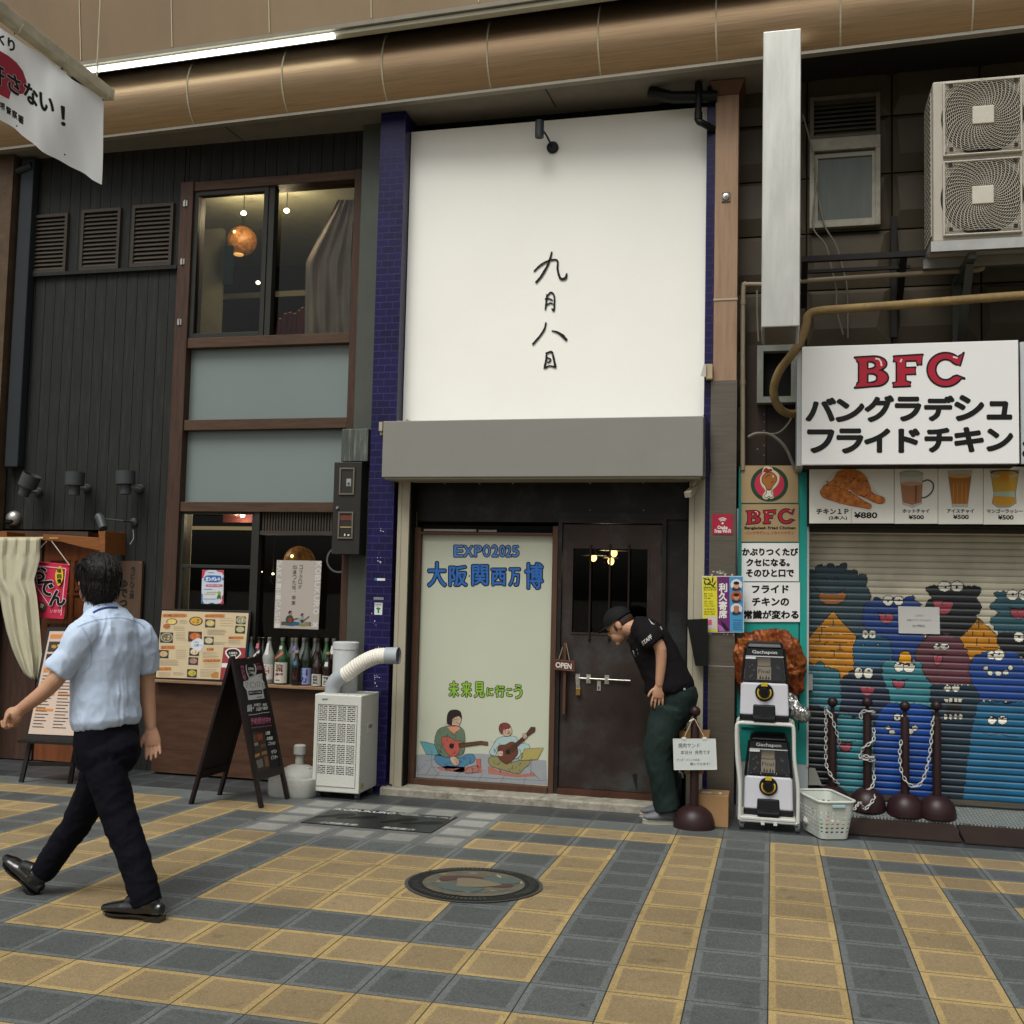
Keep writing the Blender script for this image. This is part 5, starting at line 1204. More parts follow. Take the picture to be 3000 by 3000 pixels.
def near(pts, w, closed=True):
 P_ = np.array(pts, float); hit = []
 n = len(P_)
 for i in range(n if closed else n - 1):
  a, b = P_[i], P_[(i + 1) % n]; lo, hi = np.minimum(a, b) - w, np.maximum(a, b) + w
  idx = np.where((U_ >= lo[0]) & (U_ <= hi[0]) & (V_ >= lo[1]) & (V_ <= hi[1]))[0]
  if not idx.size: continue
  d = b - a; L = max(1e-6, d @ d); t = np.clip(((U_[idx] - a[0]) * d[0] + (V_[idx] - a[1]) * d[1]) / L, 0, 1)
  q = np.hypot(U_[idx] - a[0] - t * d[0], V_[idx] - a[1] - t * d[1]); hit.append(idx[q < w])
 return np.concatenate(hit) if hit else np.array([], int)
BKc = lin('0b0d10')
rg = random.Random(11)
def fur(pts, amp):
 out = []; n = len(pts)
 for i in range(n):
  a, b = Vector((*pts[i], 0)), Vector((*pts[(i + 1) % n], 0)); L = (b - a).length; k = max(1, int(L / 46)); nn = Vector((b.y - a.y, a.x - b.x, 0)).normalized()
  for j in range(k):
   out.append(a.lerp(b, j / k)); out.append(a.lerp(b, (j + .55) / k) + nn * amp * rg.uniform(.5, 2.0))
 return [(p.x, p.y) for p in out]
def shape(pts, col_, w=4.5, amp=0):
 if amp: pts = fur(pts, amp)
 img[inside(pts)] = lin(col_)
 if w: img[near(pts, w)] = BKc
def stroke(pts, w=4): img[near(pts, w, False)] = BKc
def ell(cx, cy, rx, ry, a0=0, a1=360, n=26): return [(cx + rx * math.cos(R(a0 + (a1 - a0) * i / n)), cy + ry * math.sin(R(a0 + (a1 - a0) * i / n))) for i in range(n + (a1 - a0 != 360))]
for pts, c_, a in (
 ([(60, 90), (140, 92), (165, 45), (215, 62), (235, 62), (270, 28), (310, 62), (350, 58), (372, 32), (415, 38), (395, 90), (500, 95), (502, 138), (580, 132), (575, 220), (610, 280), (605, 345), (640, 420), (620, 600), (560, 760), (60, 960)], '26404a', 8),
 ([(1670, 285), (1780, 282), (2300, 262), (2300, 660), (1740, 650), (1640, 530), (1722, 450), (1636, 400), (1712, 330)], '2a545f', 10),
 ([(1085, 245), (1130, 226), (1530, 230), (1565, 262), (1520, 330), (1568, 405), (1515, 480), (1560, 560), (1400, 700), (1085, 700), (1100, 640), (1085, 395), (1142, 325)], '0d1219', 8),
 ([(560, 392), (640, 350), (655, 318), (720, 350), (900, 334), (985, 308), (982, 346), (1056, 382), (1010, 420), (1062, 640), (1095, 705), (1030, 850), (800, 860), (770, 700), (575, 585), (548, 515), (560, 440)], '0f3676', 8),
 ([(295, 436), (345, 500), (440, 600), (494, 652), (486, 830), (500, 930), (420, 1000), (372, 1066), (330, 970), (80, 930), (60, 690), (180, 560)], 'bd801a', 0),
 ([(1540, 503), (1600, 560), (1700, 650), (1772, 722), (1700, 800), (1480, 900), (1430, 780), (1362, 690), (1450, 610)], 'bd801a', 4),
 ([(1740, 625), (2300, 630), (2300, 900), (1760, 800), (1700, 690)], '0e141b', 10),
 ([(492, 690), (560, 620), (660, 640), (770, 690), (800, 800), (740, 950), (480, 940), (470, 740)], '1b5070', 10),
 ([(1030, 740), (1100, 672), (1160, 650), (1240, 655), (1262, 620), (1285, 660), (1385, 682), (1420, 760), (1462, 850), (1490, 1060), (1150, 1075), (1050, 930), (1000, 830)], '5c313b', 12),
 ([(1500, 840), (1600, 792), (1760, 802), (1850, 790), (1932, 880), (2300, 900), (2300, 1240), (1540, 1190), (1490, 1060), (1470, 930)], '103c82', 12),
 ([(60, 850), (130, 920), (190, 868), (222, 922), (330, 942), (372, 1066), (380, 1200), (330, 1320), (60, 1300)], '306b78', 8),
 ([(372, 1030), (470, 945), (640, 955), (730, 932), (790, 1020), (805, 1130), (770, 1240), (700, 1395), (560, 1410), (370, 1260)], '13243a', 12),
 ([(720, 892), (780, 860), (850, 872), (1040, 882), (1062, 980), (1130, 1060), (1172, 1100), (1140, 1260), (1060, 1270), (800, 1240), (770, 1120), (722, 1010)], '357a84', 10),
 ([(1140, 1080), (1500, 1080), (1540, 1180), (1550, 1290), (1480, 1500), (1400, 2300), (1130, 2300)], '112b3a', 12),
 ([(760, 1232), (1060, 1244), (1132, 1295), (1142, 2300), (640, 2300), (640, 1450), (700, 1300)], '104493', 10),
 ([(330, 1342), (400, 1330), (470, 1360), (560, 1332), (640, 1400), (640, 2300), (320, 2300)], '367c87', 10),
 ([(1540, 1232), (1640, 1215), (1760, 1235), (1900, 1225), (2300, 1250), (2300, 2300), (1380, 2300), (1482, 1480)], '1a5c80', 12),
 ([(60, 1262), (130, 1250), (250, 1292), (256, 1932), (256, 2300), (60, 2300)], '10181f', 10)):
 shape(pts, c_, 3.4 if a else 4.5, a)
for bx in (((205, 510), (292, 510)), ((250, 575), (415, 578)), ((160, 575), (232, 575)), ((115, 640), (205, 640)), ((225, 640), (350, 640)), ((380, 640), (480, 640)), ((110, 705), (185, 705)), ((220, 708), (260, 708)), ((300, 708), (460, 708)), ((100, 770), (160, 770)), ((270, 775), (380, 775)), ((110, 840), (190, 840)), ((220, 848), (290, 848)), ((325, 850), (400, 852)), ((295, 510), (295, 570)), ((195, 580), (200, 640)), ((350, 580), (350, 640)), ((275, 645), (275, 705)), ((180, 645), (180, 700)), ((350, 710), (352, 770)), ((225, 715), (225, 740)), ((302, 780), (305, 830)), ((398, 855), (400, 910)), ((1505, 555), (1580, 550)), ((1540, 505), (1545, 580)), ((1490, 615), (1490, 645)), ((1590, 610), (1590, 660)), ((1525, 675), (1525, 735)), ((1630, 675), (1630, 715)), ((1440, 750), (1560, 755)), ((1590, 750), (1700, 755)), ((1540, 760), (1540, 800))):
 stroke(bx, 3.2)
def eye(cx, cy, rx, ry, lid, pdx, pdy):
 shape(ell(cx, cy, rx, ry), 'c8c6ba', 3.6)
 if lid: stroke([(cx - rx, cy - ry * lid), (cx, cy - ry * lid * .6), (cx + rx, cy - ry * lid)], 4)
 img[inside(ell(cx + pdx, cy + pdy, 11, 11))] = BKc
for e in ((765, 350, 44, 44, .1, 0, 5), (855, 350, 42, 42, .1, 5, 0), (1250, 228, 56, 46, .1, 10, 5), (1357, 228, 54, 48, .1, 0, 8), (1832, 302, 54, 46, .2, 5, -5), (1932, 302, 50, 46, .2, 0, 0), (570, 640, 29, 39, .05, 5, 0), (632, 640, 31, 39, .05, 0, 0), (1185, 745, 29, 29, .3, 10, -5), (1250, 743, 42, 29, .3, 15, -2),
          (860, 915, 43, 46, .6, 10, -25), (946, 920, 52, 48, .5, -5, -28), (512, 970, 37, 49, 0, 10, -24), (596, 970, 42, 49, 0, 5, -20), (1276, 1100, 31, 33, .7, 12, -22), (1346, 1100, 34, 33, .7, 5, -22), (1650, 820, 36, 37, .3, 10, 0), (1716, 815, 47, 52, .2, 2, -8), (845, 1350, 31, 36, .2, 0, 0), (905, 1350, 31, 36, .2, 0, 0), (1888, 662, 46, 46, .3, 5, -5), (1990, 662, 46, 46, .3, 5, -5), (1658, 1375, 37, 37, .7, 10, -20), (1745, 1375, 41, 39, .7, 0, -20)):
 eye(*e)
for (x0, y0, x1, y1) in ((690, 462, 816, 548), (1155, 345, 1322, 472), (1812, 418, 1960, 508), (1150, 815, 1232, 906), (808, 1032, 910, 1108), (530, 1086, 650, 1166), (350, 1560, 456, 1650)):
 cx, cy = (x0 + x1) / 2, y0 + (y1 - y0) * .25
 shape([(x0, y0), (x1, y0 + (y1 - y0) * .1)] + ell(cx, cy, (x1 - x0) / 2, y1 - cy, 5, 175, 14), '9d4350', 4.5)
 stroke([(cx - 2, y0), (cx - 8, y0 + (y1 - y0) * .35)], 4); stroke([(x0 - 20, y0 - 14), (cx, y0 + 4), (x1 + 28, y0 - 8)], 4)
shape([(182, 280), (250, 292), (330, 290), (380, 265), (412, 300), (395, 350), (330, 385), (240, 385), (180, 355), (166, 310)], '93602f', 5); stroke([(135, 235), (180, 280)], 4); stroke([(405, 228), (375, 268)], 4)
for cx in (220, 320): stroke(ell(cx, 182, 20, 32, 180, 360, 12), 4)
shape([(850, 872), (868, 800), (900, 780), (942, 784), (962, 820), (972, 884), (910, 892)], 'c08a20', 5)
for x, y, w_, h_ in ((1605, 930, 48, 42), (1640, 970, 50, 48), (1710, 972, 58, 50), (1775, 965, 54, 48), (1815, 925, 46, 44), (765, 1440, 50, 40), (800, 1480, 56, 50), (905, 1480, 50, 50), (960, 1470, 50, 60), (995, 1442, 60, 50)):
 shape(ell(x, y, w_ / 2, h_ / 2, n=14), 'b4b2a6', 4)
for i in range(4):
 shape([(1245 + i * 40, 1186), (1283 + i * 40, 1186), (1281 + i * 40, 1224), (1248 + i * 40, 1224)], 'b4b2a6', 4); shape(ell(1258 + i * 43, 1345, 19, 26, n=14), 'b4b2a6', 4)
shape([(1270, 1228), (1392, 1228), (1392, 1312), (1268, 1312)], '0f1412', 3)
for x in (555, 678): shape([(x - 15, 720), (x + 15, 722), (x, 738)], 'b4b2a6', 3)
stroke([(1580, 1485), (1640, 1500), (1720, 1490), (1800, 1515), (1880, 1520)], 4); stroke([(1590, 1210), (1650, 1230), (1720, 1205), (1790, 1235), (1860, 1215)], 4)
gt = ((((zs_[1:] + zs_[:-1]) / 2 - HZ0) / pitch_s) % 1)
groove_shade = np.where(np.abs(2 * gt - 1) > .84, .46, 1.0) * np.where(np.abs(2 * gt - .55) < .1, .93, 1.0)  # slat grooves darkened: relief shade put into the paint colour
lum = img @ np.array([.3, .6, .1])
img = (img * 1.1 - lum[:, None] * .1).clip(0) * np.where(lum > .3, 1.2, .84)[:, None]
img *= np.repeat(groove_shade[:, None], nx_, 1).ravel()[:, None]
me = bpy.data.meshes.new('roller_shutter')
vv = np.stack([GX.ravel(), GY.ravel(), GZ.ravel()], 1)
ii = np.arange(nx_)[None, :] + (nx_ + 1) * np.arange(nz_)[:, None]
ff = np.stack([ii, ii + 1, ii + nx_ + 2, ii + nx_ + 1], -1).reshape(-1, 4)
fo = Vector(fs.location)
me.vertices.add(len(vv)); me.vertices.foreach_set('co', (vv - np.array(fo)).ravel())
me.loops.add(ff.size); me.loops.foreach_set('vertex_index', ff.ravel())
me.polygons.add(len(ff)); me.polygons.foreach_set('loop_start', np.arange(len(ff)) * 4)
me.update(calc_edges=True)
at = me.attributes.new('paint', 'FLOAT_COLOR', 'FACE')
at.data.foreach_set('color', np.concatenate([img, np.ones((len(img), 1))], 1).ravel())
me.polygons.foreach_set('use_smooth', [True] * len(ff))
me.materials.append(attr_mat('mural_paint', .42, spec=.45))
sh = bpy.data.objects.new('roller_shutter', me); COL.objects.link(sh); sh.parent = fs
mb = MB(); mb.px(2362, 1538, 3200, 1562, YH - .05, .04, mat('dark_slat', '4a473f', .5)); mb.build('shutter_head', fs); MB().box(HX0, HX1, YH - .03, YH + .02, HZ0 - .03, HZ0 + .004, M_BST).build('bottom_rail', fs)
mb = MB(); mb.px(2366, 1976, 2381, 2022, YH - .06, .05, ink('9a9a94')); mb.build('shutter_lock', fs)
nt_ = sheet('paper_notice', [(2631, 1776), (2752, 1779), (2754, 1858), (2633, 1855)], YH - .02, mat('white_paper', 'bcbcb8', .7, var=.03), 'white paper notice taped on the painted shutter', 'notice', .002)
mb = MB(); Yq = YH - .0215; M_GI = ink('6a6a68')
mb.text('しばらく', (2682, 1800, 2706, 1806), M_GI, Y=Yq); mb.text('休業させていただきます。', (2656, 1814, 2730, 1820), M_GI, Y=Yq); mb.text('BFC堺東店', (2674, 1830, 2710, 1838), M_GI, Y=Yq); mb.build('lettering', nt_)
# -- chequer plate ramp and mats at the shutter foot
def chequer():
 m, N, L, P = new_mat('chequer_plate')
 P.inputs['Metallic'].default_value = .3; P.inputs['Roughness'].default_value = .45
 tc = N.new('ShaderNodeTexCoord'); mp = N.new('ShaderNodeMapping'); mp.inputs['Rotation'].default_value = (0, 0, R(45)); L.new(tc.outputs['Object'], mp.inputs['Vector'])
 ck = N.new('ShaderNodeTexBrick'); ck.inputs['Scale'].default_value = 1; ck.inputs['Brick Width'].default_value = .04; ck.inputs['Row Height'].default_value = .016; ck.inputs['Mortar Size'].default_value = .005; ck.inputs['Mortar Smooth'].default_value = .3
 ck.inputs['Color1'].default_value = lin('a2a8a5') + [1]; ck.inputs['Color2'].default_value = lin('8e9491') + [1]; ck.inputs['Mortar'].default_value = lin('4d5350') + [1]
 L.new(mp.outputs[0], ck.inputs['Vector']); L.new(ck.outputs['Color'], P.inputs['Base Color'])
 b = N.new('ShaderNodeBump'); b.inputs['Strength'].default_value = .7; b.inputs['Distance'].default_value = .004; b.invert = True; L.new(ck.outputs['Fac'], b.inputs['Height']); L.new(b.outputs[0], P.inputs['Normal'])
 return m
mb = MB(); X0 = W(2372, 2340, 8.2).x
zr0, zr1 = .0, HZ0 - .03
mb.hexa([(X0, 7.98, -.12), (3.2, 7.98, -.12), (3.2, 8.3, -.12), (X0, 8.3, -.12), (X0, 7.98, zr0), (3.2, 7.98, zr0), (3.2, 8.3, zr1), (X0, 8.3, zr1)], chequer()); mb.build('threshold_ramp', label='steel chequer plate ramp at the foot of the painted shutter', cat='ramp')
M_MAT = mat('dark_brown_mat', '33251f', .8, var=.25, vs=5, bump=.3, bs=120)
for (xa, xb, ya, yb, lab) in ((.50, 1.225, 7.66, 7.975, 'dark brown mat on the pavement below the three chained posts'), (1.24, 2.4, 7.64, 7.975, 'dark brown mat at the right edge in front of the chequer plate')):
 z_ = gz(7.8); mb = MB(); mb.hexa([(xa, ya, gz(ya)), (xb, ya, gz(ya)), (xb, yb, -.03), (xa, yb, -.03), (xa, ya, gz(ya) + .02), (xb, ya, gz(ya) + .02), (xb, yb, -.008), (xa, yb, -.008)], M_MAT); mb.build('floor_mat', bevel=.006, label=lab, cat='mat', group='brown mats before the shutter')
# -- barrier posts with chains
M_POST = mat('brown_post_plastic', '332120', .4, var=.1)
M_BASE = mat('brown_post_base', '352022', .4, var=.1)
M_CHN = mat('white_plastic_chain', 'b3b3ae', .4, var=.06)
def barrier(x, y, z, h, label, br=.128, group='brown barrier posts'):
 t = thing('barrier_post', (x, y, z), label, 'barrier post', group)
 mb = MB(); mb.lathe((x, y, z), [(br, 0), (br, .025), (br * .97, .055), (br * .85, .1), (br * .62, .13), (.06, .145), (.045, .15), (.0, .15)], M_BASE, 36); mb.build('weighted_base', t)
 mb = MB(); mb.lathe((x, y, z), [(.03, .14), (.03, h - .135), (.024, h - .115), (.013, h - .11), (.013, h - .06)], M_POST, 20); mb.build('shaft', t)
 mb = MB(); mb.ball((x, y, z + h - .037), .037, M_POST, 20, 14); mb.build('ball_finial', t)
 return t
YPz = 8.1
def ramp_z(y): return zr0 + (zr1 - zr0) * (y - 7.98) / .32
bp_ = []
for i, (px, py, lab) in enumerate(((2439, 2057, 'chained barrier post nearest the teal frame, behind the white basket'), (2541, 2057, 'barrier post with white chain wound and knotted around its shaft'), (2651, 2069, 'barrier post holding the left end of the looped white chain'), (2744, 2068, 'rightmost barrier post, holding the right end of the looped chain'))):
 Yp = 8.12 if i < 2 else 8.08
 p = W(px, py, Yp); zb = ramp_z(Yp - .05); bp_.append((p.x, Yp, zb)); barrier(p.x, Yp, zb, p.z + .037 - zb, lab)
def chain(path, label, name='plastic_chain', pitch=.031):
 path = spline(path, 12); mb = MB(); d = 0; k = 0; last = path[0]
 acc = [0]
 for a, b in zip(path, path[1:]): acc.append(acc[-1] + (b - a).length)
 n = int(acc[-1] / pitch)
 for i in range(n):
  s_ = (i + .5) * acc[-1] / n; j = max(q for q in range(len(acc)) if acc[q] <= s_); j = min(j, len(path) - 2)
  f = (s_ - acc[j]) / max(1e-6, acc[j + 1] - acc[j]); p = path[j].lerp(path[j + 1], f); t = (path[j + 1] - path[j]).normalized()
  u = t.cross(Vector((0, 1, .2))).normalized(); v = t.cross(u)
  if i % 2: u, v = v, u
  pts = [p + t * (.021 * math.cos(a)) + u * (.0098 * math.sin(a)) for a in [2 * math.pi * q / 10 for q in range(10)]]
  mb.tube(pts, .0034, M_CHN, 5, closed=True)
 return mb.build(name, label=label, cat='chain', group='white plastic chains on the barrier posts')
def helix(b, pts):
 """pts: (angle degrees, photo y) around post b"""
 out = []
 for a, py in pts:
  z = W(2450, py, b[1]).z; out.append((b[0] + .046 * math.cos(R(a)), b[1] + .046 * math.sin(R(a)), z))
 return out
chain(helix(bp_[0], [(180, 2085), (190, 2078), (230, 2085), (260, 2100), (290, 2130), (340, 2165), (360, 2178)]) , 'white chain hanging from the top of the post nearest the teal frame')
chain(helix(bp_[0], [(180, 2082), (184, 2120), (182, 2160), (180, 2204), (200, 2240), (240, 2262), (290, 2285), (350, 2295)]), 'white chain running down the left side of the post nearest the teal frame')
chain(helix(bp_[1], [(200, 2100), (190, 2085), (240, 2078), (300, 2078), (350, 2082), (420, 2084)]), 'white chain ring around the top of the knotted post')
chain(helix(bp_[1], [(20, 2130), (0, 2145), (330, 2160), (280, 2172), (230, 2185), (185, 2205), (190, 2214), (240, 2208), (300, 2210), (350, 2212), (420, 2214), (490, 2218), (550, 2218), (610, 2218), (670, 2220), (720, 2222), (740, 2250), (715, 2270), (670, 2295), (600, 2312), (560, 2318)]), 'white chain wound into a knot on the second post')
b = bp_[1]
chain([(b[0] + .05, b[1], W(2450, 2312, b[1]).z), (b[0] + .04, b[1] - .1, W(2450, 2330, b[1] - .1).z), (b[0] - .03, b[1] - .18, .06), (W(2520, 2350, 7.85).x, 7.85, W(2520, 2352, 7.85).z), (W(2502, 2380, 7.7).x, 7.7, W(2502, 2372, 7.7).z)], 'loose white chain trailing from the knotted post to the basket')
a, b = bp_[2], bp_[3]
cp = [(2640, 2170), (2636, 2210), (2640, 2255), (2652, 2285), (2672, 2303), (2692, 2300), (2706, 2280), (2718, 2240), (2726, 2190), (2732, 2120), (2736, 2100)]
chain([W(x, y, 8.03) for x, y in cp], 'white chain hung in a deep loop between the two right posts')
fp = G = None
def GP(px, py):
 d = FW + RT * ((px - PCX) / FPX) + UP * ((PCY - py) / FPX)
 t = (.029 * 5.2 - CAMH) / (d.z + .029 * d.y)
 return CAM + d * t
p = GP(2034, 2421); p.y -= .035; zf = gz(p.y); top = W(2033, 2068, p.y).z
barrier(p.x, p.y, zf, top - zf, 'brown barrier post in front of the steel column, carrying a whiteboard', .142)
wb = thing('whiteboard', W(2036, 2255, p.y - .06), 'small hand written whiteboard hanging from the front barrier post', 'whiteboard')
Yb = p.y - .06
sheet('board', [(1972, 2165), (2096, 2165), (2100, 2254), (1975, 2255)], Yb, mat('whiteboard_face', 'b6bcb9', .25, var=.03), parent=wb, th=.008)
mb = MB(); mb.line([(1972, 2165), (2096, 2165), (2100, 2254), (1975, 2255)], 2.2, Yb - .001, ink('d0d2cf'), True); mb.px(1998, 2160, 2010, 2167, Yb - .004, .014, ink('c2c4c0')); mb.px(2058, 2160, 2070, 2167, Yb - .004, .014, ink('c2c4c0')); mb.build('rim', wb)
mb = MB(); mb.tube([W(2004, 2161, Yb), W(2028, 2110, p.y - .035)], .0035, ink('a08a6e'), 6); mb.tube([W(2064, 2161, Yb), W(2036, 2108, p.y - .035)], .0035, ink('a08a6e'), 6); mb.tube([W(2020, 2114, p.y - .04), W(2034, 2106, p.y - .04)], .006, ink('c4bfb4'), 6); mb.build('cord', wb)
mb = MB(); M_PEN = ink('4b4f50')
for t, x0, y0, x1, y1 in (('焼肉サンド', 1987, 2176, 2050, 2192), ('本日分', 1994, 2198, 2028, 2211), ('完売です', 2036, 2197, 2080, 2211), ('グッズ・ドリンクのみ', 1982, 2221, 2050, 2231), ('購入できます！', 2022, 2233, 2080, 2243)): mb.text(t, (x0, y0 + 1, x1, y1 - 1), M_PEN, Y=Yb - .0012)
mb.build('lettering', wb)
mb = MB(); M_KB = mat('kraft_paper', '82633f', .7, var=.15, vs=5)
q = p.y + .05
mb.hexa([W(2006, 2268, q), W(2060, 2268, q), W(2060, 2268, q + .06), W(2006, 2268, q + .06), W(1988, 2142, q), W(2080, 2140, q), W(2080, 2138, q + .06), W(1988, 2140, q + .06)], M_KB)
mb.tube([W(1998, 2140, q), W(2026, 2120, q), W(2032, 2110, q)], .003, M_KB, 5)
mb.build('paper_bag', label='brown paper bag hanging behind the whiteboard on the front post', cat='bag')
mb = MB(); X0, X1 = p.x + .02, W(2134, 2380, 7.6).x; M_CARD = mat('cardboard', '8f6f4b', .7, var=.1, vs=4)
zt = W(2095, 2330, 7.6).z
bx = thing('cardboard_box', ((X0 + X1) / 2, 7.7, gz(7.6)), 'brown cardboard box standing behind the front barrier post', 'box')
mb.hexa([(X0, 7.6, gz(7.6)), (X1, 7.6, gz(7.6)), (X1, 7.82, gz(7.82)), (X0, 7.82, gz(7.82)), (X0, 7.6, zt), (X1, 7.6, zt), (X1, 7.82, zt), (X0, 7.82, zt)], M_CARD); mb.build('carton', bx, bevel=.004)
mb = MB(); mb.add([(X0 + .02, 7.64, zt + .0015), (X1 - .05, 7.64, zt + .0015), (X1 - .05, 7.72, zt + .0015), (X0 + .02, 7.72, zt + .0015)], [(0, 1, 2, 3)], ink('bdbab0')); mb.add([(X1 - .12, 7.65, zt + .003), (X1 - .07, 7.65, zt + .003), (X1 - .07, 7.7, zt + .003), (X1 - .12, 7.7, zt + .003)], [(0, 1, 2, 3)], ink('a0843c')); mb.build('label', bx)
# -- toy capsule machines on a trolley
M_TW = mat('white_machine_plastic', 'b4b4ba', .35, var=.03); M_TB = mat('black_machine_plastic', '17181b', .3, var=.1); M_TR = mat('trolley_white', 'b8b8b2', .35, var=.05)
G_COV = glass('clear_cover', (.8, .81, .82), .03, .8)
X0 = W(2238, 2050, 7.62).x
def capsule(cx, y0, zb, label):
 t = thing('capsule_machine', (cx, y0 + .13, zb), label, 'vending machine', 'toy capsule machines on the trolley')
 def fr(w0, w1, d00, d01, d10, d11, z0, z1, m, name, bev=.012):
  mb = MB(); mb.hexa([(cx - w0, y0 + d00, zb + z0), (cx + w0, y0 + d00, zb + z0), (cx + w0, y0 + d01, zb + z0), (cx - w0, y0 + d01, zb + z0), (cx - w1, y0 + d10, zb + z1), (cx + w1, y0 + d10, zb + z1), (cx + w1, y0 + d11, zb + z1), (cx - w1, y0 + d11, zb + z1)], m)
  return mb.build(name, t, bevel=bev, seg=3)
 fr(.168, .166, .01, .26, .005, .26, 0, .04, M_TB, 'base')
 fr(.166, .16, .0, .26, .012, .255, .041, .262, M_TW, 'body')
 fr(.14, .12, .2, .245, .215, .245, .263, .5, M_TB, 'back_panel', .004)
 cv = fr(.157, .132, .018, .199, .06, .213, .263, .5, G_COV, 'clear_cover', .01)
 fr(.135, .118, .055, .25, .085, .24, .501, .545, M_TB, 'lid', .02)
 mb = MB()
 for sx in (-1, 1): MB().bar((cx + sx * .155, y0 + .016, zb + .263), (cx + sx * .131, y0 + .058, zb + .5), .014, .014, M_TB).build('corner_frame', t)
 q = lambda u, z, e=0: (cx + u, y0 + .018 + (z - .263) / .237 * .042 - .0012 - e, zb + z)
 mb = MB(); mb.add([q(-.13, .448), q(.13, .448), q(.124, .497), q(-.124, .497)], [(0, 1, 2, 3)], M_TB); mb.build('top_band', t)
 mb = MB(); mb.text('Gachapon', (-.085, .486, .085, .456), ink('a8a8a6'), .02, f3=lambda u, z: q(u, z, .001)); mb.build('lettering', t)
 mb = MB(); mb.add([q(-.135, .44), q(.13, .44), q(.13, .447), q(-.135, .447)], [(0, 1, 2, 3)], ink('a5a7aa')); mb.add([q(-.13, .425, .0004), q(-.06, .425, .0004), q(-.06, .439, .0004), q(-.13, .439, .0004)], [(0, 1, 2, 3)], ink('b6b8ba')); mb.build('price_strip', t)
 yy = y0 + .085
 mb = MB(); mb.box(cx - .05, cx + .045, yy, yy + .05, zb + .28, zb + .37, ink('dfcdb2')); mb.box(cx - .048, cx + .04, yy + .004, yy + .05, zb + .375, zb + .43, ink('cfbca0')); mb.text('Final', ((-.042), .352, .036, .325), ink('2a211c'), 0, f3=lambda u, z: (cx + u, yy - .001, zb + z))
 for u, h in ((-.03, .03), (-.012, .024), (.01, .03), (.028, .022)): mb.add([(cx + u - .006, yy - .0012, zb + .284), (cx + u + .008, yy - .0012, zb + .284), (cx + u + .002, yy - .0012, zb + .284 + h)], [(0, 1, 2)], ink('3a2f28'))
 mb.build('display_pack', t)
 mb = MB(); mb.box(cx - .12, cx - .058, yy + .01, yy + .05, zb + .275, zb + .4, ink('26262a')); mb.box(cx + .055, cx + .12, yy + .01, yy + .05, zb + .275, zb + .42, ink('303034'))
 rq_ = random.Random(3)
 for i in range(10): u = rq_.choice((-.09, .088)) + rq_.uniform(-.02, .02); z = rq_.uniform(.29, .39); mb.box(cx + u - .006, cx + u + .006, yy + .006, yy + .0095, zb + z, zb + z + .012, ink(('6c6c72', '4a4e58', '7a746a')[i % 3]))
 mb.build('dark_packs', t)
 zk = zb + .2
 yk = y0 + .009
 mb = MB(); mb.lathe((cx + .0, yk, zk), [(.062, -.002), (.062, .012), (.056, .018)], M_TB, 36, 'Y'); kn = mb.build('dial_plate', t)
 mb = MB(); vs_, fs_ = [], []
 pts = [(.044 * math.cos(R(a)), .044 * math.sin(R(a))) for a in range(-210, 31, 12)]
 mb.ribbon(pts, .01, ink('b3952a'), lambda u, v: (cx + u, yk - .0195, zk + v)); mb.build('yellow_ring', kn)
 mb = MB(); mb.lathe((cx, yk - .018, zk), [(.034, 0), (.034, .02), (.03, .026)], M_TB, 24, 'Y'); mb.box(cx - .009, cx + .009, yk - .06, yk - .04, zk - .03, zk + .03, M_TB); mb.build('turning_knob', kn)
 mb = MB(); mb.box(cx - .022, cx + .022, yk - .024, yk - .004, zk + .04, zk + .066, ink('b3992c')); mb.build('coin_slot', t, bevel=.003)
 mb = MB(); mb.hexa([(cx - .078, y0 - .02, zb + .012), (cx + .078, y0 - .02, zb + .012), (cx + .078, y0 + .02, zb + .012), (cx - .078, y0 + .02, zb + .012), (cx - .074, y0 - .004, zb + .115), (cx + .074, y0 - .004, zb + .115), (cx + .074, y0 + .03, zb + .115), (cx - .074, y0 + .03, zb + .115)], M_TB); mb.build('outlet_tray', t, bevel=.01, seg=3)
 mb = MB(); mb.hexa([(cx - .074, y0 - .055, zb + .005), (cx + .074, y0 - .055, zb + .005), (cx + .074, y0 - .02, zb + .005), (cx - .074, y0 - .02, zb + .005), (cx - .074, y0 - .055, zb + .03), (cx + .074, y0 - .055, zb + .03), (cx + .074, y0 - .018, zb + .048), (cx - .074, y0 - .018, zb + .048)], M_TB); mb.build('tray_lip', t, bevel=.006)
 return t
za = W(2245, 2114, 7.62).z; zb2 = W(2255, 2390, 7.62).z
cpm = capsule(W(2239, 2060, 7.62).x, 7.62, za, 'white toy capsule machine on the upper shelf of the white trolley')
dX = W(2251, 2320, 7.62).x - W(2239, 2060, 7.62).x
copy_tree(cpm, cpm.location + Vector((dX, -.01, zb2 - za)), 'white toy capsule machine on the lower shelf of the white trolley')
tr = thing('trolley', (W(2245, 2400, 7.7).x, 7.72, gz(7.7)), 'white tubular two shelf trolley carrying toy capsule machines', 'trolley')
TX0_, TX1_ = W(2158, 2110, 7.58).x, W(2326, 2110, 7.58).x; BX0, BX1 = W(2168, 2395, 7.56).x, W(2336, 2400, 7.56).x
mb = MB(); mb.box(TX0_ + .03, TX1_ - .01, 7.575, 7.9, za - .022, za - .002, M_TR); mb.build('shelf', tr, bevel=.006)
mb = MB(); mb.box(BX0, BX1 - .01, 7.555, 7.9, zb2 - .024, zb2 - .002, M_TR); mb.build('shelf', tr, bevel=.006)
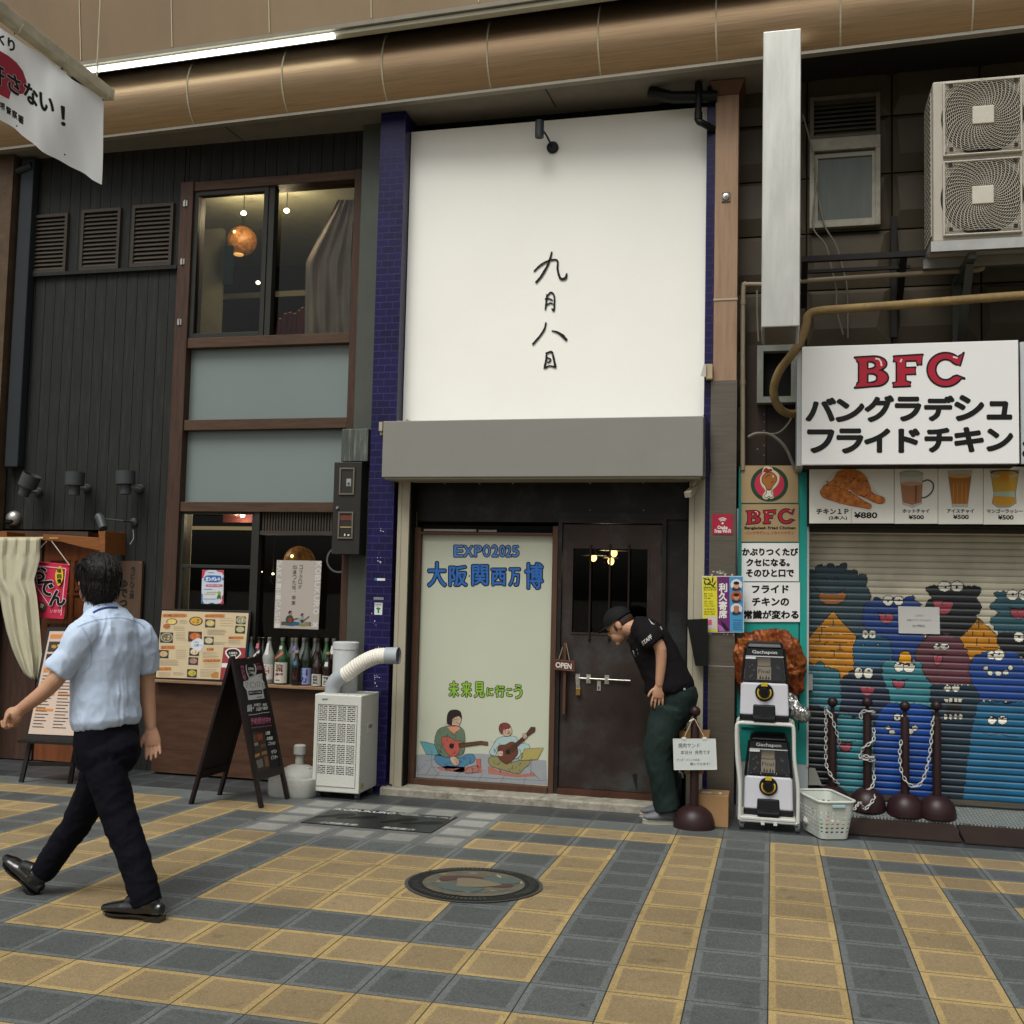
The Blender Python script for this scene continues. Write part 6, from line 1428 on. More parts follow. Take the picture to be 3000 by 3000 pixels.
for (xt, xb) in ((TX0_, BX0), (TX1_, BX1)):
 sgn = -1 if xt == TX0_ else 1
 mb = MB()
 for y in (7.585, 7.89):
  mb.tube(spline([(xt - sgn * .05, y, za - .012), (xt - sgn * .012, y, za - .018), (xt, y, za - .06), (xt + (xb - xt) * .2, y, za - .25), (xb + sgn * .004, y, zb2 + .2), (xb + sgn * .004, y, zb2 - .03)], 6), .0135, M_TR, 10)
 mb.build('side_frame', tr)
mb = MB(); mb.tube([(BX0, 7.57, zb2 - .03), (BX1, 7.57, zb2 - .03)], .011, M_TR, 8)
for u in (.4, .62): x = BX0 + (BX1 - BX0) * u; mb.box(x - .012, x + .012, 7.545, 7.56, zb2 - .05, zb2 - .028, ink('b8b8b4'))
mb.build('front_rail', tr)
for x in (BX0 + .01, BX1):
 for y in (7.6, 7.86):
  zg_ = gz(y); mb = MB(); mb.lathe((x + .014, y, zg_ + .026), [(.026, 0), (.026, -.028), (.01, -.03)], mat('grey_castor', '4b4c4c', .5), 16, 'X'); mb.box(x - .018, x + .018, y - .012, y + .012, zg_ + .04, zb2 - .03, M_STEEL); mb.build('castor', tr)
# -- giant crumpled foil drumstick on the teal wall
def voxel_mesh(mb, name, voxel, smooth=4, parent=None, sub=None, disp=None, **kw):
 """fuse the builder's overlapping solids into one continuous surface"""
 o = mb.build('tmp_solid', None, origin=(0, 0, 0))
 r = o.modifiers.new('r', 'REMESH'); r.mode = 'VOXEL'; r.voxel_size = voxel; r.use_smooth_shade = True
 if smooth: s_ = o.modifiers.new('s', 'SMOOTH'); s_.factor = .5; s_.iterations = smooth
 dg = bpy.context.evaluated_depsgraph_get(); dg.update()
 me = bpy.data.meshes.new_from_object(o.evaluated_get(dg))
 bpy.data.meshes.remove(o.data)
 m2 = MB()
 co = np.empty(len(me.vertices) * 3); me.vertices.foreach_get('co', co); co = co.reshape(-1, 3)
 if disp is not None:
  no = np.empty(len(me.vertices) * 3); me.vertices.foreach_get('normal', no); co = disp(co, no.reshape(-1, 3))
 m2.v = [tuple(map(float, p)) for p in co]; m2.f = [tuple(p.vertices) for p in me.polygons]; m2.fs = [True] * len(m2.f); m2.m = [mb.m[0]]; m2.fm = [0] * len(m2.f)
 bpy.data.meshes.remove(me)
 return m2.build(name, parent, **kw)
def crumple(amp, sc, seed=0):
 def f(co, no):
  out = co.copy()
  for i in range(len(co)):
   p = Vector(co[i]) * sc + Vector((seed, 0, 0)); q = Vector((p.x + .6 * noise.noise(p * .7), p.y, p.z * .45 + p.x * .5)); k = amp * (1.1 - 2.6 * abs(noise.noise(q)) - 1.2 * abs(noise.noise(q * 2.3))); out[i] += no[i] * k
  return out
 return f
ds = thing('giant_drumstick', W(2255, 2110, 7.98), 'giant crumpled copper foil drumstick mounted behind the toy capsule machines', 'sculpture')
mb = MB(); M_FOIL = mat('copper_foil', '7c3c1a', .45, metal=.25, var=.6, vs=9, dirt='b8742c', dirt_amt=.7, ds=6, bump=.5, bs=40)
for (px, py, r_) in ((2245, 1950, .235), (2215, 1930, .2), (2275, 1925, .2), (2300, 1975, .14), (2312, 2005, .1), (2240, 1990, .2)):
 mb.ball(W(px, py, 8.0), r_, M_FOIL, 20, 14, (1, .38, 1))
mb.tube([W(2300, 1980, 7.99), W(2318, 2040, 7.96)], [.11, .05], M_FOIL, 14)
voxel_mesh(mb, 'foil_meat', .012, 2, ds, disp=crumple(.022, 15))
mb = MB(); M_SIL = mat('silver_foil', 'b7b7b4', .25, metal=.9, var=.15, vs=10, bump=.6, bs=60)
mb.tube([W(2312, 2035, 7.94), W(2322, 2070, 7.93), W(2340, 2090, 7.92), W(2352, 2097, 7.92)], [.045, .05, .05, .045], M_SIL, 14); mb.ball(W(2352, 2094, 7.92), .052, M_SIL, 14, 10)
voxel_mesh(mb, 'foil_bone', .008, 1, ds, disp=crumple(.012, 30, 5))
# -- laundry basket
M_BSK = mat('white_basket_plastic', 'b5b9b1', .4, var=.04)
bk = thing('basket', (.42, 7.66, gz(7.6)), 'white perforated plastic basket on the pavement beside the trolley', 'basket')
def ZP(px, py, z):
 d = FW + RT * ((px - PCX) / FPX) + UP * ((PCY - py) / FPX); return CAM + d * ((z - CAMH) / d.z)
zb_ = gz(7.55); hB = .27
fl, frr = ZP(2403, 2347, zb_ + hB), ZP(2512, 2347, zb_ + hB); bl_ = ZP(2343, 2310, zb_ + hB)
ux = (frr - fl); ux.z = 0; Wd = ux.length; ux.normalize(); uy = Vector((-ux.y, ux.x, 0)); dep = min(.46, max(.3, (bl_ - fl).dot(uy)))
ctr = (fl + frr) / 2 + uy * dep / 2; ctr.z = zb_
def brim(u, s_, z):
 """rounded rectangle, u in 0..1"""
 hx, hy, rc = Wd / 2, dep / 2, .055
 seg = [(2 * hy - 2 * rc), rc * math.pi / 2, (2 * hx - 2 * rc), rc * math.pi / 2] * 2; L = sum(seg) ; d = (u % 1) * L
 st = [((hx, -hy + rc), (0, 1), 0), ((hx - rc, hy - rc), None, 0), ((hx - rc, hy), (-1, 0), 0), ((-hx + rc, hy - rc), None, 90), ((-hx, hy - rc), (0, -1), 0), ((-hx + rc, -hy + rc), None, 180), ((-hx + rc, -hy), (1, 0), 0), ((hx - rc, -hy + rc), None, 270)]
 for (o_, dr_, a0), l in zip(st, seg):
  if d <= l + 1e-9:
   if dr_: x, y = o_[0] + dr_[0] * d, o_[1] + dr_[1] * d
   else: a = R(a0) + d / rc; x, y = o_[0] + rc * math.cos(a), o_[1] + rc * math.sin(a)
   break
  d -= l
 x *= s_; y *= s_
 return ctr + ux * x + uy * y + Vector((0, 0, z))
NU, NV = 120, 19
vs_, fs_ = [], []
for v in range(NV + 1):
 for u in range(NU):
  vs_.append(brim(u / NU, .76 + .24 * v / NV, .012 + (hB - .02) * v / NV))
for v in range(NV):
 for u in range(NU):
  hole = (v % 2 == 1) and v > 1 and v < 15 and (u % 4 in (1, 2))
  if v in (15, 16) and (20 <= u % 60 <= 40 and False): hole = True
  if not hole: fs_.append((v * NU + u, v * NU + (u + 1) % NU, (v + 1) * NU + (u + 1) % NU, (v + 1) * NU + u))
fs_.append(tuple(range(NU - 1, -1, -1)))
mb = MB(); mb.add(vs_, fs_, M_BSK); o = mb.build('perforated_tub', bk); sm = o.modifiers.new('t', 'SOLIDIFY'); sm.thickness = .004
mb = MB(); mb.tube([brim(u / NU, 1.0, hB - .008) for u in range(NU)], .009, M_BSK, 8, closed=True); mb.build('rim', bk)
for s_ in (-1, 1):
 c_ = ctr + uy * s_ * dep / 2 + Vector((0, 0, hB - .035)); mb = MB(); mb.bar(c_ - ux * .045, c_ + ux * .045, .012, .02, M_TB if s_ > 0 else ink('8fb0b2')); mb.build('grip', bk, bevel=.004)
mb = MB(); rb = random.Random(6)
for i in range(9):
 c_ = ctr + ux * rb.uniform(-.09, .09) + uy * rb.uniform(-.12, .12) + Vector((0, 0, .05 + .04 * rb.random())); mb.ball(c_, .05, ink(('9c4b58', 'a8a04e', '5c8f88', 'b3b0a6', 'a85c6c')[i % 5]), 10, 7, (1.1, 1, .7))
mb.build('folded_cloths', label='bright folded cloths heaped inside the white basket', cat='cloths')
mb = MB(); mb.hexa([W(2368, 2300, 8.1), W(2408, 2300, 8.1), W(2408, 2300, 8.2), W(2368, 2300, 8.2), W(2370, 2249, 8.1), W(2388, 2250, 8.1), W(2388, 2250, 8.2), W(2370, 2249, 8.2)], ink('83837a')); mb.build('guide_cover', label='grey wedge shaped metal cover at the left foot of the painted shutter', cat='cover')
# -- granite plaque and manhole cover
M_GRN = mat('polished_granite', '2b2e2e', .35, var=.2, vs=30); M_PLT = ink('b9bbb6'); M_FT = mat('honed_footprint', '101213', .5)
PX0, PX1, PY0, PY1 = TX0 - 10 * TP, TX0 - 7 * TP, TY0 + 9 * TP + .03, TY0 + 11 * TP + .02
def pl(u, v, e=0): 
 y = PY0 + (PY1 - PY0) * v; return Vector((PX0 + (PX1 - PX0) * u, y, gz(y) + .006 + e))
pq = thing('granite_plaque', pl(.5, .5), 'black granite plaque with footprints set in pale paving', 'plaque')
mb = MB(); mb.hexa([pl(0, 0, -.02), pl(1, 0, -.02), pl(1, 1, -.02), pl(0, 1, -.02), pl(0, 0), pl(1, 0), pl(1, 1), pl(0, 1)], M_GRN); mb.build('slab', pq)
mb = MB(); f3 = lambda u, v: pl(u, v, .0008)
mb.text('KOBUKURO', (.035, .955, .52, .84), M_PLT, .02, f3); mb.text('started here', (.54, .955, .7, .90), M_PLT, .01, f3); mb.text('September . Eighth, 1998', (.57, .89, .95, .83), M_PLT, .01, f3)
mb.ribbon([(.02, .83), (.02, .97), (.05, .97)], .008, M_PLT, f3); mb.ribbon([(.53, .975), (.975, .975), (.975, .82), (.94, .82)], .008, M_PLT, f3); mb.ribbon([(.498, .0), (.502, .82)], .004, ink('3d4142'), f3)
mb.text('小渕健太郎', (.13, .13, .42, .03), M_PLT, .01, f3); mb.text('黒田俊介', (.62, .12, .87, .02), M_PLT, .01, f3); mb.build('lettering', pq)
for (u, v, an, sx) in ((.13, .5, 75, 1), (.31, .48, 60, -1), (.64, .5, 80, 1), (.83, .46, 60, -1)):
 mb = MB(); pts = []
 for t in range(24):
  a = 2 * math.pi * t / 24; l = math.cos(a) * .15; w_ = math.sin(a) * (.055 + .014 * math.cos(a) - .012 * (abs(math.cos(a) + .2) < .35)); pts.append((l, w_))
 c_, s_ = math.cos(R(an - 30)), math.sin(R(an - 30))
 mb.loops([[(u + (x * c_ - y * s_) / .909, v + (x * s_ + y * c_) / .606) for x, y in pts]], M_FT, lambda a, b: pl(a, b, .0009)); mb.build('footprint', pq)
mc_ = GP(1388, 2592); MR = .362
def mh(x, y, e=0):
 Y_ = mc_.y + y; return Vector((mc_.x + x, Y_, gz(Y_) + .006 + e))
mn = thing('manhole_cover', mh(0, 0), 'round cast iron manhole cover with coloured picture centre', 'manhole cover')
M_IRON = mat('cast_iron', '242525', .5, metal=.3, var=.2, vs=12, bump=.4, bs=90)
def disc(mb, r0, m, e, n=64, r1=None):
 if r1 is None: mb.add([mh(r0 * math.cos(2 * math.pi * i / n), r0 * math.sin(2 * math.pi * i / n), e) for i in range(n)], [tuple(range(n))], m)
 else:
  mb.add([mh(r * math.cos(2 * math.pi * i / n), r * math.sin(2 * math.pi * i / n), e) for r in (r0, r1) for i in range(n)], [(i, (i + 1) % n, n + (i + 1) % n, n + i) for i in range(n)], m)
mb = MB(); disc(mb, MR, mat('rim_iron', '4b4c4a', .6, var=.2), 0); disc(mb, MR - .018, M_IRON, .002); mb.build('frame_ring', mn)
mb = MB(); M_PIC = mat('manhole_beige', '5e5a4e', .5, var=.35, vs=14); disc(mb, .268, M_PIC, .0035)
f3 = lambda x, y: mh(x, y, .0043)
rm = random.Random(8)
for i in range(34):
 a = 2 * math.pi * i / 34; r_ = rm.uniform(.17, .25); s_ = rm.uniform(.02, .035); c_ = (r_ * math.cos(a), r_ * math.sin(a)); an = a + rm.uniform(.6, 1.8)
 mb.loops([[(c_[0] + s_ * (1.4 * math.cos(an)), c_[1] + s_ * 1.4 * math.sin(an)), (c_[0] - .3 * s_ * math.sin(an), c_[1] + .3 * s_ * math.cos(an)), (c_[0] - s_ * math.cos(an), c_[1] - s_ * math.sin(an)), (c_[0] + .35 * s_ * math.sin(an), c_[1] - .35 * s_ * math.cos(an))]], ink(('555a50', '6b5a4c', '8c8570', '4c5a56')[i % 4]), lambda x, y, e=.0044 + i * 2e-5: mh(x, y, e))
mb.loops([sp2([(-.2, .06), (-.12, .12), (.0, .13), (.1, .09), (.2, .03), (.2, -.03), (.1, -.05), (-.02, -.02), (-.1, .02), (-.17, -.02)], 5)], ink('51383400'[:6]), lambda x, y: mh(x, y, .0055))
mb.loops([sp2([(.02, .1), (.1, .15), (.2, .14), (.22, .06), (.12, .03)], 5)], ink('4c5a57'), lambda x, y: mh(x, y, .006))
mb.loops([sp2([(-.12, -.05), (-.02, -.1), (.08, -.09), (.05, -.18), (-.08, -.19), (-.16, -.12)], 5)], ink('4c5a57'), lambda x, y: mh(x, y, .0057))
mb.loops([sp2([(-.1, .06), (0, .08), (.1, .04), (.15, .0), (.06, -.08), (-.06, -.1), (-.08, -.03)], 5)], ink('6c6450'), lambda x, y: mh(x, y, .0065))
mb.build('coloured_centre', mn)
mb = MB(); M_RIB = mat('worn_iron_rib', '4c4d4b', .45, metal=.4)
for i in range(84):
 a = 2 * math.pi * i / 84
 if 10 <= i <= 14 or 36 <= i <= 44 or 70 <= i <= 76: continue
 x, y = math.cos(a), math.sin(a); px_, py_ = -y * .005, x * .005
 mb.add([mh(.292 * x + px_, .292 * y + py_, .004), mh(.292 * x - px_, .292 * y - py_, .004), mh(.328 * x - px_, .328 * y - py_, .004), mh(.328 * x + px_, .328 * y + py_, .004)], [(0, 1, 2, 3)], M_RIB)
for i, ch in enumerate('さかい'):
 a = -.35 + i * .13; f = lambda u, v, a=a: mh((.31 + v) * math.cos(a) + u * -math.sin(a), (.31 + v) * math.sin(a) + u * math.cos(a), .0045); mb.text(ch, (-.018, .018, .018, -.018), M_RIB, .02, f)
mb.build('raised_ribs', mn)
# -- helpers for leaning or turned flat faces
def PLN(o, n, e=0.0):
 o, n = Vector(o), Vector(n).normalized()
 if n.dot(CAM - o) < 0: n = -n
 o = o + n * e
 def f(px, py, x=0):
  d = FW + RT * ((px - PCX) / FPX) + UP * ((PCY - py) / FPX)
  return CAM + d * ((o - CAM).dot(n) / d.dot(n)) + n * x
 return f
def patch(mb, pts, f, m, e=0): mb.loops([pts], m, lambda a, b: f(a, b, e))
def zoomT(ox, oy, s): return lambda x, y: (ox + x / s, oy + y / s)
# -- wall lamps on the charcoal boards
M_SPOT = mat('slate_lamp_metal', '45494b', .45, var=.08)
for (px, py, mx, my, tilt, lab) in ((83, 1416, 112, 1441, -24, 'slate grey tilted wall spotlight, leftmost of the three'), (219, 1412, 254, 1431, 0, 'slate grey wall spotlight, middle of the three'), (368, 1409, 409, 1432, 3, 'slate grey wall spotlight, rightmost of the three')):
 c_ = W(px, py, 8.06); m_ = W(mx, my, 8.24)
 t = thing('wall_spotlight', m_, lab, 'lamp', 'spotlights on the charcoal boards')
 Mt = Matrix.Rotation(R(-tilt), 3, 'Y')
 mb = MB(); mb.lathe(c_, [(.03, -.115), (.047, -.115), (.047, -.03), (.08, -.03), (.082, .085), (.074, .085), (.07, .06)], M_SPOT, 28, M=Mt); mb.build('lamp_head', t)
 mb = MB(); mb.lathe((m_.x, 8.247, m_.z), [(.042, 0), (.042, .014), (.03, .03)], M_SPOT, 20, 'Y'); mb.build('wall_rose', t)
 mb = MB(); mb.tube([(m_.x, 8.22, m_.z), (m_.x - .03, 8.12, m_.z - .01), c_ + Vector((.03, .02, -.05))], .016, M_STEEL, 8); mb.build('swivel_arm', t)
p = W(33, 1518, 8.2); vt = thing('vent_hood', (p.x, 8.25, p.z), 'round silver vent hood above the noodle shop door', 'vent')
mb = MB(); mb.ball((p.x, 8.235, p.z), .07, M_STEEL, 20, 14, (1, .9, 1)); mb.build('hood', vt)
mb = MB(); mb.lathe((p.x - .005, 8.185, p.z - .03), [(.045, 0), (.03, .016)], M_BLK, 18, 'Y', M=Matrix.Rotation(R(0), 3, 'X') @ Matrix.Rotation(R(-25), 3, 'X') @ Matrix.Diagonal((1, 1, .65))); mb.build('opening', vt)
m_ = W(391, 1530, 8.24); h_ = W(294, 1519, 8.0)
al = thing('arm_lamp', m_, 'grey arm lamp reaching over the wooden shop sign', 'lamp')
mb = MB(); mb.lathe((m_.x, 8.247, m_.z), [(.038, 0), (.038, .012), (.015, .03)], M_SPOT, 18, 'Y'); mb.build('wall_rose', al)
mb = MB(); mb.tube([(m_.x, 8.22, m_.z), W(360, 1526, 8.1), h_], .008, M_SPOT, 8); mb.build('arm', al)
e_ = W(303, 1549, 7.96); mb = MB(); mb.tube([h_ + Vector((-.03, 0, .02)), h_ + Vector((.0, 0, -.0)), e_], [.036, .04, .036], M_SPOT, 16); mb.build('lamp_head', al)
mb = MB(); mb.tube(spline([W(390, 1552, 8.23), W(391, 1570, 8.22), W(390, 1580, 8.21), W(381, 1594, 8.2)], 5), [.003] * 15 + [.006], ink('a9a8a2'), 5); mb.build('cord_end', label='short white cord end dangling below the arm lamp', cat='cord')
# -- entrance: wooden hanger, cloth, pink banner, sign
zE = zoomT(0, 1500, 3.864)
M_HW = mat('orange_brown_wood', '82512a', .45, var=.3, **WOODH)
ha = thing('wooden_hanger', W(210, 1590, 7.98), 'orange brown wooden curtain hanger over the shop door', 'hanger')
def slab(mb, pts, Y, d, m):
 n = len(pts); a = [W(*p, Y) for p in pts]; b = [p + Vector((0, d, 0)) for p in a]
 mb.add(a + b, [tuple(range(n)), tuple(range(2 * n - 1, n - 1, -1))] + [((i + 1) % n, i, n + i, n + (i + 1) % n) for i in range(n)], m)
mb = MB(); slab(mb, [zE(*p) for p in ((484, 252), (680, 260), (930, 278), (1115, 290), (1140, 440), (930, 400), (700, 340), (484, 322))], 7.98, .05, M_HW); mb.build('board', ha, bevel=.004)
mb = MB(); slab(mb, [zE(*p) for p in ((1112, 216), (1192, 214), (1186, 480), (1130, 470))], 7.95, .3, M_HW); mb.build('bracket', ha, bevel=.004)
mb = MB(); slab(mb, [zE(*p) for p in ((-80, 220), (76, 220), (76, 290), (-80, 290))], 7.97, .28, M_HW); mb.build('bracket', ha, bevel=.004)
mb = MB(); mb.tube([W(-60, 1577, 7.93), W(128, 1577, 7.93)], .012, ink('b09a72'), 8); mb.tube([W(145, 1577, 7.96), W(172, 1577, 7.96)], .006, ink('b08a52'), 6); mb.build('rod', ha)
mb = MB(); NUc, NVc = 26, 44
ylist = [(1576, -40, 119), (1640, -44, 117), (1700, -30, 100), (1745, 0, 108), (1800, 9, 114), (1850, 20, 118), (1900, 36, 122), (1925, 46, 124), (1953, 60, 119), (1975, 72, 115), (1990, 92, 110)]
vs_, fs_ = [], []
for j in range(NVc + 1):
 y = 1576 + (1990 - 1576) * j / NVc
 for a, b in zip(ylist, ylist[1:]):
  if a[0] <= y <= b[0]: f = (y - a[0]) / (b[0] - a[0]); xl_, xr_ = a[1] + (b[1] - a[1]) * f, a[2] + (b[2] - a[2]) * f
 for i in range(NUc + 1):
  u = i / NUc; ph = u * 15 + j * .05
  Yc = 7.9 + .022 * math.sin(ph) * min(1, .25 + j / 26) + .016 * math.sin(u * 31 + 1.3 + j * .1) * (.5 if j > 5 else 1) - .05 * math.sin(math.pi * u) * j / NVc
  vs_.append(W(xl_ + (xr_ - xl_) * u, y, Yc))
for j in range(NVc):
 for i in range(NUc): a = j * (NUc + 1) + i; fs_.append((a, a + 1, a + NUc + 2, a + NUc + 1))
mb.add(vs_, fs_, mat('cream_canvas', 'b0ab94', .85, var=.06, bump=.15, bs=150), True); o = mb.build('door_curtain', label='cream canvas door curtain gathered to one side at the left edge', cat='curtain'); sm = o.modifiers.new('t', 'SOLIDIFY'); sm.thickness = .003
M_PINK = mat('pink_banner_cloth', 'c02c4c', .65, var=.06, vs=4); YBn = 8.0
pb = thing('pink_banner', W(150, 1813, YBn), 'pink hanging cloth banner with bold black stew lettering by the door', 'banner')
vs_, fs_ = [], []
for j in range(15):
 for i in range(11):
  u, v = i / 10, j / 14; q = [(318, 555), (790, 605), (720, 1212), (430, 1196)]
  x = (q[0][0] * (1 - u) + q[1][0] * u) * (1 - v) + (q[3][0] * (1 - u) + q[2][0] * u) * v; y = (q[0][1] * (1 - u) + q[1][1] * u) * (1 - v) + (q[3][1] * (1 - u) + q[2][1] * u) * v
  vs_.append(W(*zE(x, y), YBn + .006 * math.sin(u * 7 + v * 3)))
for j in range(14):
 for i in range(10): a = j * 11 + i; fs_.append((a, a + 1, a + 12, a + 11))
mb = MB(); mb.add(vs_, fs_, M_PINK, True); mb.build('cloth', pb)
mb = MB(); Yq = YBn - .012; M_BW = ink('c4b9bb')
zt = lambda x, y: zE(x, y)
for pts in ([(330, 600), (745, 640)], [(745, 640), (690, 1170)], [(345, 740), (560, 1060)]): mb.line([zE(*p) for p in pts], 2.2, Yq, M_BW)
poly(mb, zE, [(680, 610), (700, 640), (714, 690), (712, 760), (690, 810), (660, 838), (640, 800), (624, 745), (630, 680), (655, 635)], Yq - .001, ink('c9b02c'), 3)
for ch, y0 in (('味', 640), ('自', 700), ('慢', 758)): mb.fat(ch, (*zE(648, y0), *zE(694, y0 + 50)), M_INK, .5, Yq - .002)
for ch, q in (('お', (338, 604, 520, 780)), ('で', (430, 780, 600, 945)), ('ん', (560, 890, 735, 1055))):
 mb.fat(ch, (*zE(q[0], q[1]), *zE(q[2], q[3])), M_BW, 3.6, Yq - .001, n=10); mb.fat(ch, (*zE(q[0], q[1]), *zE(q[2], q[3])), ink('1c1416'), 1.9, Yq - .0022, n=10)
poly(mb, zE, [(440, 1010), (490, 1020), (530, 1050), (520, 1100), (480, 1140), (455, 1110)], Yq - .001, ink('3d4a38')); poly(mb, zE, [(460, 1030), (500, 1050), (480, 1090), (455, 1080)], Yq - .0016, ink('a9a48e'))
mb.text('いかが', (*zE(570, 1100), *zE(690, 1140)), M_BW, Y=Yq - .001); mb.build('lettering', pb)
mb = MB(); mb.tube([W(*zE(318, 557), YBn), W(*zE(525, 335), 7.97)], .0045, ink('b7ada0'), 6); mb.tube([W(*zE(788, 603), YBn), W(*zE(585, 330), 7.97)], .0045, ink('b7ada0'), 6); mb.build('cord', pb)
mb = MB(); mb.tube([W(*zE(316, 556), YBn), W(*zE(790, 606), YBn)], .007, M_PINK, 8); mb.build('top_rod', pb)
wsn = thing('wooden_sign', W(376, 1835, 8.2), 'brown wooden noodle shop name board on the charcoal boards', 'sign')
sheet('board', [zE(1240, 553), zE(1612, 553), zE(1580, 1290), zE(1220, 1290)], 8.2, mat('brown_name_board', '5a4535', .6, var=.2, **WOODV), parent=wsn, th=.03)
mb = MB()
for i, ch in enumerate('うどん工房'): mb.fat(ch, (*zE(1482 - 4 * i, 622 + 74 * i), *zE(1530 - 4 * i, 684 + 74 * i)), M_INK, .5, 8.1985)
for i, ch in enumerate('ゆでっ'): mb.fat(ch, (*zE(1362 - 3 * i, 768 + 105 * i + (20 if i == 2 else 0)), *zE(1440 - 3 * i, 860 + 105 * i)), M_INK, 1.3, 8.1985)
for a, b in ((1585, 573), (1250, 573)): mb.ring(*zE(a, b), 2.2, 2.2, 8.1985, ink('6f6a60'), 10)
mb.build('lettering', wsn)
# -- easel menu behind the walking man
ga, gb = GP(62, 2292), GP(205, 2296)
f0 = W(83, 2150, ga.y + .03); f1 = W(146, 1848, ga.y + .3); f2 = W(216, 2156, ga.y + .03)
fE = PLN(f0, (f1 - f0).cross(f2 - f0))
ez = thing('menu_easel', (ga + gb) / 2, 'black easel holding a pink printed menu beside the shop door', 'easel')
def quadslab(mb, pts, f, m, th):
 a = [f(*p) for p in pts]; b = [f(*p, -th) for p in pts]; n = len(pts)
 mb.add(a + b, [tuple(range(n)), tuple(range(2 * n - 1, n - 1, -1))] + [((i + 1) % n, i, n + i, n + (i + 1) % n) for i in range(n)], m)
M_EZ = mat('black_easel_wood', '23211f', .5, var=.15)
mb = MB(); quadslab(mb, [(138, 1838), (262, 1838), (228, 2172), (76, 2166)], fE, M_EZ, .02); mb.build('frame', ez)
mb = MB(); quadslab(mb, [(147, 1850), (254, 1850), (220, 2156), (84, 2150)], lambda x, y, e=0: fE(x, y, e + .006), mat('pale_pink_menu', 'b5a294', .5, var=.04), .003); mb.build('menu_sheet', ez)
mb = MB(); fp_ = lambda x, y, e=0: fE(x, y, .0075 + e)
def pt(x, y):
 l = (147 + (84 - 147) * y, 1850 + 300 * y); r = (254 + (220 - 254) * y, 1850 + 306 * y); return (l[0] + (r[0] - l[0]) * x, l[1] + (r[1] - l[1]) * x)
def pq4(x0, y0, x1, y1): return [pt(x0, y0), pt(x1, y0), pt(x1, y1), pt(x0, y1)]
M_OR = ink('b5763a'); M_TXT = ink('4a3f38')
for (a, b, c, d, m_) in ((.05, .03, .9, .07, M_OR), (.05, .10, .45, .2, ink('3a342e')), (.5, .10, .9, .2, ink('4a4038')), (.05, .22, .45, .32, ink('3a322c')), (.05, .36, .9, .4, M_OR), (.05, .6, .42, .625, M_OR), (.5, .6, .85, .62, M_OR), (.05, .75, .45, .775, M_OR)): patch(mb, pq4(a, b, c, d), fp_, m_)
for (x, y, r_, c_) in ((.2, .15, .06, 'a0762e'), (.33, .14, .045, 'b09a6a'), (.68, .15, .06, '9a5a34'), (.2, .27, .06, '8a7a3a'), (.34, .27, .04, 'b5502e')):
 c0 = pt(x, y); mb.loops([[(c0[0] + 130 * r_ * math.cos(a), c0[1] + 90 * r_ * math.sin(a)) for a in np.linspace(0, 6.1, 14)]], ink(c_), lambda a, b: fp_(a, b, .001))
for i in range(17): patch(mb, pq4(.06, .43 + .031 * i, .1 + .28 * (((i * 7) % 5) / 5 * .4 + .6), .438 + .031 * i), fp_, M_TXT, .0005); patch(mb, pq4(.5, .43 + .031 * i, .54 + .3 * (((i * 3) % 5) / 5 * .4 + .6), .438 + .031 * i), fp_, M_TXT, .0005)
mb.build('printing', ez)
for (q, g_) in (((88, 2175), ga), ((222, 2182), gb)):
 a = fE(q[0], q[1] - 30, -.03); mb = MB(); mb.bar(a, g_, .035, .02, M_EZ, (0, 1, 0)); mb.build('leg', ez)
mid = (ga + gb) / 2; a = fE(190, 1860, -.03); mb = MB(); mb.bar(a, (mid.x, mid.y + .5, gz(mid.y + .5)), .035, .02, M_EZ, (0, 1, 0)); mb.build('leg', ez)
mb = MB(); a, b = fE(70, 2172, .03), fE(232, 2180, .03); mb.bar(a, b, .09, .02, M_EZ); mb.build('tray', ez)
mb = MB(); mb.bar(GP(76, 2300) + Vector((0, .02, .16)), GP(206, 2302) + Vector((0, .02, .16)), .02, .03, M_EZ); mb.build('crossbar', ez)
# -- menu board leaning on the ledge
zM = zoomT(450, 1600, 3.513)
b0, b1_, t0 = W(455, 1992, 8.065), W(716, 1999, 8.065), W(472, 1784, 8.19)
fM = PLN(b0, (b1_ - b0).cross(t0 - b0))
mbd = thing('photo_menu', (b0 + b1_) / 2, 'large black framed photo menu leaning on the wooden ledge', 'menu')
mb = MB(); quadslab(mb, [zM(*p) for p in ((70, 642), (1006, 664), (936, 1408), (8, 1378))], fM, mat('black_menu_frame', '1d1816', .4), .018); mb.build('frame', mbd, bevel=.004)
mb = MB(); fS = lambda x, y, e=0: fM(x, y, .002 + e); quadslab(mb, [zM(*p) for p in ((88, 664), (980, 690), (918, 1380), (24, 1350))], fS, mat('cream_menu_sheet', 'b3a283', .3, var=.05), .001); mb.build('menu_sheet', mbd)
mb = MB()
def mz(pts, c_, e=.001, sm=0):
 q = [zM(*p) for p in pts]; q = sp2(q, sm) if sm else q; patch(mb, q, fS, ink(c_) if isinstance(c_, str) else c_, e)
def mtext(t, x0, y0, x1, y1, m, e=.0018): mb.text(t, (*zM(x0, y0), *zM(x1, y1)), m, .012, f3=lambda a, b: fS(a, b, e))
mz([(722, 1042), (952, 1048), (918, 1378), (682, 1374)], '8a3036'); mz([(520, 690), (524, 690), (470, 1364), (466, 1364)], 'c4b597'); mz([(60, 1008), (930, 1034), (930, 1038), (60, 1012)], 'c4b597')
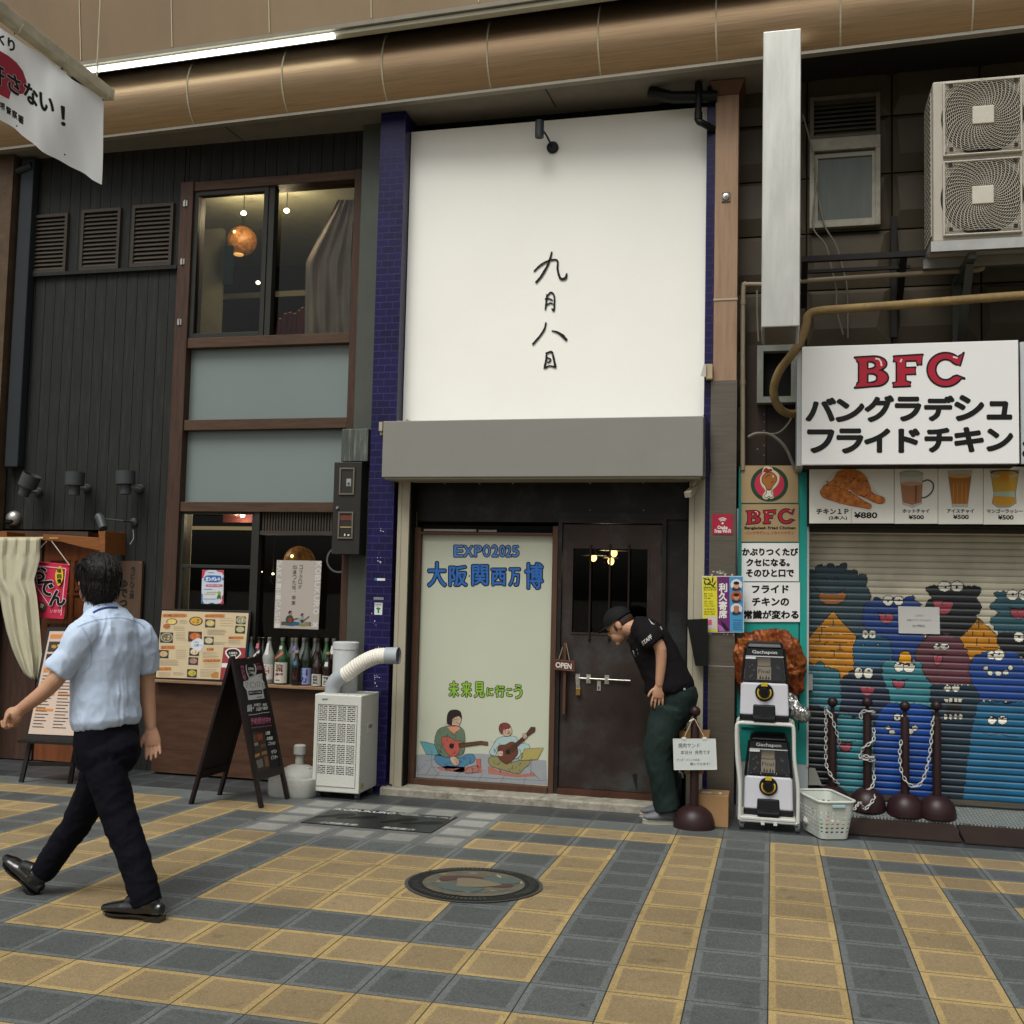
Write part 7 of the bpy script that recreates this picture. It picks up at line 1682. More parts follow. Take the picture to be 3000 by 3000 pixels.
for (t, x0, y0, x1, y1) in (('ゆで太麺こだわりうどん', 108, 702, 328, 728), ('ぶっかけうどん', 540, 706, 722, 730), ('温かいうどん', 780, 934, 918, 954), ('玉だいうどん', 84, 1030, 212, 1056), ('ミニ丼', 552, 1052, 616, 1074), ('ごはんもの', 520, 1168, 680, 1190), ('カレーうどん', 54, 1252, 176, 1276)):
 w_ = (x1 - x0) * .06; mz([(x0 - w_, (y0 + y1) / 2), (x0, y0 - 4), (x1, y0 - 6), (x1 + w_, (y0 + y1) / 2), (x1, y1 + 4), (x0, y1 + 4)], 'b0703c', .0012, 2); mtext(t, x0, y0, x1, y1, ink('4a1d10'))
def dish(x, y, rx, ry, bowl, food, top, sq=False):
 if sq: mz([(x - rx, y - ry), (x + rx, y - ry + 4), (x + rx - 4, y + ry + 4), (x - rx - 4, y + ry)], '38342c', .0012)
 mz(ell(x, y, rx * .95, ry * .88), bowl, .0016); mz(ell(x, y, rx * .8, ry * .72), food, .002); 
 for k in range(7): a = k * 2.4; mz(ell(x + rx * .38 * math.cos(a), y + ry * .35 * math.sin(a), rx * .2, ry * .18, n=8), top if k % 2 else food, .0024 + k * 1e-5)
for d in ((438, 772, 74, 52, '2a2622', 'b98a30', '5a7030'), (190, 778, 60, 38, '3a352c', 'bfa65c', 'c9b878'), (138, 826, 50, 40, 'b7ab98', '9a5a30', '6a6a30'), (138, 940, 66, 54, '8d8f88', '6a5a40', 'a89a70', 1), (430, 930, 70, 52, '3a3530', 'a8542c', 'b5763c', 1), (586, 794, 52, 42, '6a6050', 'b09a5c', 'c0b48c', 1), (902, 762, 50, 40, '9a9a8c', '7a7a50', 'b8b48e', 1), (894, 858, 52, 40, '3c4238', 'a09a70', '9fa060', 1), (572, 972, 50, 42, '55607a', 'a99a74', 'b8ae94', 1), (106, 1110, 52, 42, '35302a', 'a98a68', 'b89a7a', 1), (422, 1088, 50, 40, '45443c', 'bfb494', 'b5622c', 1), (412, 1182, 50, 40, '3a3430', '8a6660', '9c7a72', 1), (398, 1308, 50, 42, '3a3c30', 'a99a3a', '5f7a34', 1)): dish(*d)
rm = random.Random(12)
for (x0, x1, y0, y1, st) in ((268, 360, 762, 800, 14), (205, 350, 830, 870, 16), (228, 352, 890, 980, 15), (684, 845, 740, 842, 26), (552, 760, 860, 915, 10), (620, 760, 990, 1012, 10), (770, 915, 968, 1005, 12), (230, 360, 1070, 1160, 20), (60, 280, 1170, 1230, 11), (505, 690, 1090, 1150, 14), (520, 690, 1205, 1255, 14), (200, 335, 1300, 1330, 12), (50, 200, 1300, 1345, 12), (480, 660, 1270, 1345, 14)):
 y = y0
 while y < y1: mz([(x0 + rm.uniform(0, 10), y), (x1 - rm.uniform(0, (x1 - x0) * .35), y + 3), (x1 - 20, y + 6), (x0, y + 3)], ('6b5d48', '8a7a5e')[int(y) % 2], .001); y += st
mz([(388, 990), (440, 955), (478, 950), (520, 985), (505, 1040), (480, 1085), (440, 1075), (395, 1045)], 'b8bcc2', .0028, 2); mtext('ごはん', 416, 978, 470, 998, ink('4a5270'), .0034); mtext('13時〜', 422, 1006, 500, 1038, ink('4a5270'), .0034)
mz([(738, 1100), (752, 1066), (790, 1050), (850, 1050), (890, 1075), (905, 1110), (880, 1135), (850, 1160), (790, 1165), (765, 1145)], 'c9c4bc', .0014, 2); mz([(752, 1100), (766, 1072), (800, 1060), (850, 1062), (880, 1085), (888, 1110), (850, 1145), (795, 1150)], '17110f', .0018, 2); mtext('お酒宴会', 776, 1088, 866, 1112, ink('c4beb4'), .0024); mtext('2時間', 790, 1118, 850, 1140, ink('c4beb4'), .0024)
mz([(704, 1205), (772, 1205), (768, 1250), (700, 1248)], 'c5c0c0', .0014); mz([(590, 1320), (640, 1290), (672, 1300), (668, 1360), (600, 1355)], '9a6a34', .0014)
mb.build('printing', mbd)
# -- bottles on the ledge
BG = {'brown': mat('brown_bottle_glass', '2e1a10', .08, var=.15, spec=.6, coat=.3), 'dark': mat('black_bottle_glass', '14100f', .08, var=.15, spec=.6, coat=.3), 'green': mat('green_bottle_glass', '1e4a22', .08, var=.2, spec=.6, coat=.3), 'olive': mat('dark_green_bottle_glass', '1a2a18', .08, var=.2, spec=.6, coat=.3), 'clear': mat('grey_clear_bottle_glass', '565d58', .06, var=.25, vs=9, spec=.6, coat=.3), 'frost': mat('frosted_bottle_glass', '8a8d86', .3, var=.06)}
M_CAP = mat('bottle_cap', '77736a', .35, metal=.5); M_CAPB = ink('1e1c1b')
def bottle(px, py, Y, glass_, lab, text=None, lc='b9b6ac', tc='6a2320', neck=None, wide=1.0, lh=(.04, .17), lcol2=None, capm=None, sash=None):
 p = W(px, py, Y); h = p.z - zled; r_ = .0525 * wide if h > .33 else .043 * wide
 t = thing('bottle', (p.x, Y, zled), lab, 'bottle', 'bottles lined up on the ledge')
 s_ = h / .4
 prof = [(r_ * .9, .001), (r_, .008), (r_, .215 * s_), (r_ * .93, .24 * s_), (r_ * .62, .285 * s_), (r_ * .36, .33 * s_), (.0155, .36 * s_), (.0145, .378 * s_)]
 MB().lathe((p.x, Y, zled), prof, BG[glass_], 28).build('glass_body', t)
 MB().lathe((p.x, Y, zled), [(.0165, .372 * s_), (.0175, .376 * s_), (.0175, h - .002), (.015, h)], capm or M_CAP, 16).build('cap', t)
 def cyl(rr, e=.0006): return lambda u, z: Vector((p.x + (rr + e) * math.sin(u / rr), Y - (rr + e) * math.cos(u / rr), zled + z))
 if text is not None:
  f = cyl(r_); mb = MB(); a = r_ * 1.25; n = 14
  z0, z1 = lh[0] * s_, lh[1] * s_
  mb.add([f(-a + 2 * a * i / n, z) for z in (z0, z1) for i in range(n + 1)], [(i, i + 1, n + 2 + i, n + 1 + i) for i in range(n)], ink(lc), True)
  f2 = cyl(r_, .0012)
  if lcol2: mb.add([f2(-a + .3 * a * i / 3, z) for z in (z0, z1) for i in range(4)], [(i, i + 1, 5 + i, 4 + i) for i in range(3)], ink(lcol2), True)
  f3_ = cyl(r_, .002); k = len(text)
  for i, ch in enumerate(text):
   zz1 = z1 - .008 - (z1 - z0 - .016) * i / k; zz0 = z1 - .008 - (z1 - z0 - .016) * (i + .9) / k
   mb.text(ch, (-r_ * .55, zz1, r_ * .6, zz0), ink(tc), .03, f3_)
  mb.build('label', t)
 if neck:
  f = cyl(.0158, .001); zc_ = .345 * s_; mb = MB()
  mb.add([Vector((p.x + (.019 + (.37 * s_ - z) * .2) * math.sin(u), Y - (.019 + (.37 * s_ - z) * .25) * math.cos(u), zled + z)) for z in (neck[1] * s_, neck[2] * s_) for u in (-.5, -.2, .1, .4)], [(i, i + 1, 5 + i, 4 + i) for i in range(3)], ink(neck[0]), True); mb.build('neck_label', t)
 if sash:
  mb = MB(); n = 8
  pr = lambda z: next(a[0] + (b[0] - a[0]) * (z - a[1]) / (b[1] - a[1]) for a, b in zip(prof, prof[1:]) if a[1] <= z <= b[1]) + .0015
  pts = []
  for i in range(n + 1):
   u = -.9 + 1.5 * i / n; z = (.205 + .06 * i / n) * s_; pts.append((u, z))
  mb.add([Vector((p.x + pr(z + dz) * math.sin(u), Y - pr(z + dz) * math.cos(u), zled + z + dz)) for dz in (0, .022) for u, z in pts], [(i, i + 1, n + 2 + i, n + 1 + i) for i in range(n)], ink(sash), True); mb.build('diagonal_band', t)
bottle(716, 1866, 8.2, 'brown', 'brown tall bottle half hidden behind the photo menu', capm=M_CAPB)
bottle(736, 1866, 8.19, 'clear', 'clear tall bottle with turquoise neck stripe', neck=('1f86a4', .25, .345))
bottle(760, 1866, 8.2, 'brown', 'dark brown tall bottle with pink neck tag', neck=('b0606a', .3, .345), sash='b2b4b2', capm=M_CAPB)
bottle(772, 1867, 8.225, 'dark', 'dark tall bottle tucked behind the pink tagged bottle', capm=M_CAPB)
bottle(790, 1867, 8.13, 'frost', 'frosted white tall bottle with long white neck strip and label', '寿', 'b7b4ac', '8f2a2a', ('b9bbb8', .25, .35))
bottle(829, 1868, 8.12, 'green', 'bright green bottle with big white and pink brush lettered label', '流輝', 'b9b2a6', '6a1f1c', ('b9a89c', .3, .33), 1.12, (.015, .19), 'b58a8a', sash='b04a38')
bottle(858, 1869, 8.215, 'clear', 'clear tall bottle behind the short black bottle')
bottle(868, 1869, 8.185, 'clear', 'clear tall bottle with purple neck foil', neck=('7a5a9a', .29, .33))
bottle(871, 1906, 8.095, 'dark', 'short black bottle with small red emblem', '辰', '17120f', '5f2420', ('2f6c8a', .24, .28), capm=ink('9a8a6a'))
bottle(891, 1869, 8.21, 'clear', 'clear tall bottle behind the violet labelled bottle')
bottle(901, 1870, 8.15, 'olive', 'dark green tall bottle with violet blue label', '口万', '7f86b0', '1d2a5a', None, 1.0, (.01, .15), '8a7aa8', M_CAPB)
bottle(924, 1871, 8.215, 'clear', 'clear tall bottle with faint red shoulder band', sash='8a4a48')
bottle(934, 1871, 8.18, 'brown', 'dark brown tall bottle behind the short brown one', capm=M_CAPB)
bottle(931.5, 1906, 8.09, 'brown', 'short brown bottle with white brush lettered label', '赤兎馬', 'b6b3a8', '26221e', None, 1.0, (.01, .14), None, ink('3a342e'))
bottle(958, 1870, 8.2, 'green', 'green tall bottle beside the white cooler duct')
bottle(962.5, 1911, 8.09, 'brown', 'short brown bottle with white neck tag and label', '獺祭', 'b6b3a8', '26221e', ('b9b9b4', .24, .29), 1.0, (.01, .13), None, ink('8a7a5a'))
bottle(979, 1871, 8.19, 'brown', 'brown tall bottle with long white neck label, rightmost on the ledge', '酒', 'b6b3a8', '26221e', ('b9b9b4', .27, .34))
# -- posters in the lower window
gp_ = sheet('window_poster', [zM(500, 245), zM(722, 248), zM(716, 596), zM(490, 592)], 8.222, ink('bdc3cc'), 'white poster with red and blue wavy border in the lower left window', 'poster', .002)
mb = MB(); Yq = 8.2205
for pts, c_ in (([(500, 247), (560, 247), (530, 262), (520, 300), (508, 330), (497, 330)], 'b8384e'), ([(640, 248), (721, 249), (719, 300), (700, 270), (660, 262)], 'b8384e'), ([(495, 480), (505, 500), (503, 560), (520, 590), (491, 591)], '2b5aa0'), ([(716, 500), (700, 520), (704, 560), (690, 585), (640, 592), (714, 594)], 'b8384e'), ([(560, 594), (600, 580), (640, 594)], '2b5aa0'), ([(719, 320), (706, 330), (708, 350), (718, 350)], '2b4a80')): poly(mb, zM, pts, Yq, ink(c_))
poly(mb, zM, [(540, 306), (560, 300), (660, 302), (694, 312), (694, 350), (660, 370), (560, 368), (522, 355), (524, 320)], Yq - .0005, ink('2f66ac'), 3); mb.fat('ガンバレ＋', (*zM(536, 318), *zM(684, 358)), ink('c9ccd4'), .9, Yq - .001)
poly(mb, zM, [(540, 398), (560, 392), (690, 392), (712, 404), (690, 416), (545, 416)], Yq - .0005, ink('b8546a'), 2); mb.text('堺 名店ご紹介', (*zM(556, 397), *zM(690, 412)), ink('c9ccd4'), .02, Y=Yq - .001)
for (x0, x1, y, c_) in ((520, 600, 440, '5c7ab8'), (540, 660, 470, 'b5a84a'), (520, 640, 490, 'b5a84a'), (510, 640, 540, '8a8f98'), (560, 620, 270, '6a6f78')): poly(mb, zM, [(x0, y), (x1, y), (x1, y + 6), (x0, y + 6)], Yq - .0005, ink(c_))
mb.ring(*zM(674, 482), 5, 5, Yq - .0006, ink('8a9a3a'), 14); poly(mb, zM, [(660, 500), (688, 500), (696, 548), (672, 536), (648, 548)], Yq - .0008, ink('3c6a38')); mb.build('printing', gp_)
kp = sheet('window_poster', [zM(1268, 143), zM(1730, 152), zM(1695, 858), zM(1238, 842)], 8.21, mat('grey_white_poster', 'a39a93', .5, var=.05, vs=3), 'pale grey poster with drawn guitar duo in the lower right window', 'poster', .003)
mb = MB(); Yq = 8.2085; M_PW = ink('bdbcb8')
def side(t, x0, y0, x1, y1, hw):
 n = len(t)
 for i, ch in enumerate(t):
  a, b = i / n, (i + .86) / n
  P0 = Vector((x0 + (x1 - x0) * a, y0 + (y1 - y0) * a)); P1 = Vector((x0 + (x1 - x0) * b, y0 + (y1 - y0) * b))
  q = [zM(P0.x + hw, P0.y), zM(P1.x + hw, P1.y), zM(P1.x - hw, P1.y), zM(P0.x - hw, P0.y)]; mb.text(ch, q, M_PW, .02, Y=Yq)
side('SAKAIHIGASHI', 1296, 150, 1272, 850, 26); side('KOBUKURO ×', 1700, 160, 1662, 850, 30)
for i, ch in enumerate('コブクロが'): tx(mb, ch, 1500 - i * 3, 196 + i * 50, 1536 - i * 3, 238 + i * 50, zM, Yq, M_TXT)
for i, ch in enumerate('出逢った街、堺東'):
 if ch == '、': tx(mb, ch, 1452, 462, 1464, 476, zM, Yq, M_TXT); continue
 tx(mb, ch, 1432 - i * 2, 192 + i * 53, 1474 - i * 2, 236 + i * 53, zM, Yq, M_TXT)
poly(mb, zM, [(1315, 775), (1620, 785), (1616, 820), (1310, 812)], Yq, ink('5c4a40'))
for dx, dy, k, c1, c2_, c3_ in ((1370, 665, 1.0, '3f4a38', '2f5a78', '8a3a30'), (1500, 692, .85, '7a8a8a', '7a7440', '5a3a2a')):
 S = lambda x, y, k=k, dx=dx, dy=dy: zM(dx + x * k, dy + y * k)
 poly(mb, S, [(-10, 140), (20, 110), (110, 115), (130, 140), (60, 155), (0, 150)], Yq - .0005, ink(c2_), 3); poly(mb, S, [(0, 60), (30, 45), (60, 55), (70, 110), (40, 130), (0, 120), (-12, 95)], Yq - .001, ink(c1), 3)
 poly(mb, S, [(15, 80), (45, 75), (55, 100), (40, 120), (18, 110)], Yq - .0015, ink(c3_), 3); poly(mb, S, [(45, 88), (118, 74 if k == 1 else 30), (120, 82 if k == 1 else 40), (48, 98)], Yq - .0016, ink('4a3626')); mb.ring(*S(35, 26), 4.6 * k, 5.6 * k, Yq - .0012, ink('8f7260'), 12); poly(mb, S, [(15, 25), (22, 2), (45, -2), (55, 15), (40, 12), (25, 35)], Yq - .0018, ink('2c241f'))
mb.build('printing', kp)
mb = MB(); c_ = (992, 1640); Yq = 8.275
mb.line([(c_[0] + 34 * math.cos(a), c_[1] + 36 * math.sin(a)) for a in np.linspace(0, 6.28, 30)], 5, Yq, ink('5a5a56')); mb.build('ring_decal', lb)
# -- things seen through the windows
M_WEAVE = mat('amber_woven_shade', '8a4d1c', .7, var=.6, vs=22, bump=.6, bs=40)
def lamp_light(p, w, col=(1, .78, .5), r=.05):
 l = bpy.data.lights.new('bulb_light', 'POINT'); l.energy = w; l.color = col; l.shadow_soft_size = r
 o = bpy.data.objects.new('bulb_light', l); COL.objects.link(o); o.location = p; return o
def globe_lamp(px, py, Y, r_, lab, zc_):
 p = W(px, py, Y); t = thing('globe_lamp', p, lab, 'lamp')
 m_ = MATS.get('lit_amber_shade')
 if not m_:
  m_, N, L, P = new_mat('lit_amber_shade'); MATS['lit_amber_shade'] = m_
  tc = N.new('ShaderNodeTexCoord'); nz = N.new('ShaderNodeTexNoise'); nz.inputs['Scale'].default_value = 26; nz.inputs['Detail'].default_value = 6; L.new(tc.outputs['Object'], nz.inputs['Vector'])
  rp = N.new('ShaderNodeValToRGB'); rp.color_ramp.elements[0].position = .35; rp.color_ramp.elements[1].position = .7; rp.color_ramp.elements[0].color = (.12, .04, .008, 1); rp.color_ramp.elements[1].color = (.42, .17, .035, 1); L.new(nz.outputs['Fac'], rp.inputs['Fac'])
  L.new(rp.outputs[0], P.inputs['Base Color']); L.new(rp.outputs[0], P.inputs['Emission Color']); P.inputs['Emission Strength'].default_value = .3
 MB().ball(p, r_, m_, 28, 18).build('woven_shade', t)
 MB().tube([(p.x, p.y, p.z + r_), (p.x, p.y, zc_)], .005, M_BLK, 5).build('cord', t)
 MB().lathe((p.x - .02, p.y - .02, p.z - r_ * .96), [(r_ * .36, 0), (r_ * .3, -.01)], glow('amber_glow', (1, .5, .15), 1.1), 18).build('lower_opening', t)
 b_ = p + Vector((-.01, -r_ * .93, r_ * .32)); MB().ball(b_, .016, glow('bulb_spark', (1, .85, .3), 4), 8, 6).build('bulb', t)
globe_lamp(709, 706, 9.3, .145, 'amber woven globe lamp behind the upper window', 5.2)
globe_lamp(877, 1646, 9.0, .145, 'amber woven globe lamp behind the pale guitar poster', zr[5] - .02)
for px, py, Y, r_, lab in ((714, 624, 8.9, .027, 'small lit white bulb left of the mullion inside the upper window'), (840, 617, 8.9, .027, 'small lit white bulb right of the mullion inside the upper window'), (756, 828, 9.8, .024, 'small lit warm bulb low inside the upper window'), (711, 1510, 8.9, .022, 'lit bulb at the top of the lower left window'), (766, 1675, 9.6, .009, 'tiny lit bulb deep inside the lower window, nearest the mullion'), (800, 1681, 9.6, .012, 'tiny lit bulb deep inside the lower window, nearest the guitar poster')):
 p = W(px, py, Y); t = thing('bulb_lamp', p, lab, 'lamp'); MB().ball(p, r_, glow('white_bulb', (1, .88, .6), 4.5), 12, 8, (1, 1, .85)).build('bulb', t)
 MB().tube([p + Vector((0, 0, r_ * .8)), Vector((p.x, p.y, 5.2 if py < 1200 else zr[5] - .02))], .004, M_BLK, 5).build('cord', t)
 w_ = {714: 17, 840: 17, 711: 12, 800: 10}.get(px)
 if w_: lamp_light(p + Vector((0, -.06, -.06)), w_)
vs_, fs_ = [], []
for j in range(31):
 v = j / 30; y = 585 + 398 * v
 xl_ = 990 - 75 * min(1, v * 2.2) - (15 if v > .45 else 15 * v / .45) - 8 * v; xr_ = 1040 - 10 * v
 for i in range(33):
  u = i / 32; vs_.append(W(xl_ + (xr_ - xl_) * u, y, 8.5 + .03 * math.sin(u * 24 + 1.5 * math.sin(v * 3)) + .02 * math.sin(u * 11 + v * 9)))
for j in range(30):
 for i in range(32): a = j * 33 + i; fs_.append((a, a + 1, a + 34, a + 33))
mb = MB(); mb.add(vs_, fs_, mat('dusty_pink_curtain', 'd4bfb4', .9, var=.08), True); mb.build('window_curtain', label='dusty pink curtain gathered at the right of the upper window', cat='curtain')
chx = thing('stacked_chairs', W(850, 985, 8.7), 'red plastic chair shells stacked inside the upper window', 'chairs')
M_RC = mat('red_plastic_shell', '8a2733', .4)
for k, (px, py) in enumerate(((822, 940), (838, 925), (852, 922), (866, 925), (878, 916), (888, 908))):
 p = W(px, py, 8.62); b_ = W(px - 8, 1000, 8.62); mb = MB(); mb.tube([b_, b_.lerp(p, .6) + Vector((.01, 0, 0)), p], [.035, .04, .026], M_RC, 10); mb.ball(p, .026, M_RC, 10, 8); mb.build('chair_shell', chx)
p0, p1 = RECT(655, 720, 682, 833, 8.6)[:2], RECT(655, 720, 682, 833, 8.6)[2:]
MB().box(p0[0], p0[1], 8.6, 8.606, p1[0], p1[1], mat('teal_acrylic', '3c5a5c', .15)).build('acrylic_sign', label='teal acrylic panel hanging inside the upper left sash', cat='panel')
mb = MB(); a, b = W(527, 1546, 8.8), W(748, 1548, 8.8); mb.bar(a, b, .05, .03, glow('lit_wood_rail', (.55, .4, .2), .5)); mb.build('picture_rail', label='lit pale wood rail inside the lower left window', cat='rail')  # rail is no lamp: its emission stands in for room light
mb = MB(); mb.box(XP1, xl0, 8.95, 8.96, W(640, 1530, 8.95).z, zr[5] - .02, mat('dark_red_valance', '4a1a1c', .8)); mb.build('valance', label='dark red cloth valance inside the top of the lower left window', cat='cloth')
# -- A-frame blackboard
A_, B_, C_, D_ = GP(560, 2355), GP(643, 2329), GP(766, 2367), GP(842, 2341)
rn, rf = (A_ + C_) / 2, (B_ + D_) / 2
hz = W(700, 1924, rn.y).z; rn.z = rf.z = hz
af = thing('chalkboard_stand', (A_ + B_ + C_ + D_) / 4, 'dark brown folding A frame chalkboard with handwritten specials', 'sign')
M_AF = mat('dark_brown_frame', '241917', .45, var=.2, **WOODV); M_AFP = mat('dark_brown_back_board', '2b1e19', .5, var=.2); M_CHB = mat('chalkboard', '131416', .5, var=.1)
def leaf(p, q, board_m, back):
 n_ = (q - p).cross(rn - p).normalized()
 for a, b in ((p, rn), (q, rf)): MB().bar(a, b, .042, .024, M_AF, n_).build('leg', af, bevel=.003)
 L = lambda u, v: (p.lerp(q, u)).lerp(rn.lerp(rf, u), v)
 MB().bar(L(0, .955), L(1, .955), .024, .05, M_AF, n_.cross(q - p)).build('top_rail', af)
 MB().bar(L(0, .2), L(1, .2), .024, .06, M_AF, n_.cross(q - p)).build('bottom_rail', af)
 mb = MB(); e = n_ * .006; a4 = [L(.03, .2), L(.97, .2), L(.97, .95), L(.03, .95)]
 mb.hexa([a4[0] - e, a4[1] - e, a4[1] + e, a4[0] + e, a4[3] - e, a4[2] - e, a4[2] + e, a4[3] + e], board_m); mb.build('panel', af)
 return n_, a4[0]
leaf(A_, B_, M_AFP, True)
nR, oR = leaf(C_, D_, M_CHB, False)
zA = zoomT(540, 1850, 3.5125); fA = PLN(oR, nR, .0075)
mb = MB(); M_CW = ink('b4b4b0'); M_CP = ink('a85a74')
def az(pts, m, e=0, sm=0, T=zA):
 q = [T(*p) for p in pts]; q = sp2(q, sm) if sm else q; patch(mb, q, fA, m, e)
def at_(t, x0, y0, x1, y1, m, e=.001, sl=0, w=.9):
 for i in range(5):
  a = 2 * math.pi * i / 5; dx, dy = w * math.cos(a) / 2, w * math.sin(a) / 2
  q = [(zA(x0, y0)[0] + dx, zA(x0, y0)[1] + dy), (zA(x1, y0 - sl)[0] + dx, zA(x1, y0 - sl)[1] + dy), (zA(x1, y1 - sl)[0] + dx, zA(x1, y1 - sl)[1] + dy), (zA(x0, y1)[0] + dx, zA(x0, y1)[1] + dy)]
  mb.text(t, q, m, 0, f3=lambda a_, b_, i=i: fA(a_, b_, e + i * 4e-5))
az([(630, 360), (640, 318), (665, 335), (685, 305), (700, 330), (725, 330), (742, 380), (735, 440), (705, 470), (670, 480), (645, 440)], M_CW, 0, 2); az([(640, 370), (652, 336), (686, 322), (716, 345), (728, 395), (712, 445), (672, 462), (652, 430)], M_CHB, .0008, 2)
at_('忘年会', 655, 370, 712, 398, M_CW, .0016); at_('ご予約', 660, 412, 716, 438, M_CW, .0016)
for i, ch in enumerate('お鍋ございます'): at_(ch, 570 + i * 6, 322 + i * 26, 602 + i * 6, 346 + i * 26, M_CP)
at_('新登場', 722, 316, 772, 338, M_CP); at_('おすすめ', 748, 350, 804, 396, M_CP)
az([(660, 462), (800, 432), (806, 500), (836, 540), (838, 580), (800, 600), (640, 606), (610, 560), (608, 516), (660, 500)], M_CW, 0, 0); az([(640, 600), (806, 588), (824, 688), (658, 706)], M_CW, .0006)
M_DK = ink('2a2a2c')
for pts in ([(622, 530), (650, 520), (652, 545), (640, 550), (642, 585)], [(676, 530), (705, 520), (730, 535), (728, 570), (700, 585), (678, 565), (676, 530)], [(745, 520), (775, 515), (768, 570), (752, 572), (745, 520)], [(800, 530), (820, 528), (822, 575), (806, 578), (800, 530)], [(770, 470), (775, 455), (795, 452), (798, 485), (785, 488)]): mb.ribbon([zA(*p) for p in pts], 1.1, M_DK, lambda a, b: fA(a, b, .0012))
az([(656, 614), (798, 600), (804, 642), (662, 658)], M_DK, .0012); at_('宴会コース 4000', 666, 622, 790, 640, M_CW, .002, 8, .3); at_('お気軽に', 740, 672, 806, 682, M_DK, .002, 6, .3)
at_('鍋', 645, 756, 694, 830, M_CW, .001, 6); at_('+', 700, 775, 716, 800, M_CW); at_('お造り', 716, 742, 786, 770, M_CW, .001, 6); at_('3品', 738, 780, 788, 820, M_CW, .001, 6); at_('+', 790, 775, 806, 800, M_CW); at_('飲放', 806, 742, 848, 768, M_CW, .001, 6); at_('雑炊', 812, 774, 858, 808, M_CW, .001, 6)
mb.ribbon([zA(*p) for p in ((660, 860), (740, 852), (800, 838), (876, 830))], 1.6, M_CW, lambda a, b: fA(a, b, .001))
at_('予約受付中!!', 680, 892, 886, 958, M_CP, .001, 16, 1.1)
mb.ribbon([zA(690 + i * 13, 990 - i * 1.6 + (9 if i % 2 else -3)) for i in range(17)], 1.4, M_CP, lambda a, b: fA(a, b, .001))
at_('2階', 834, 1030, 880, 1066, M_CW, .001, 6); at_('お座敷', 848, 1084, 908, 1120, M_CW, .001, 6); at_('ございます', 864, 1136, 936, 1170, M_CW, .001, 6); at_('ぜひ', 892, 1222, 950, 1258, M_CW, .001, 8); at_('どうぞ〜', 894, 1278, 962, 1316, M_CW, .001, 8)
az([(692, 1050), (702, 1038), (810, 1032), (822, 1045), (886, 1395), (880, 1408), (764, 1448), (750, 1440)], ink('3d3229'), .0006)
for pts, c_ in (([(705, 1070), (740, 1060), (748, 1130), (716, 1140)], '5a4a3c'), ([(745, 1060), (800, 1050), (806, 1110), (756, 1125)], '8f3a22'), ([(718, 1150), (756, 1140), (760, 1170), (722, 1180)], '8c7a62'), ([(780, 1165), (826, 1155), (834, 1190), (790, 1200)], '6b4a30'), ([(724, 1265), (772, 1250), (776, 1280), (728, 1300)], 'a0743a'), ([(790, 1240), (845, 1225), (850, 1260), (796, 1275)], '8a6234'), ([(735, 1330), (800, 1310), (812, 1390), (760, 1410)], '6b6a62'), ([(820, 1290), (855, 1280), (872, 1380), (835, 1395)], '7a5230')): az(pts, ink(c_), .0012)
mb.build('chalk_writing', af)
# -- parasol base
pb_ = GP(838, 2338); pz = pb_.z; px_, py_ = pb_.x, pb_.y + .19
M_PB = mat('grimy_white_plastic', '9d9d97', .5, var=.12, vs=6, dirt='5f5e55', dirt_amt=.5, ds=6)
um = thing('parasol_base', (px_, py_, pz), 'grimy white water filled parasol base behind the chalkboard', 'parasol base')
mb = MB(); vs_, fs_ = [], []
rows = [(.0, .96), (.02, 1.0), (.115, 1.0), (.135, .97), (.14, .9)]
for z, s_ in rows:
 for i in range(48):
  a = 2 * math.pi * i / 48; c, s = math.cos(a), math.sin(a); e = .45
  vs_.append((px_ + .19 * s_ * math.copysign(abs(c) ** e, c), py_ + .19 * s_ * math.copysign(abs(s) ** e, s), pz + z))
for j in range(len(rows) - 1):
 for i in range(48): fs_.append((j * 48 + i, j * 48 + (i + 1) % 48, (j + 1) * 48 + (i + 1) % 48, (j + 1) * 48 + i))
fs_.append(tuple(range(4 * 48, 5 * 48))); mb.add(vs_, fs_, M_PB, True); mb.build('tank', um)
MB().lathe((px_ + .01, py_, pz + .138), [(.165, 0), (.16, .02), (.13, .05), (.08, .075), (.03, .085)], M_PB, 32).build('dome', um)
MB().lathe((px_ + .01, py_, pz + .2), [(.033, 0), (.031, .06), (.03, .1), (.046, .102), (.046, .165), (.038, .172)], M_PB, 24).build('pole_socket', um)
MB().lathe((px_ + .1, py_ - .03, pz + .185), [(.018, 0), (.018, .02), (.01, .024)], M_PB, 14).build('filler_cap', um)
# -- portable spot cooler
M_CW_ = mat('white_cooler_case', 'bfbfb7', .4, var=.03, vs=3); M_CG = mat('pale_grey_plastic', '9aa0a4', .4, var=.04); M_SLOT = ink('3f3d39')
sc0 = thing('spot_cooler', (W(980, 2340, 7.7).x, 7.75, gz(7.7)), 'white portable spot cooler with bent duct beside the blue tiles', 'air cooler')
YC0, YC1 = 7.58, 7.95
CX0 = (W(926, 2036, YC0).x + W(910, 2310, YC0).x) / 2; CX1 = (W(1063, 2040, YC0).x + W(1047, 2325, YC0).x) / 2
CZ1, CZ0 = W(995, 2036, YC0).z, W(978, 2322, YC0).z
mb = MB(); mb.box(CX0, CX1, YC0, YC1, CZ0, CZ1, M_CW_); mb.build('case', sc0, bevel=.008, seg=3)
zC = zoomT(900, 1850, 3.5125); Yq = YC0 - .001
mb = MB(); frame(mb, CX0 + .03, CX1 - .03, W(978, 2305, YC0).z, W(990, 2064, YC0).z, YC0 - .004, .005, .004, mat('cooler_shadow_line', '8e8e86', .5)); mb.build('front_panel', sc0)
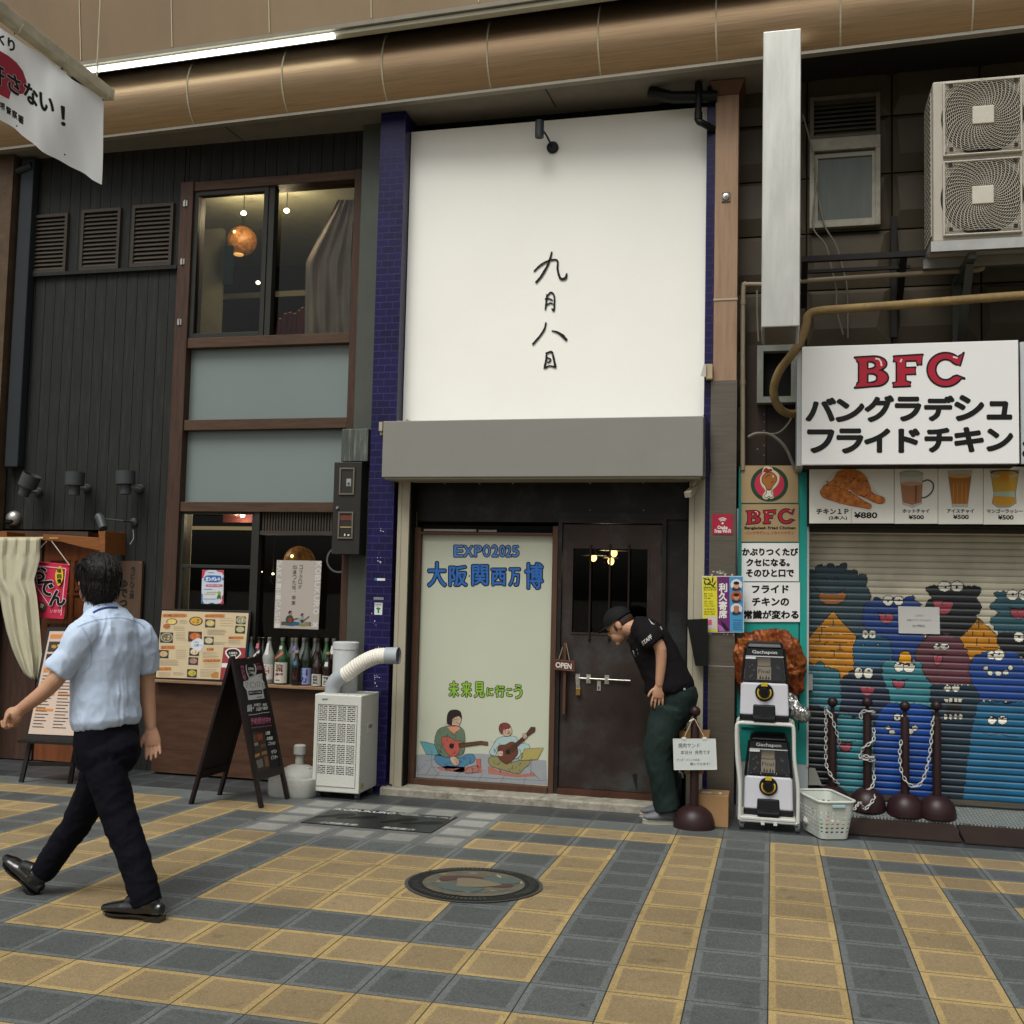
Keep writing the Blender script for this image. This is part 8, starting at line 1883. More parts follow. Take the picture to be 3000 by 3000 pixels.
gx0, gx1 = CX0 + .035, CX1 - .04
bands = []
for ya, yb in ((765, 925), (942, 1140), (1160, 1360), (1378, 1475)): bands.append((W(*zC(300, yb), YC0).z, W(*zC(300, ya), YC0).z))
for zb0, zb1_ in bands:
 mb = MB(); w4 = (gx1 - gx0) / 4
 nrow = max(3, int((zb1_ - zb0) / .0135))
 for c in range(4):
  for r_ in range(nrow):
   z = zb0 + (zb1_ - zb0) * (r_ + .5) / nrow; x0 = gx0 + c * w4 + .006; x1 = gx0 + (c + 1) * w4 - .006
   if r_ % 2: segs = ((x0, x0 + (x1 - x0) * .45), (x0 + (x1 - x0) * .55, x1))
   else: segs = ((x0, x0 + (x1 - x0) * .22), (x0 + (x1 - x0) * .3, x0 + (x1 - x0) * .74), (x0 + (x1 - x0) * .82, x1))
   for a, b in segs: mb.box(a, b, YC0 - .0015, YC0 + .002, z - .0028, z + .0028, M_SLOT)
 mb.build('intake_grille', sc0)
mb = MB(); mb.text('YAMAZEN', (*zC(148, 690), *zC(214, 704)), M_INK, .03, Y=Yq); mb.text('spot air', (*zC(162, 710), *zC(200, 718)), M_TXT, 0, Y=Yq); mb.build('lettering', sc0)
mb = MB(); zq = W(1085, 2130, 7.78).z; mb.box(CX1 - .002, CX1 + .004, 7.72, 7.82, zq - .035, zq + .035, M_CW_); mb.box(CX1 + .004, CX1 + .005, 7.735, 7.805, zq - .005, zq + .022, ink('77776f')); mb.build('side_handle', sc0)
mb = MB(); mb.add([(CX1 + .001, 7.62, CZ0 + .03), (CX1 + .001, 7.67, CZ0 + .03), (CX1 + .001, 7.67, CZ0 + .07), (CX1 + .001, 7.62, CZ0 + .07)], [(0, 1, 2, 3)], ink('b5a032')); mb.build('warning_sticker', sc0)
cxm = W(985, 1960, 7.85).x
tw = W(1010, 1880, 7.86); tw0, tw1 = W(979, 1950, 7.86).x, W(1048, 1950, 7.86).x; rt = (tw1 - tw0) / 2
mb = MB(); mb.lathe(((tw0 + tw1) / 2, 7.85, CZ1 - .005), [(rt, 0), (rt, tw.z - CZ1 - .05), (rt * 1.05, tw.z - CZ1 - .05), (rt * 1.05, tw.z - CZ1), (rt * .9, tw.z - CZ1 + .006)], mat('white_exhaust_pipe', 'b8bbbb', .4, var=.03), 32); mb.build('exhaust_stack', sc0)
path = [W(975, 2034, 7.72), W(978, 2005, 7.71), W(995, 1985, 7.7), W(1016, 1974, 7.69), W(1048, 1950, 7.68), W(1080, 1932, 7.67), W(1110, 1922, 7.66), W(1140, 1921, 7.66), W(1168, 1921, 7.66)]
sp_ = spline(path, 14); r0 = .06
MB().tube(sp_[:40], [.062] * 40, M_CG, 24).build('duct_elbow', sc0)
seg = sp_[38:96]; rr = [.057 + (.0, .002, .0034, .0034, .002, .0)[i % 6] for i in range(len(seg) * 2 - 1)]
seg2 = [];
for a, b in zip(seg, seg[1:]): seg2 += [a, a.lerp(b, .5)]
seg2.append(seg[-1])
MB().tube(seg2, rr, mat('cream_corrugated_duct', 'dad6ca', .5, var=.04), 24).build('corrugated_duct', sc0)
end = sp_[94:]; mb = MB(); mb.tube(end, [.0635] * len(end), M_CG, 28, caps=False); mb.tube(end, [.058] * len(end), M_CG, 28, caps=False); e_ = end[-1]; mb.build('nozzle', sc0)
MB().tube([end[-1] - Vector((.02, 0, 0)), end[-1] - Vector((.015, 0, 0))], .058, ink('4b4e50'), 24).build('nozzle_throat', sc0)
for x in (CX0 + .04, CX1 - .03):
 for y in (YC0 + .05, YC1 - .05):
  zg_ = gz(y); mb = MB(); mb.lathe((x + .013, y, zg_ + .026), [(.026, 0), (.026, -.026), (.01, -.027)], mat('grey_castor', '4b4c4c', .5), 16, 'X'); mb.box(x - .014, x + .014, y - .012, y + .012, zg_ + .035, CZ0 + .002, M_STEEL); mb.build('castor', sc0)
mb = MB(); g_ = lambda x, y: GP(x, y) + Vector((0, 0, .008)); mb.tube(spline([W(1108, 2300, 7.9), g_(1112, 2318), g_(1130, 2325), g_(1150, 2315), (W(1150, 2306, 8.0).x, 7.96, -.008), (W(1120, 2304, 8.0).x, 8.0, -.01)], 7), .006, M_PIPE, 6); mb.build('power_cord', label='black power cord looping on the step behind the white spot cooler', cat='cord')
# -- vinyl banner hanging across the street, top left
YF = 6.0
fe = W(307, 289, YF); XBn = fe.x
fB = PLN(fe, (1, 0, 0))
bn = thing('street_banner', (XBn, 4.5, fe.z), 'white vinyl anti crime banner hanging from a pole at the upper left', 'banner')
zB = zoomT(0, 50, 3.789)
def edge_top(x): return 289 + (x - 307) * (289 - 70) / 307
def edge_bot(x): return 541 + (x - 309) * (541 - 344) / 309 + 10 * math.sin(math.pi * max(0, min(1, x / 309))) 
def vinyl():
 m, N, L, P = new_mat('white_vinyl')
 P.inputs['Base Color'].default_value = lin('e2e6e6') + [1]; P.inputs['Roughness'].default_value = .4
 t = N.new('ShaderNodeBsdfTranslucent'); t.inputs[0].default_value = lin('f2f5f5') + [1]
 mx = N.new('ShaderNodeMixShader'); mx.inputs[0].default_value = .6; L.new(P.outputs[0], mx.inputs[1]); L.new(t.outputs[0], mx.inputs[2]); L.new(mx.outputs[0], N['Material Output'].inputs['Surface'])
 return m
vs_, fs_ = [], []
xs2 = [308 - i * 14 for i in range(46)]
for i, x in enumerate(xs2):
 for j in range(15):
  v = j / 14; y = edge_top(x) + (edge_bot(x) - edge_top(x)) * v
  fx = (x - 176) / 60
  w_ = -.022 * math.exp(-fx * fx) * math.sin(v * 3) - .012 * (1 + math.sin(x * .035 + v * 3.0)) - .006 * (1 + math.sin(x * .09 - v * 5))
  vs_.append(fB(x, y) + Vector((w_, 0, 0)))
for i in range(len(xs2) - 1):
 for j in range(14): a = i * 15 + j; fs_.append((a, a + 15, a + 16, a + 1))
mb = MB(); mb.add(vs_, fs_, vinyl(), True); mb.build('vinyl_sheet', bn)
mb = MB(); fq = lambda a, b, e=0: fB(a, b, .003 + e)
patch(mb, [zB(*p) for p in ((-300, 330), (0, 378), (90, 430), (180, 505), (250, 600), (290, 715), (285, 790), (255, 850), (215, 858), (120, 825), (95, 914), (0, 866), (-300, 700))], fq, ink('a83046'))
patch(mb, [zB(*p) for p in ((70, 540), (150, 600), (215, 690), (225, 770), (200, 850), (90, 800))], lambda a, b, e=0: fq(a, b, .0008), ink('a83046'))
def bchar(ch, q, w=3.2):
 for m_, ww, e0 in ((ink('c8cccc'), w * 1.9, .001), (ink('1c1c1e'), w, .0022)):
  for i in range(8):
   a = 2 * math.pi * i / 8; mb.text(ch, [(zB(*p)[0] + ww * math.cos(a) / 2, zB(*p)[1] + ww * math.sin(a) / 2) for p in q], m_, 0, f3=lambda x, y, i=i: fq(x, y, e0 + i * 4e-5))
bchar('許', [(-120, 440), (35, 540), (40, 780), (-120, 690)]); bchar('さ', [(72, 595), (218, 690), (215, 888), (85, 800)]); bchar('な', [(260, 705), (410, 810), (405, 1015), (262, 905)]); bchar('い', [(435, 835), (585, 925), (588, 1082), (440, 1020)]); bchar('！', [(668, 985), (712, 1000), (718, 1212), (676, 1200)], 2)
bchar('り', [(80, 228), (152, 268), (156, 392), (88, 360)], 2.2); bchar('く', [(-20, 180), (40, 215), (38, 318), (-20, 285)], 2.2); bchar('づ', [(-110, 130), (-40, 165), (-40, 280), (-110, 245)], 2.2)
for ch, q in (('堺', [(-8, 938), (46, 962), (46, 1046), (-8, 1020)]), ('警', [(60, 985), (116, 1016), (116, 1092), (60, 1064)]), ('察', [(126, 1025), (182, 1056), (182, 1140), (126, 1110)]), ('署', [(192, 1080), (254, 1112), (254, 1196), (192, 1165)])): bchar(ch, q, 1.0)
mb.build('lettering', bn)
M_EYE = ink('2b2c2e')
for p in ((1136, 920), (680, 570), (150, 185), (1155, 1825), (708, 1528), (176, 1210)):
 mb = MB(); c_ = zB(*p); mb.loops([[(c_[0] + 2.4 * math.cos(a), c_[1] + 2.8 * math.sin(a)) for a in np.linspace(0, 5.7, 10)]], M_EYE, lambda a, b: fq(a, b, .004)); mb.build('eyelet', bn)
M_POLE = mat('weathered_cream_pole', 'c2bba4', .6, var=.25, vs=8, dirt='6a6152', dirt_amt=.5)
fP = PLN(fe + Vector((0, 0, 0)), (1, 0, 0)); pa, pb2 = fP(322, 281), fP(-420, -296)
mb = MB(); mb.bar(pa, pb2, .075, .075, M_POLE); mb.build('pole', bn, bevel=.006)
for (a, b) in (((1160, 820), (1140, 915)), ((672, 470), (684, 570)), ((190, 90), (150, 185))): mb = MB(); mb.tube([fB(*zB(*a), .045), fB(*zB(*b), .034)], .004, ink('a9a493'), 5); mb.build('tie', bn)
for (x, y, xt) in ((282, 250, 288),): mb = MB(); q = fP(x, y); mb.tube([q, Vector((q.x, q.y, q.z + 2.6))], .0065, ink('a59a80'), 6); mb.build('hanging_wire', bn)
mb = MB(); q = fP(-300, -200); mb.tube([q, Vector((q.x, q.y, q.z + 2.6))], .0065, ink('a59a80'), 6); mb.build('hanging_wire', bn)
lamp_light(W(1770, 1660, 9.8), 2.5, (1, .7, .4))
os_ = thing('open_sign', W(1652, 1968, yd - .03), 'small brown open sign hanging from the wooden door handle', 'sign')
zO = zoomT(1600, 1500, 2.146)
sheet('board', [zO(48, 922), (zO(182, 936)), zO(178, 1004), zO(43, 990)], yd - .075, mat('sign_brown_wood', '5a3222', .5, var=.2), parent=os_, th=.012)
mb = MB(); q = [zO(62, 944), zO(160, 954), zO(158, 988), zO(60, 976)]
for i in range(8):
 a = 2 * math.pi * i / 8; mb.text('OPEN', [(p[0] + .7 * math.cos(a), p[1] + .7 * math.sin(a)) for p in q], ink('c4bfb8'), 0, f3=lambda x, y, i=i: W(x, y, yd - .0762 - i * 3e-5))
mb.line([zO(53, 928), zO(176, 941), zO(173, 998), zO(49, 985)], .8, yd - .0762, ink('8a6a5a'), True); mb.build('lettering', os_)
mb = MB(); mb.tube([W(*zO(80, 926), yd - .07), W(*zO(104, 850), yd - .06)], .003, ink('8a8070'), 5); mb.tube([W(*zO(148, 936), yd - .07), W(*zO(126, 828), yd - .06)], .003, ink('8a8070'), 5); mb.build('cord', os_)
pk = thing('padlock', W(1693, 2037, yd - .02), 'brass padlock hanging on the door bolt', 'padlock')
X0, X1, Z0, Z1 = RECT(1687, 2017, 1700, 2037, yd - .035); MB().box(X0, X1, yd - .035, yd - .012, Z0, Z1, mat('brass_lock', '8a6d38', .35, metal=.6)).build('body', pk, bevel=.002)
xm = (X0 + X1) / 2; mb = MB(); mb.tube([(xm - .01, yd - .024, Z1), (xm - .01, yd - .024, Z1 + .02), (xm, yd - .024, Z1 + .03), (xm + .01, yd - .024, Z1 + .02), (xm + .01, yd - .024, Z1)], .0035, M_BOLT, 6); mb.build('shackle', pk)
mb = MB(); slab(mb, [zO(540, 1650), zO(567, 1645), zO(565, 1744)], yd - .012, .01, M_RUSTD); mb.build('door_wedge', label='small dark steel wedge at the foot of the steel door', cat='wedge')
p = W(1990, 2340, 8.02); us = thing('umbrella_stand', (p.x, 8.05, -.015), 'black cylinder with white top standing behind the stooping man', 'stand')
MB().lathe((p.x, 8.05, -.015), [(.032, 0), (.032, W(1990, 2282, 8.05).z + .015), (.028, W(1990, 2278, 8.05).z + .015)], M_PIPE, 18).build('cylinder', us)
zt2 = W(1990, 2278, 8.05).z; MB().tube([(p.x - .025, 8.04, zt2), (p.x - .02, 8.04, zt2 + .03), (p.x, 8.04, zt2 + .045), (p.x + .02, 8.04, zt2 + .03), (p.x + .025, 8.04, zt2)], .007, ink('b0b0ac'), 8).build('white_handle', us)
# -- people
def loft(mb, rings, side, m, n=24, power=1.0):
 """rings of ellipses (centre, half width along side, half depth); closed ends"""
 cs = [Vector(r[0]) for r in rings]; vs_, fs_ = [], []
 for i, (c, a, b) in enumerate(rings):
  d = (cs[min(i + 1, len(cs) - 1)] - cs[max(i - 1, 0)]).normalized(); s_ = (Vector(side) - d * Vector(side).dot(d)).normalized(); f = d.cross(s_)
  for j in range(n):
   t = 2 * math.pi * j / n; vs_.append(cs[i] + s_ * a * math.cos(t) + f * b * math.sin(t))
 for i in range(len(rings) - 1):
  for j in range(n): fs_.append((i * n + j, i * n + (j + 1) % n, (i + 1) * n + (j + 1) % n, (i + 1) * n + j))
 fs_ += [tuple(range(n - 1, -1, -1)), tuple((len(rings) - 1) * n + j for j in range(n))]
 mb.add(vs_, fs_, m, True)
def limb(mb, pts, rs, m, n=16, balls=True):
 P_ = spline(pts, 5); k = len(pts) - 1; R_ = []
 for i in range(len(P_)):
  t = i / 5; j = min(int(t), k - 1); f = t - j; R_.append(rs[j] * (1 - f) + rs[j + 1] * f)
 mb.tube(P_, R_, m, n)
 if balls: mb.ball(pts[0], rs[0] * .98, m, 16, 10); mb.ball(pts[-1], rs[-1] * .98, m, 16, 10)
def folds(amp, freq, axis, seed=0, ridge=True):
 A = Vector(axis)
 def f(co, no):
  out = co.copy()
  for i in range(len(co)):
   p = Vector(co[i]); q = Vector((p.x * freq[0] + seed, p.y * freq[1], p.z * freq[2]))
   n1 = noise.noise(q + A * noise.noise(q * .6)); n2 = noise.noise(q * 2.1 + Vector((7, 3, 1)))
   k = (1 - 2.2 * abs(n1)) * .8 + .35 * n2 if ridge else n1
   out[i] += no[i] * amp * k
  return out
 return f
def finger(mb, base, d1, d2, L, r, m):
 b = Vector(base); d1, d2 = Vector(d1).normalized(), Vector(d2).normalized()
 p1 = b + d1 * L * .45; p2 = p1 + (d1 + d2).normalized() * L * .32; p3 = p2 + d2 * L * .23
 mb.tube([b, p1, p2, p3], [r * 1.05, r, r * .9, r * .72], m, 8); mb.ball(p3, r * .74, m, 8, 6); mb.ball(p1, r * 1.02, m, 8, 6)
def onto(o, off):
 """photo pixel to the first surface of a finished mesh"""
 inv = Vector((0, 0, 0)); q = o
 while q is not None: inv += q.location; q = q.parent
 def f(px, py):
  d = (FW + RT * ((px - PCX) / FPX) + UP * ((PCY - py) / FPX)).normalized()
  hit, loc, nor, _ = o.ray_cast(CAM - inv, d)
  return (loc + inv - d * off) if hit else CAM + d * 4.4
 return f
M_SKIN = mat('warm_skin', 'ae856a', .5, var=.1, vs=7, bump=.12, bs=90, dirt='9e6e56', dirt_amt=.4, ds=6)
M_HAIR = mat('black_hair', '16110f', .42, var=.4, vs=5, stretch=(30, 30, 4), bump=.7, bs=6)
M_SHIRT = mat('light_blue_shirt', 'b2c1d6', .75, var=.05, vs=4, bump=.15, bs=260)
M_NAVY = mat('navy_trousers', '12131d', .85, var=.15, vs=5, bump=.15, bs=220, spec=.1)
M_SHOE = mat('black_leather', '0d0d0e', .22, var=.2, vs=8, spec=.6, coat=.3)
# ---- man walking left, seen from behind
hd, rv = Vector((-.97, .22, 0)).normalized(), Vector((.22, .97, 0)).normalized()
upv = Vector((0, 0, 1))
wp = thing('person', (W(312, 2690, 4.5).x, 4.5, 0), 'man in light blue short sleeved shirt and navy trousers walking left', 'person')
Q = lambda px, py, Y: W(px, py, Y)
mb = MB()
hc = Q(284, 1700, 4.5)
look = (hd * .95 + rv * .25).normalized(); lk_s = look.cross(upv).normalized()
Mh = Matrix((( lk_s.x, look.x, 0), (lk_s.y, look.y, 0), (0, 0, 1)))
mb.ball(hc + Vector((0, 0, .015)), .1, M_SKIN, 22, 16, (.76, .96, 1.06), Mh)
mb.ball(hc + look * .035 + Vector((0, 0, -.06)), .07, M_SKIN, 18, 12, (.85, .95, .85), Mh)
mb.ball(hc + look * .1 + Vector((0, 0, -.02)), .017, M_SKIN, 10, 8, (.8, 1, 1.4), Mh)
mb.ball(hc + look * .088 + Vector((0, 0, -.06)), .02, M_SKIN, 10, 8, (1.3, .6, .5), Mh)
for s_ in (-1, 1): mb.ball(hc + lk_s * s_ * .078 + look * .0 + Vector((0, 0, -.012)), .03, M_SKIN, 12, 10, (.35, .7, 1.1), Mh)
nb = Q(302, 1800, 4.5)
limb(mb, [hc + Vector((0, 0, -.05)) - look * .02, Q(296, 1772, 4.5), nb], [.058, .057, .07], M_SKIN)
shL, elL, wrL = Q(243, 1852, 4.34), Q(160, 1995, 4.26), Q(62, 2078, 4.22)
limb(mb, [shL, elL, wrL], [.046, .04, .027], M_SKIN)
hl = (wrL - elL).normalized(); pc = wrL + hl * .045
mb.ball(pc, .044, M_SKIN, 16, 12, (1.0, .62, .95)); mb.tube([wrL, pc], [.027, .036], M_SKIN, 12)
perp = hl.cross(Vector((0, 1, 0))).normalized()
if perp.z > 0: perp = -perp
for i in range(4):
 b = wrL + hl * .078 + Vector((0, -.03 + .018 * i, 0)) - perp * (.012 - .003 * abs(i - 1.5))
 finger(mb, b, hl * .5 + perp, perp * .4 - hl, .062 - .004 * abs(i - 1), .0095, M_SKIN)
finger(mb, wrL + hl * .03 + Vector((0, -.036, .0)) - perp * .01, hl * .8 + perp * .5 + Vector((0, -.3, 0)), hl * .5 + perp, .062, .0105, M_SKIN)
shR, elR, wrR = Q(424, 1852, 4.66), Q(430, 1996, 4.70), Q(441, 2132, 4.68)
limb(mb, [shR, elR, wrR], [.045, .039, .027], M_SKIN)
dn = (Q(449, 2200, 4.66) - wrR).normalized(); sd = Vector((.84, .54, 0)); sd = (sd - dn * sd.dot(dn)).normalized()
pm = wrR + dn * .05
loft(mb, [(wrR, .027, .02), (wrR + dn * .03, .036, .02), (wrR + dn * .065, .041, .018), (wrR + dn * .09, .039, .014)], sd, M_SKIN)
bk = sd.cross(dn).normalized()
if bk.dot(CAM - wrR) > 0: bk = -bk
for i, L in enumerate((.066, .076, .072, .058)):
 finger(mb, wrR + dn * .085 + sd * (-.029 + .0195 * i), dn - sd * (.1 - .05 * i) - bk * .12 * i, dn * .85 - bk * (.35 + .08 * i) - sd * .12, L, .0088 - (.001 if i == 3 else 0), M_SKIN)
finger(mb, wrR + dn * .03 - sd * .03, dn * .75 - sd * .55 - bk * .2, dn - sd * .1 - bk * .2, .066, .0105, M_SKIN)
limb(mb, [nb, Q(311, 1950, 4.5), Q(313, 2180, 4.5)], [.06, .08, .085], M_SKIN)
for a in (shL, shR): limb(mb, [Q(308, 1850, 4.5), a], [.06, .045], M_SKIN)
limb(mb, [Q(304, 2200, 4.45), Q(346, 2385, 4.43), Q(428, 2625, 4.41)], [.065, .05, .04], M_SKIN); limb(mb, [Q(318, 2200, 4.55), Q(240, 2385, 4.6), Q(132, 2545, 4.6)], [.065, .048, .036], M_SKIN)
body = voxel_mesh(mb, 'body', .0042, 3, wp)
mb = MB()
loft(mb, [(Q(312, 2126, 4.5), .152, .122), (Q(311, 2106, 4.5), .168, .137), (Q(310, 2070, 4.5), .166, .13), (Q(309, 1990, 4.5), .168, .122), (Q(313, 1905, 4.5), .186, .124), (Q(314, 1860, 4.5), .192, .118), (Q(311, 1830, 4.5), .172, .104), (Q(305, 1806, 4.5), .12, .085), (Q(300, 1790, 4.5), .08, .072), (Q(297, 1776, 4.5), .066, .066)], rv, M_SHIRT, 32)
dL, dR = (elL - shL).normalized(), (elR - shR).normalized()
limb(mb, [Q(268, 1850, 4.4), shL + Vector((0, .0, -.02)), shL + dL * .12, Q(166, 1969, 4.27)], [.075, .074, .064, .057], M_SHIRT, 18, False)
limb(mb, [Q(372, 1850, 4.6), shR + Vector((-.02, -.02, -.02)), shR + dR * .1, Q(430, 1964, 4.7)], [.072, .07, .06, .052], M_SHIRT, 18, False)
fa, fb = folds(.0095, (9, 9, 4.5), (.9, .6, .5), 3), folds(.005, (19, 19, 11), (1, 1, .6), 9)
shirt = voxel_mesh(mb, 'shirt', .0062, 3, wp, disp=lambda c, n: fb(fa(c, n), n))
mb = MB(); c_ = Q(299, 1788, 4.5); tp = (Q(292, 1762, 4.5) - c_); vs_, fs_ = [], []
for k, (r_, t) in enumerate(((.08, -.25), (.082, .0), (.072, .7), (.066, 1.0), (.062, .9))):
 for i in range(28):
  a = 2 * math.pi * i / 28; vs_.append(c_ + tp * t + rv * r_ * math.cos(a) + hd * (r_ * .95 * math.sin(a) + .006) + Vector((0, 0, -.014 * math.sin(a) * (1 if k < 4 else 1))))
for k in range(4):
 for i in range(28): fs_.append((k * 28 + i, k * 28 + (i + 1) % 28, (k + 1) * 28 + (i + 1) % 28, (k + 1) * 28 + i))
mb.add(vs_, fs_, M_SHIRT, True); mb.build('collar', wp)
f = onto(shirt, .004); f2_ = onto(shirt, .006)
mb = MB(); ln = sp2([(272, 1794), (292, 1784), (318, 1779), (346, 1780)], 8, False)
mb.ribbon(ln, 4.6, mat('blue_lanyard', '1d3f86', .6), lambda a, b: f2_(a, b)); mb.build('lanyard', wp)
mb = MB(); M_SEAMS = mat('shirt_seam', '7f93b0', .8); mb.ribbon(sp2([(226, 1836), (262, 1822), (310, 1812), (360, 1810), (405, 1824), (424, 1838)], 8, False), 1.3, M_SEAMS, lambda a, b: f(a, b))
mb.ribbon(sp2([(236, 1830), (255, 1862), (268, 1900), (264, 1950), (240, 1975)], 8, False), 1.2, M_SEAMS, lambda a, b: f(a, b)); mb.build('yoke_seam', wp)
mb = MB()
loft(mb, [(Q(312, 2112, 4.5), .148, .116), (Q(313, 2150, 4.5), .156, .126), (Q(314, 2200, 4.5), .158, .13), (Q(310, 2250, 4.5), .135, .112)], rv, M_NAVY, 28)
mb.ball(Q(318, 2195, 4.5) - hd * .035, .12, M_NAVY, 18, 12)
limb(mb, [Q(298, 2200, 4.44), Q(346, 2385, 4.43), Q(390, 2505, 4.42), Q(433, 2648, 4.41)], [.096, .077, .07, .064], M_NAVY, 20, False)
limb(mb, [Q(318, 2200, 4.56), Q(240, 2385, 4.6), Q(185, 2468, 4.6), Q(124, 2558, 4.6)], [.092, .07, .062, .056], M_NAVY, 20, False)
fa2, fb2 = folds(.006, (8, 8, 9), (.5, .4, 1), 5), folds(.0035, (18, 18, 22), (1, 1, 1), 2)
voxel_mesh(mb, 'trousers', .0075, 4, wp, disp=lambda c, n: fb2(fa2(c, n), n))
mb = MB(); c_ = Q(231, 2204, 4.36); mb.tube([c_ + Vector((.012 * math.cos(a), 0, .012 * math.sin(a))) for a in np.linspace(0, 5.6, 10)], .005, mat('orange_tag', '9a5426', .5), 6, closed=True); mb.build('key_ring', wp)
def shoe(toe, heel, ankle, name='shoe'):
 d = (toe - heel); L = d.length; d.normalize(); s_ = d.cross(Vector((0, 0, 1))).normalized(); u = s_.cross(d).normalized()
 mb = MB()
 loft(mb, [(heel + u * .034 - d * .012, .024, .028), (heel + u * .036 + d * .03, .034, .036), (heel + u * .036 + d * L * .4, .037, .036), (heel + u * .032 + d * L * .62, .044, .032), (heel + u * .026 + d * L * .82, .041, .025), (heel + u * .02 + d * L * .97, .024, .016), (toe + u * .017, .01, .009)], s_, M_SHOE, 20)
 limb(mb, [ankle, heel + u * .06 + d * .045], [.042, .042], M_SHOE, 16); mb.tube([heel + u * .085 + d * .07, heel + u * .055 + d * L * .55], [.034, .03], M_SHOE, 14)
 o = voxel_mesh(mb, name, .005, 3, wp)
 mb = MB(); out = [(.0, .026), (.06, .036), (.16, .037), (.3, .032), (.42, .03), (.6, .044), (.75, .046), (.9, .036), (1.0, .012)]
 pts = [heel + d * (L * a - .012) + s_ * b for a, b in out] + [heel + d * (L * a - .012) - s_ * b for a, b in reversed(out)]
 n = len(pts); mb.add(pts + [p + u * .01 for p in pts], [tuple(range(n)), tuple(range(2 * n - 1, n - 1, -1))] + [(i, (i + 1) % n, n + (i + 1) % n, n + i) for i in range(n)], M_SHOE)
 h_ = [heel + d * (L * a - .012) + s_ * b for a, b in ((0, .028), (.25, .034), (.25, -.034), (0, -.028))]; mb.hexa([p - u * .016 for p in h_] + [p + u * .001 for p in h_], M_SHOE); mb.build('sole', o)
 return o
hlL = Q(470, 2676, 4.41); toL = Q(298, 2690, 4.42); hlL.z, toL.z = .018, .012
shoe(toL, hlL, Q(434, 2635, 4.41))
shoe(Q(8, 2517, 4.62), Q(106, 2618, 4.6), Q(130, 2560, 4.6))
mb = MB(); hb = hc - look * .022
mb.ball(hb + Vector((0, 0, .032)), .113, M_HAIR, 26, 18, (.86, 1.0, .92), Mh)
mb.ball(hb - look * .028 + Vector((0, 0, -.028)), .1, M_HAIR, 22, 16, (.84, .78, .95), Mh)
mb.ball(hb - look * .04 + Vector((0, 0, -.085)), .058, M_HAIR, 18, 12, (1.1, .6, .7), Mh)
for s_ in (-1, 1): mb.ball(hc + lk_s * s_ * .068 + look * .012 + Vector((0, 0, .042)), .05, M_HAIR, 16, 12, (.55, 1.15, 1.0), Mh); mb.ball(hc + lk_s * s_ * .074 - look * .035 + Vector((0, 0, -.02)), .045, M_HAIR, 14, 10, (.5, .8, 1.3), Mh)
mb.ball(hc + look * .06 + Vector((0, 0, .065)), .055, M_HAIR, 16, 12, (1.3, .9, .6), Mh)
crown = hc - look * .03 + Vector((0, 0, .13))
def strands(co, no):
 out = co.copy()
 for i in range(len(co)):
  d = Vector(co[i]) - crown; az_ = math.atan2(d.y, d.x); r_ = d.length
  k = noise.noise(Vector((math.cos(az_) * 5.5, math.sin(az_) * 5.5, r_ * 6))) * .8 + noise.noise(Vector((math.cos(az_) * 15, math.sin(az_) * 15, r_ * 9))) * .7
  out[i] += no[i] * (.0048 * k)
 return out
hr = voxel_mesh(mb, 'hair', .0042, 3, wp, disp=strands)
mb = MB(); rh = random.Random(17); hw = Vector(wp.location)
nv = [v for v in hr.data.vertices]; HV = [v.co.copy() for v in nv]; HN = [v.normal.copy() for v in nv]
for i in range(900):
 k = rh.randrange(len(HV)); p = HV[k] + hw; n_ = HN[k]
 if (p - hc).dot(look) > .075: continue
 d = p - crown; t = (d - n_ * d.dot(n_)); t = t.normalized() if t.length > 1e-4 else Vector((0, 0, -1))
 t = (t + Vector((rh.uniform(-.14, .14), rh.uniform(-.14, .14), -.3))).normalized(); L = rh.uniform(.018, .045); lift = rh.uniform(.0, .35)
 mb.tube([p - n_ * .002, p + t * L * .5 + n_ * (.001 + L * .07), p + t * L + n_ * L * lift * .5], [.0016, .0013, .0003], M_HAIR, 3, caps=False, smooth=False)
mb.build('hair_strands', hr)
# ---- stooping staff member at the steel door
st = thing('person', (W(1950, 2400, 7.62).x, 7.62, gz(7.62)), 'stooping man in black cap, black staff shirt and dark green trousers by the steel door', 'person')
S7 = lambda x, y, Y=7.64: W(1650 + x / 2.576, 1700 + y / 2.576, Y)
M_BSH = mat('black_tee', '1b181a', .9, spec=.12, var=.15, vs=5, bump=.15, bs=200); M_GRN2 = mat('dark_green_trousers', '1c2e2a', .75, var=.18, vs=5, bump=.15, bs=200)
M_CAPF = mat('black_cap_cloth', '101112', .8, var=.1, bump=.2, bs=300); M_SHORT = mat('short_dark_hair', '3a2a22', .7, var=.3, vs=30)
mb = MB(); hc = S7(425, 330, 7.66)
lk = Vector((-.86, .12, -.52)).normalized(); ls = lk.cross(upv).normalized(); lu = ls.cross(lk)
Mh2 = Matrix(((ls.x, lk.x, lu.x), (ls.y, lk.y, lu.y), (ls.z, lk.z, lu.z)))
mb.ball(hc, .1, M_SKIN, 22, 16, (.76, .98, 1.05), Mh2); mb.ball(hc + lk * .045 - lu * .065, .066, M_SKIN, 18, 12, (.82, .9, .85), Mh2)
